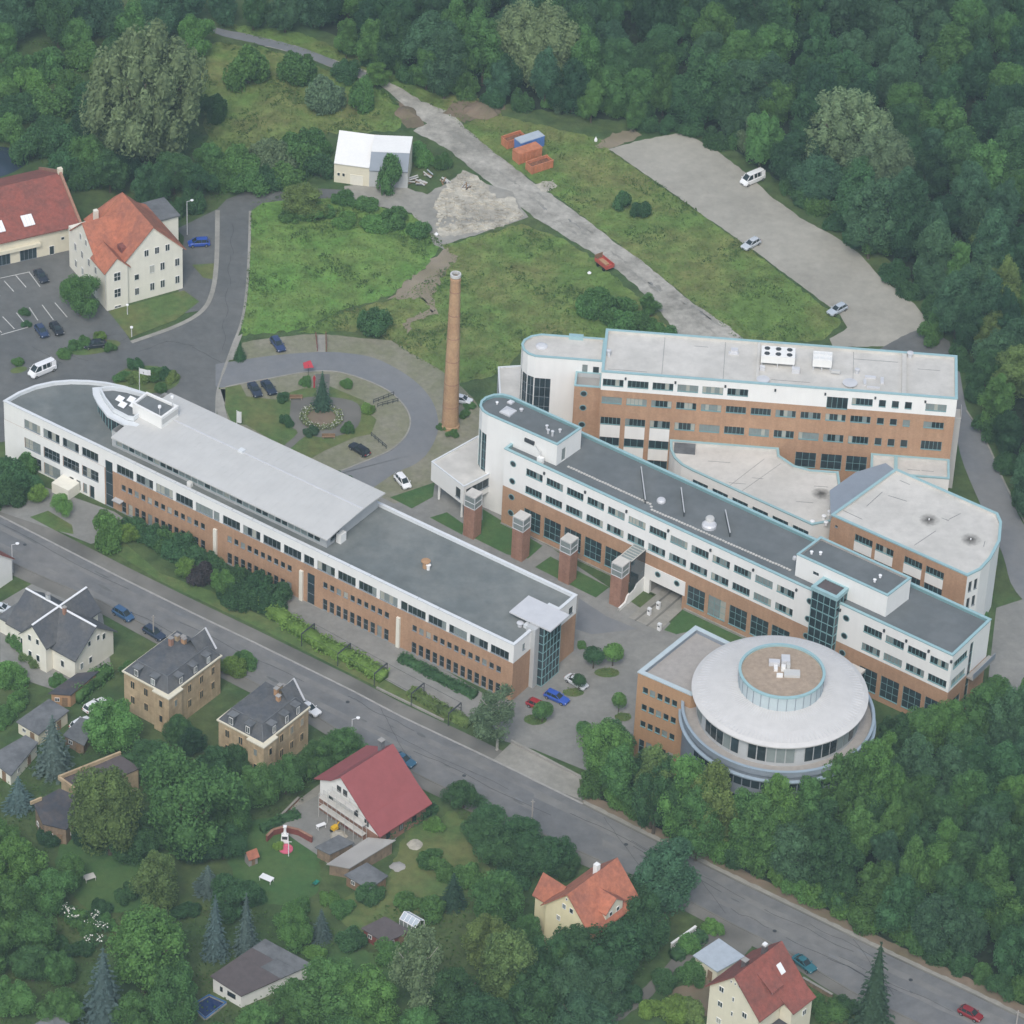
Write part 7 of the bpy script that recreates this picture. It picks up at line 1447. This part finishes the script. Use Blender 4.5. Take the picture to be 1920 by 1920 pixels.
many('bush', [(30, 132, 66), (92, 122, 72), (150, 108, 64), (40, 200, 76, 'dark'), (104, 192, 84, 'mid'), (160, 186, 74, 'dark'), (92, 238, 66, 'dark'), (20, 244, 70, 'mid'), (150, 236, 60, 'deep'), (210, 88, 54, 'dark'), (60, 160, 66, 'fresh'), (5, 165, 60), (125, 150, 56), (185, 130, 50, 'olive')], 'dark green bush in the thicket at the upper left', 'mid', 'bushes of the upper left thicket')
many('broad', [(28, 22, 96), (108, 32, 92, 'dark'), (180, 8, 92), (250, 34, 76, 'mid'), (305, 24, 84), (420, 6, 66), (475, 16, 66, 'dark'), (535, 20, 66), (590, 8, 70), (70, -8, 90), (350, -2, 80), (140, 62, 66, 'mid'), (215, 40, 60), (10, 72, 60, 'mid')], 'dark tree in the row along the upper left edge', 'teal', 'trees along the upper left edge', 1.05)
many('broad', [(326, 322, 84), (206, 322, 76, 'dark'), (286, 348, 76), (368, 344, 66, 'dark'), (170, 290, 70, 'mid'), (395, 290, 62, 'mid'), (240, 300, 70, 'deep')], 'dark tree at the foot of the huge willow', 'dark', 'trees below the willow', .9)
many('bush', [(62, 272, 72), (122, 268, 78), (112, 318, 60), (160, 330, 54), (330, 388, 50), (300, 392, 46, 'dark'), (360, 378, 54)], 'dark bush behind the barn and cream house', 'dark', 'bushes behind the houses', 1.25)
many('bush', [(438, 310, 72), (500, 298, 74, 'grey'), (562, 290, 82), (602, 314, 56, 'dark'), (402, 330, 62), (468, 336, 64), (540, 332, 66), (505, 338, 50, 'dark'), (590, 268, 60)], 'bush in the scrub beside the industrial shed', 'mid', 'scrub beside the industrial shed', 1.1)
plant('broad', (572, 372), 80, 'yellowish bushy tree at the bend of the access road', 'olive', None, .7)
many('bush', [(640, 372, 40), (690, 380, 44), (545, 402, 44), (600, 398, 52), (740, 408, 60), (780, 430, 50), (700, 420, 50, 'fresh'), (650, 410, 46, 'fresh')], 'low weedy bush along the upper edge of the green meadow', 'mid', 'weedy bushes of the green meadow', .7)
plant('bush', (733, 328), 62, 'leafy bush growing against the blue grey side of the industrial shed', 'mid', None, 1.5)
many('bush', [(784, 284, 44), (800, 300, 36, 'fresh'), (832, 302, 38), (760, 292, 34)], 'small bush between industrial shed and track', 'mid', 'bushes by the track', 1.0)
plant('bush', (1168, 376), 36, 'dark bush, the upper of two in the long meadow strip', 'dark', None, 1.2); plant('bush', (1203, 394), 40, 'dark bush, the lower of two in the long meadow strip', 'dark', None, 1.0)
plant('bush', (696, 602), 62, 'dark round bush behind the outer parking of the loop road', 'dark', None, 1.15)
many('bush', [(1120, 560, 60), (1150, 578, 72), (1200, 604, 62), (1170, 610, 60), (1230, 622, 50), (1100, 576, 50, 'mid'), (1250, 640, 50)], 'leafy bush in front of the rear building beside the track', 'mid', 'bushes between track and rear building', 1.0)
plant('tall', (1216, 566), 34, 'slim young tree among the bushes by the track', 'mid', None, .8)
# --- planted round and forecourt beds
plant('spruce', (604, 742), 44, 'dark conifer in the centre of the planted round', 'spruce', None, .8)
for px, w, lab, c_ in (((575, 717), 23, 'round clipped bush beside the red post of the planted round', 'mid'), ((652, 720), 24, 'round clipped bush at the upper right of the planted round', 'fresh'), ((528, 745), 26, 'dark clipped bush next to the two parked blue cars', 'dark'), ((537, 789), 28, 'dark clipped bush at the left side of the round path', 'dark'), ((585, 808), 27, 'dark clipped bush below the flower ring', 'teal'), ((655, 803), 28, 'clipped bush at the lower right of the flower ring', 'mid'), ((691, 767), 28, 'bright green clipped bush near the bicycle rails', 'lime')):
    plant('bush', px, w, lab, c_, 'clipped bushes of the planted round', 1.1)
plant('spruce', (450, 662), 28, 'small triangular conifer at the access road corner', 'dark', None, .62)
many('bush', [(232, 705, 32), (255, 684, 34, 'dark'), (282, 700, 36), (308, 698, 34, 'dark'), (270, 708, 36, 'olive'), (322, 708, 28, 'olive'), (300, 728, 30), (245, 708, 28, 'olive')], 'low shrub in the oval bed by the forecourt', 'mid', 'shrubs of the oval bed', .75)
many('bush', [(118, 664, 30), (140, 646, 32, 'mid'), (160, 642, 32, 'mid'), (188, 633, 30, 'lime'), (204, 650, 26), (36, 678, 24, 'mid'), (46, 584, 22, 'dark'), (50, 608, 20, 'dark')], 'low shrub in the narrow bed of the car park', 'mid', 'shrubs of the car park bed', .8)
many('bush', [(630, 892, 26), (645, 902, 26), (615, 884, 24)], 'dark hedge bush beside the metal roof of the long building', 'dark', 'hedge bushes by the metal roof', .8)
many('bush', [(828, 800, 22), (872, 776, 26, 'mid'), (882, 761, 24, 'mid'), (850, 812, 24)], 'low bush at the foot of the factory chimney', 'mid', 'bushes at the chimney foot', .6)
ring = MB(); P, N, S = [], [], []
g = np.random.default_rng(9); cc = G(603, 782, .3)
for k in range(1500):
    a = g.uniform(0, 6.283); r_ = g.uniform(2.6, 4.1); P.append((cc.x + r_ * math.cos(a), cc.y + r_ * math.sin(a), .1 + g.uniform(0, .7))); N.append((g.normal() * .5, g.normal() * .5, 1)); S.append(g.uniform(.1, .22))
fr_ = thing('flower_ring', 'ring of pale flowering plants around the dark conifer', 'flower bed', (0, 0, 0)); fm_ = quads_mesh('foliage', np.array(P), np.array(N), np.array(S), 'leaf', seed=9); fo = new_obj('foliage', fm_, fr_); fo.color = (.22, .27, .09, 1)
k = g.choice(1500, 420); bl_ = quads_mesh('blossoms', np.array(P)[k] + (0, 0, .25), np.array(N)[k], np.array(S)[k] * .6, 'blossom', seed=8); new_obj('blossoms', bl_, fr_); MB().lathe([(2.7, .12), (.05, .25)], 24, cc.xy).build('soil', 'dirt', fr_)
# --- in front of the long building
many('bush', [(5, 890, 70), (46, 910, 56), (16, 932, 60), (52, 870, 50, 'mid'), (-20, 920, 70)], 'dark bush mass at the left end of the long building', 'dark', 'bushes at the left end of the long building', 1.1)
plant('broad', (74, 926), 38, 'small light green tree, the left of two by the entrance paving', 'lime', None, .75); plant('broad', (118, 946), 44, 'small light green tree, the right of two by the entrance paving', 'fresh', None, .85)
plant('bush', (203, 1000), 68, 'big green bush at the corner of the entrance paving', 'fresh', None, 1.25); plant('broad', (238, 998), 42, 'light green young tree at the end of the front shrubbery', 'lime', None, .8)
plant('broad', (350, 1062), 40, 'yellow green young tree in the front shrubbery', 'lime', None, .85); plant('bush', (380, 1076), 48, 'dark purple leaved bush in the front shrubbery', 'purple', None, 1.2); plant('broad', (417, 1090), 50, 'light green young tree right of the purple bush', 'fresh', None, .8)
many('bush', [(256, 990, 60), (292, 1006, 62), (330, 1028, 62), (368, 1046, 60), (440, 1080, 66), (482, 1098, 64), (522, 1120, 60), (462, 1124, 56), (500, 1132, 50), (310, 1016, 50, 'mid'), (400, 1062, 50), (430, 1112, 46)], 'dark shrub in the shrubbery before the brick front of the long building', 'dark', 'shrubbery before the long building', 1.05)
def hedge(label, pl, w_, h_, col, dens=80, smin=.1, smax=.30, z=0.05):
    pts = [G(x, y) for x, y in pl]; P, N, S = [], [], []; core = MB(); g = np.random.default_rng(len(label)); c = sum(pts, Vector((0, 0, 0))) / len(pts); o = thing('hedge', label, 'hedge', (c.x, c.y, 0))
    for a, b in zip(pts[:-1], pts[1:]):
        d = (b - a); L = d.length; d.normalize(); nn = Vector((-d.y, d.x, 0)); core.bar((a.x - c.x, a.y - c.y, h_ * .42), (b.x - c.x, b.y - c.y, h_ * .42), w_ * .72, h_ * .84)
        for k in range(int(L * dens)):
            u = g.uniform(0, L); side = g.uniform(0, w_ + 2 * h_); bulge = 1 + .16 * math.sin(u * 1.7) + .1 * math.sin(u * .6 + 1)
            if side < w_: y = side - w_ / 2; zz = h_ * bulge * (1 - .25 * (2 * y / w_) ** 2) + g.normal() * .18; nrm = (0, 0, 1)
            elif side < w_ + h_: y = -w_ / 2 * bulge; zz = (side - w_); nrm = -nn
            else: y = w_ / 2 * bulge; zz = side - w_ - h_; nrm = nn
            q_ = a + d * u + nn * y; P.append((q_.x - c.x, q_.y - c.y, zz)); N.append((nrm[0] + g.normal() * .5, nrm[1] + g.normal() * .5, nrm[2] + abs(g.normal() * .5))); S.append(g.uniform(smin, smax))
    ob = new_obj('foliage', quads_mesh('foliage', np.array(P), np.array(N), np.array(S), 'leaf', core, seed=len(label)), o); ob.color = (*COLR[col], 1)
    return o
hedge('long yellow green hedge along the street in front of the parking strip', [(486, 1132), (540, 1172), (600, 1212), (660, 1240), (720, 1276)], 3.0, 1.9, 'lime'); hedge('thin yellow hedge along the street between the steel frames and birch', [(770, 1300), (820, 1330), (880, 1362)], 2.0, 1.3, 'olive'); hedge('dark low hedge along the brick front near the glazed entrance', [(752, 1236), (800, 1262), (850, 1288), (892, 1308)], 1.8, 1.2, 'dark')
hedge('clipped hedge between garden garage and white cars', [(142, 1318), (170, 1290), (205, 1266)], 2.4, 2.6, 'mid'); hedge('trimmed hedge along the drive of the house under repair', [(560, 1530), (530, 1540), (490, 1560)], 1.2, 1.2, 'dark'); hedge('long dark hedge below the red sheet roof', [(720, 1575), (770, 1545), (815, 1520)], 1.6, 1.8, 'dark'); hedge('hedge in front of the white garden wall among trees', [(1262, 1800), (1300, 1772), (1320, 1760)], 2.0, 1.6, 'dark')
# --- courtyard
plant('ball', (1114, 1226), 38, 'dark ball tree of the pair in the courtyard', 'dark', 'ball trees of the courtyard'); plant('ball', (1150, 1223), 36, 'light green ball tree of the pair in the courtyard', 'fresh', 'ball trees of the courtyard'); plant('ball', (1161, 1315), 28, 'ball tree standing alone beside the orange brick wing', 'fresh', 'ball trees of the courtyard'); plant('ball', (1095, 1363), 28, 'ball tree nearest the street in the courtyard', 'mid', 'ball trees of the courtyard'); plant('ball', (1018, 1329), 36, 'ball tree in front of the dark red car', 'mid', 'ball trees of the courtyard'); plant('ball', (1086, 1277), 25, 'small ball tree in front of the silver car', 'dark', 'ball trees of the courtyard'); plant('bush', (1089, 1208), 18, 'small bush at the foot of the brick end wall', 'mid')
for cx, cy, ax, ay in ((1138, 1262, 24, 9), (1004, 1350, 22, 10), (1168, 1345, 16, 8), (1075, 1299, 20, 8)):
    sheet('planting_bed', rough([(cx + ax * math.cos(a), cy + ay * math.sin(a)) for a in np.linspace(0, 6.28, 15)[:-1]], .8, 6), 'lawn', .09)
cover_beds = [[(cx + ax * math.cos(a), cy + ay * math.sin(a)) for a in np.linspace(0, 6.28, 15)[:-1]] for cx, cy, ax, ay in ((1138, 1262, 24, 9), (1004, 1350, 22, 10), (1168, 1345, 16, 8), (1075, 1299, 20, 8))]
plant('birch', (935, 1342), 100, 'grey green birch with pale trunk at the courtyard corner on the street', 'grey', None, .85)
plant('broad', (1152, 1400), 90, 'dark green tree at the corner of the orange brick wing', 'dark', None, .8); plant('broad', (1225, 1440), 80, 'olive tree in front of the orange brick wing', 'olive', None, .8)
# --- gardens south of the street
plant('broad', (214, 1352), 120, 'round bright green tree between the white cars and the sandstone villa', 'fresh', None, .85)
plant('broad', (345, 1505), 180, 'largest dark green tree in the middle of the lower left gardens', 'mid'); plant('broad', (205, 1525), 140, 'olive green tree hanging over the old brick barn', 'olive', None, 1.1)
plant('spruce', (100, 1410), 78, 'blue spruce between the grey shed and the tan outbuilding', 'blue', None, .7); plant('spruce', (35, 1490), 66, 'dark blue spruce at the left edge beside the old brick barn', 'blue', None, .6)
plant('broad', (640, 1398), 88, 'round tree beside the street lamp at the sandstone villa', 'mid', None, .8)
plant('broad', (268, 1790), 160, 'big light green round tree at the lower left', 'fresh', None, .95); plant('tall', (300, 1645), 88, 'yellow green pointed tree above the big round tree', 'olive', None, .9); plant('spruce', (390, 1650), 62, 'grey blue spruce on the dark lawn edge', 'blue', None, .55)
plant('spruce', (404, 1752), 62, 'tall blue spruce, the left of two behind the garden house', 'blue', None, 1.0); plant('spruce', (462, 1748), 62, 'tall blue spruce, the right of two behind the garden house', 'blue', None, 1.0); plant('spruce', (195, 1868), 104, 'large blue grey spruce at the bottom left', 'blue', None, .85)
plant('broad', (555, 1735), 82, 'light green round tree behind the garden house', 'fresh', None, .8); plant('spruce', (602, 1738), 44, 'slim bluish conifer beside the light green tree', 'blue', None, .8)
plant('birch', (787, 1800), 120, 'tall birch with thin white trunk in the lower middle', 'grey', None, 1.35); plant('spruce', (1640, 1872), 88, 'slender dark spruce beside the street at the lower right', 'spruce', None, 1.0)
plant('broad', (1252, 1655), 128, 'large dark tree leaning over the street next to the orange roof', 'teal', None, 1.0); plant('spruce', (850, 1672), 52, 'narrow dark conifer in the overgrown garden', 'spruce', None, .8)
many('broad', [(30, 1611, 120, 'fresh'), (20, 1706, 110, 'mid'), (92, 1676, 90, 'mid'), (70, 1760, 92), (130, 1636, 66, 'mid'), (60, 1801, 84, 'dark'), (112, 1816, 62, 'mid'), (25, 1866, 84, 'mid'), (-20, 1790, 90), (-15, 1560, 80)], 'garden tree in the grove along the lower left edge', 'mid', 'grove along the lower left edge', .9)
many('broad', [(330, 1871, 120, 'mid'), (480, 1915, 90), (560, 1881, 110, 'mid'), (625, 1848, 130, 'mid'), (700, 1876, 116, 'fresh'), (430, 1676, 86, 'dark'), (250, 1900, 90), (120, 1890, 70), (410, 1960, 100), (780, 1930, 110), (650, 1950, 110)], 'green garden tree along the lower edge left of the birch', 'mid', 'garden trees along the lower edge', .9)
many('broad', [(450, 1418, 70, 'dark'), (480, 1470, 84), (535, 1452, 84), (590, 1428, 80), (400, 1431, 66, 'dark'), (330, 1371, 60, 'dark'), (360, 1386, 60, 'deep'), (285, 1426, 90, 'dark'), (440, 1530, 90), (300, 1551, 90, 'dark'), (420, 1576, 80, 'dark'), (255, 1576, 80, 'dark'), (375, 1586, 74, 'deep')], 'dark tree in the belt below the sandstone villas', 'mid', 'tree belt below the sandstone villas', .85)
many('broad', [(870, 1486, 74, 'dark'), (922, 1535, 92), (982, 1566, 92), (1040, 1602, 80), (1000, 1601, 80, 'dark'), (940, 1590, 84), (1062, 1618, 60, 'dark'), (900, 1560, 70)], 'dark tree in the garden belt along the lower street side', 'dark', 'tree belt along the street', .75)
many('broad', [(860, 1861, 126, 'dark'), (960, 1821, 136, 'olive'), (905, 1771, 96, 'olive'), (930, 1691, 104, 'mid'), (1005, 1871, 124, 'dark'), (1062, 1841, 116, 'teal'), (1095, 1776, 112, 'dark'), (1155, 1786, 112, 'dark'), (1212, 1731, 116, 'dark'), (1205, 1676, 92, 'dark'), (1140, 1738, 84, 'dark'), (1175, 1708, 70, 'dark'), (1070, 1786, 80, 'mid'), (1130, 1856, 96, 'teal'), (1045, 1786, 80, 'dark'), (900, 1916, 110, 'dark'), (1090, 1916, 110, 'teal'), (985, 1746, 70, 'mid')], 'dark tree in the dense garden wood below the orange roofed house', 'dark', 'garden wood below the orange roof', .95)
many('bush', [(435, 1248, 48, 'lime'), (462, 1238, 40, 'mid'), (445, 1240, 34), (250, 1250, 40), (110, 1276, 40, 'mid'), (40, 1201, 56, 'mid'), (20, 1266, 60, 'fresh'), (65, 1231, 40, 'olive'), (90, 1345, 40), (30, 1316, 44, 'mid'), (5, 1345, 44)], 'garden bush around the cross gabled house', 'mid', 'garden bushes of the upper gardens', .9)
many('bush', [(690, 1676, 56, 'dark'), (735, 1785, 60), (660, 1756, 56, 'dark'), (770, 1790, 56), (810, 1700, 60), (760, 1690, 50), (640, 1705, 46), (700, 1650, 40), (800, 1610, 50), (830, 1630, 56), (620, 1686, 40, 'fresh'), (520, 1586, 22, 'lime'), (470, 1676, 50, 'dark'), (440, 1560, 46), (430, 1660, 50), (560, 1700, 46), (810, 1546, 40, 'fresh'), (880, 1640, 60), (960, 1646, 60, 'dark'), (590, 1786, 46, 'fresh')], 'garden bush around the lawns of the house under repair', 'mid', 'garden bushes of the middle gardens', .85)
many('bush', [(1290, 1771, 46, 'fresh'), (1302, 1828, 56, 'mid'), (1262, 1891, 62, 'lime'), (1215, 1891, 46, 'lime'), (1245, 1836, 50, 'dark'), (1560, 1895, 66), (1590, 1891, 50, 'dark'), (1530, 1875, 40), (1335, 1736, 40, 'fresh'), (1300, 1896, 50, 'olive'), (1180, 1866, 60, 'dark')], 'garden bush around the flat garage and brown red roofed house', 'mid', 'garden bushes of the lower right gardens', .9)
many('bush', [(140, 1721, 44, 'mid'), (170, 1736, 46, 'mid'), (200, 1731, 40, 'mid'), (150, 1780, 50), (110, 1770, 50), (185, 1700, 44), (160, 1566, 60, 'deep'), (90, 1566, 56, 'deep'), (350, 1706, 50, 'dark'), (240, 1676, 50, 'dark')], 'low bush near the white blossoms of the lower left garden', 'dark', 'bushes of the lower left garden', .8)
P, N, S = [], [], []
for x, y in ((118, 1700), (130, 1708), (140, 1715), (178, 1715), (166, 1730), (182, 1734), (166, 1762), (184, 1762), (122, 1705), (135, 1718), (195, 1737)):
    c = G(x, y, 1.6)
    for k in range(14): P.append((c.x + random.uniform(-.7, .7), c.y + random.uniform(-.7, .7), 1.8 + random.uniform(-.3, .5))); N.append((random.uniform(-.5, .5), random.uniform(-.7, .2), 1)); S.append(random.uniform(.1, .22))
wb = thing('flowering_shrub', 'shrub with white blossoms in the lower left garden', 'shrub', tuple(G(155, 1730))); inv = WM[wb.name].inverted(); P = np.array([tuple(inv @ Vector(p)) for p in P]); new_obj('blossoms', quads_mesh('blossoms', P, np.array(N), np.array(S), 'blossom', seed=5), wb)
ob = new_obj('foliage', quads_mesh('foliage', np.repeat(P, 6, 0) + np.random.default_rng(3).normal(size=(len(P) * 6, 3)) * (.5, .5, .3) - (0, 0, .35), np.random.default_rng(4).normal(size=(len(P) * 6, 3)) + (0, 0, 1), np.full(len(P) * 6, .2), 'leaf', seed=6), wb); ob.color = (*COLR['dark'], 1)
# --- woodland: every crown that shows is a tree of its own
TONE = {'dark': 'dark green', 'deep': 'very dark', 'teal': 'blue green', 'mid': 'mid green', 'fresh': 'light green', 'olive': 'olive'}
def zone_n(x, y):
    if y < 90: return 'in the wood along the top edge ' + ('above the track' if x < 1000 else 'above the orange containers' if x < 1250 else 'above the gravel car park' if x < 1600 else 'in the upper right corner')
    if x < 1250: return 'in the wood edge above the containers'
    if x < 1500: return 'in the wood behind the white delivery van'
    if y < 330: return 'in the wood right of the pale willows'
    if y < 600: return 'in the wood along the lower gravel car park'
    return 'in the wood beside the service road'
def zone_s(x, y):
    if x < 1300: return 'in the lower wood before the orange brick wing'
    if x < 1560: return 'in the lower wood ' + ('before the round building' if y < 1540 else 'on the street below the round building')
    if x < 1760: return 'in the lower wood ' + ('right of the round building' if y < 1560 else 'opposite the brown red roof')
    return 'in the lower wood ' + ('below the middle building end' if y < 1560 else 'near the end of the street')
def wood(poly, dx, dy, wr, kinds, cols, label, group, seed, avoid=(), limit=300):
    random.seed(seed); xs = [p[0] for p in poly]; ys = [p[1] for p in poly]; pts = []; tries = 0
    while tries < 9000 and len(pts) < limit:
        tries += 1; x = random.uniform(min(xs), max(xs)); y = random.uniform(min(ys), max(ys))
        if not in_poly(x, y, poly) or any(abs(x - a) < r_ and abs(y - b) < r_ * .8 for a, b, r_ in avoid): continue
        if all(((x - a) / dx) ** 2 + ((y - b) / dy) ** 2 > 1 for a, b in pts): pts.append((x, y))
    for x, y in sorted(pts, key=lambda p: p[1]):
        k = random.choice(kinds); cl = random.choice(cols); plant(k, (x, y), random.uniform(*wr) * (.85 if k == 'tall' else 1), '%s %s %s' % (TONE[cl], 'slender tree' if k == 'tall' else 'broad tree', label(x, y)), cl, group, random.uniform(.95, 1.25), .2)
    return len(pts)
FN = [(x, y) for x, y in FOREST_N]
sp = [(1010, 90, 60), (1600, 270, 80)]
n1 = wood(FN, 52, 36, (66, 96), ['broad', 'tall', 'broad'], ['dark', 'dark', 'teal', 'mid', 'deep', 'teal'], zone_n, 'wood behind the complex', 101, sp)
for px, w, lab, c_ in (((1005, 85), 150, 'big pale olive willow at the edge of the wood above the track', 'willow'), ((1580, 240), 170, 'big pale grey willow at the edge of the wood behind the white van', 'willow'), ((1650, 310), 120, 'second pale willow right behind the gravel car park', 'grey')): plant('willow', px, w, lab, c_, None, 1.05, .02)
many('tall', [(745, 96, 46, 'mid'), (800, 126, 46, 'mid'), (860, 136, 50, 'mid'), (940, 151, 46, 'teal'), (1050, 181, 36, 'grey'), (1110, 190, 44), (1190, 205, 46), (1330, 181, 50, 'grey'), (1415, 256, 50, 'grey'), (1385, 221, 44, 'mid'), (1482, 298, 44), (650, 70, 44), (700, 85, 50), (1855, 466, 66, 'olive'), (1880, 546, 70, 'olive'), (1780, 526, 40, 'grey'), (1860, 626, 60, 'olive'), (1905, 696, 70, 'olive')], 'young light tree at the sunny edge of the wood', 'mid', 'young trees at the wood edge', 1.0)
many('bush', [(1300, 238, 44), (1345, 262, 48), (1385, 258, 48, 'mid'), (1452, 286, 46), (1478, 345, 48), (1510, 368, 54), (1540, 384, 52, 'mid'), (1575, 415, 52), (1610, 440, 52), (1645, 456, 54, 'mid'), (1680, 505, 54), (1715, 540, 54), (1750, 575, 52), (1765, 598, 54, 'mid'), (1750, 626, 50, 'mid'), (1160, 201, 50, 'mid'), (1210, 226, 48), (1255, 232, 44), (880, 166, 46, 'mid'), (830, 158, 46), (930, 186, 46), (980, 192, 46), (1040, 188, 44, 'mid'), (760, 138, 46), (1100, 198, 44, 'mid'), (700, 104, 46), (650, 80, 46), (1800, 672, 52), (1828, 735, 52), (1860, 800, 52), (1890, 870, 52), (1915, 930, 50)], 'dark bush along the lower edge of the wood behind the complex', 'dark', 'bushes along the wood edge', 1.1)
many('tall', [(1225, 1478, 78, 'olive'), (1282, 1500, 84, 'fresh'), (1340, 1518, 84, 'olive'), (1400, 1528, 88, 'mid'), (1462, 1530, 86, 'fresh'), (1520, 1520, 86, 'mid'), (1576, 1498, 84, 'mid'), (1622, 1466, 82, 'fresh'), (1310, 1540, 76, 'mid'), (1430, 1560, 80, 'mid')], 'tall light green tree close in front of the round building', 'mid', 'tall trees before the round building', 1.22)
FS = FOREST_S[:10] + [(1990, 1862), (1913, 1820), (1807, 1770), (1665, 1704), (1523, 1634), (1382, 1566), (1240, 1500), (1170, 1468)]
n2 = wood(FS, 56, 40, (72, 104), ['broad', 'broad', 'tall'], ['mid', 'mid', 'fresh', 'dark', 'teal', 'dark'], zone_s, 'wood by the round building', 202)
many('bush', [(1120, 1472, 59, 'mid'), (1158, 1493, 59, 'fresh'), (1196, 1511, 62, 'mid'), (1234, 1527, 61, 'dark'), (1272, 1548, 56, 'mid'), (1310, 1568, 53, 'fresh'), (1348, 1588, 59, 'fresh'), (1386, 1606, 47, 'dark'), (1424, 1619, 46, 'mid'), (1462, 1638, 49, 'fresh'), (1500, 1661, 51, 'fresh'), (1538, 1677, 58, 'fresh'), (1576, 1693, 63, 'fresh'), (1614, 1718, 62, 'mid'), (1652, 1729, 53, 'fresh'), (1690, 1749, 51, 'mid'), (1728, 1770, 58, 'mid'), (1766, 1785, 60, 'dark'), (1804, 1806, 49, 'dark'), (1842, 1824, 47, 'mid'), (1880, 1845, 52, 'dark'), (1918, 1856, 60, 'mid')], 'green bush along the street edge of the lower wood', 'mid', 'bushes along the lower wood', 1.15)
many('bush', [(1835, 1150, 30), (1850, 1120, 30), (1800, 1330, 40, 'dark'), (1700, 1350, 44, 'dark'), (1870, 1290, 50)], 'bush beside the service yard at the right', 'mid', 'bushes at the service yard', .8)
# --- ground cover nobody could count
def cover(name, polys_px, n, smin, smax, zmax, m, seed, up=1.2, clump=0.0):
    g = np.random.default_rng(seed); P = []
    for poly in polys_px:
        w_ = [tuple(G(x, y).xy) for x, y in poly]; A_ = abs(area(w_)); xs = [p[0] for p in w_]; ys = [p[1] for p in w_]; k = int(n * A_); c = 0
        while c < k:
            x = g.uniform(min(xs), max(xs)); y = g.uniform(min(ys), max(ys))
            if clump:
                f = math.sin(x * .31 + 1.7 * math.sin(y * .17)) + math.sin(y * .37 + 1.3 * math.sin(x * .23)) + .7 * math.sin(x * .9 + y * .7) + .5 * math.sin(x * 1.7 - y * 1.3)
                if f < clump: c += .25; continue
            if in_poly(x, y, w_): P.append((x, y, .04 + g.uniform(0, zmax))); c += 1
    P = np.array(P); N = g.normal(size=P.shape) * .7 + (0, 0, up); o = new_obj(name, quads_mesh(name, P, N, g.uniform(smin, smax, len(P)), m, seed=seed)); tag(o, kind='stuff'); return o
cover('meadow_weeds', [MEADOW_A, MEADOW_B, MEADOW_C, MEADOW_D, MEADOW_E], 4.5, .08, .22, .22, 'weed', 71, 3.0)
cover('tall_weeds', [MEADOW_A, MEADOW_B, MEADOW_C, MEADOW_D, MEADOW_E], 5.0, .08, .26, .7, 'weed_dark', 74, 1.6, 1.0)
cover('bed_planting', cover_beds, 18, .07, .18, .4, 'weed', 75)
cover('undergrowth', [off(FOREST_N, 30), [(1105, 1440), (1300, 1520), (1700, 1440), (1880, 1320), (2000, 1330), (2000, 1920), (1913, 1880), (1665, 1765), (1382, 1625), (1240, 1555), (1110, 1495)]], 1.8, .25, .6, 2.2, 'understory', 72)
cover('garden_undergrowth', [[(-60, 1460), (60, 1400), (420, 1420), (600, 1440), (560, 1520), (420, 1560), (330, 1600), (120, 1560), (60, 1640), (130, 1720), (330, 1700), (440, 1700), (640, 1740), (600, 1920), (-60, 1960)], [(700, 1700), (860, 1700), (940, 1600), (840, 1520), (900, 1490), (1080, 1620), (1010, 1680), (1020, 1780), (1180, 1780), (1260, 1760), (1130, 1920), (700, 1950)], [(-60, 60), (380, 40), (400, 260), (600, 255), (620, 345), (470, 350), (400, 385), (340, 420), (130, 330), (-60, 270)]], 2.2, .12, .30, .7, 'weed_dark', 73)
# --- loose stones and rubble
g = np.random.default_rng(77); st_ = MB()
rub = [tuple(G(x, y).xy) for x, y in [(812, 385), (835, 350), (870, 318), (930, 370), (985, 405), (930, 428), (860, 440), (820, 430)]]
xs = [p[0] for p in rub]; ys = [p[1] for p in rub]; c = 0
while c < 420:
    x = g.uniform(min(xs), max(xs)); y = g.uniform(min(ys), max(ys))
    if in_poly(x, y, rub): s = g.uniform(.08, .4); st_.box(x - s, x + s, y - s * .8, y + s * .8, .05, .07 + s * .9); c += 1
tag(st_.build('rubble_stones', 'rubble'), kind='stuff')

# ------------------------------------------------------------------ haze: the air between the aircraft and the town
hz = bpy.data.materials.new('haze'); hz.use_nodes = True; nt = hz.node_tree; nt.nodes.remove(nt.nodes['Principled BSDF'])
pvn = nt.nodes.new('ShaderNodeVolumePrincipled'); pvn.inputs['Color'].default_value = (0.68, 0.89, 0.97, 1); pvn.inputs['Density'].default_value = 0.00016; pvn.inputs['Anisotropy'].default_value = 0.2
nt.links.new(pvn.outputs['Volume'], nt.nodes['Material Output'].inputs['Volume']); MATS['haze'] = hz
hbx = MB().box(-1560, 1560, -1260, 2560, -1.5, CAM.z + 12).build('haze', 'haze'); tag(hbx, kind='stuff')
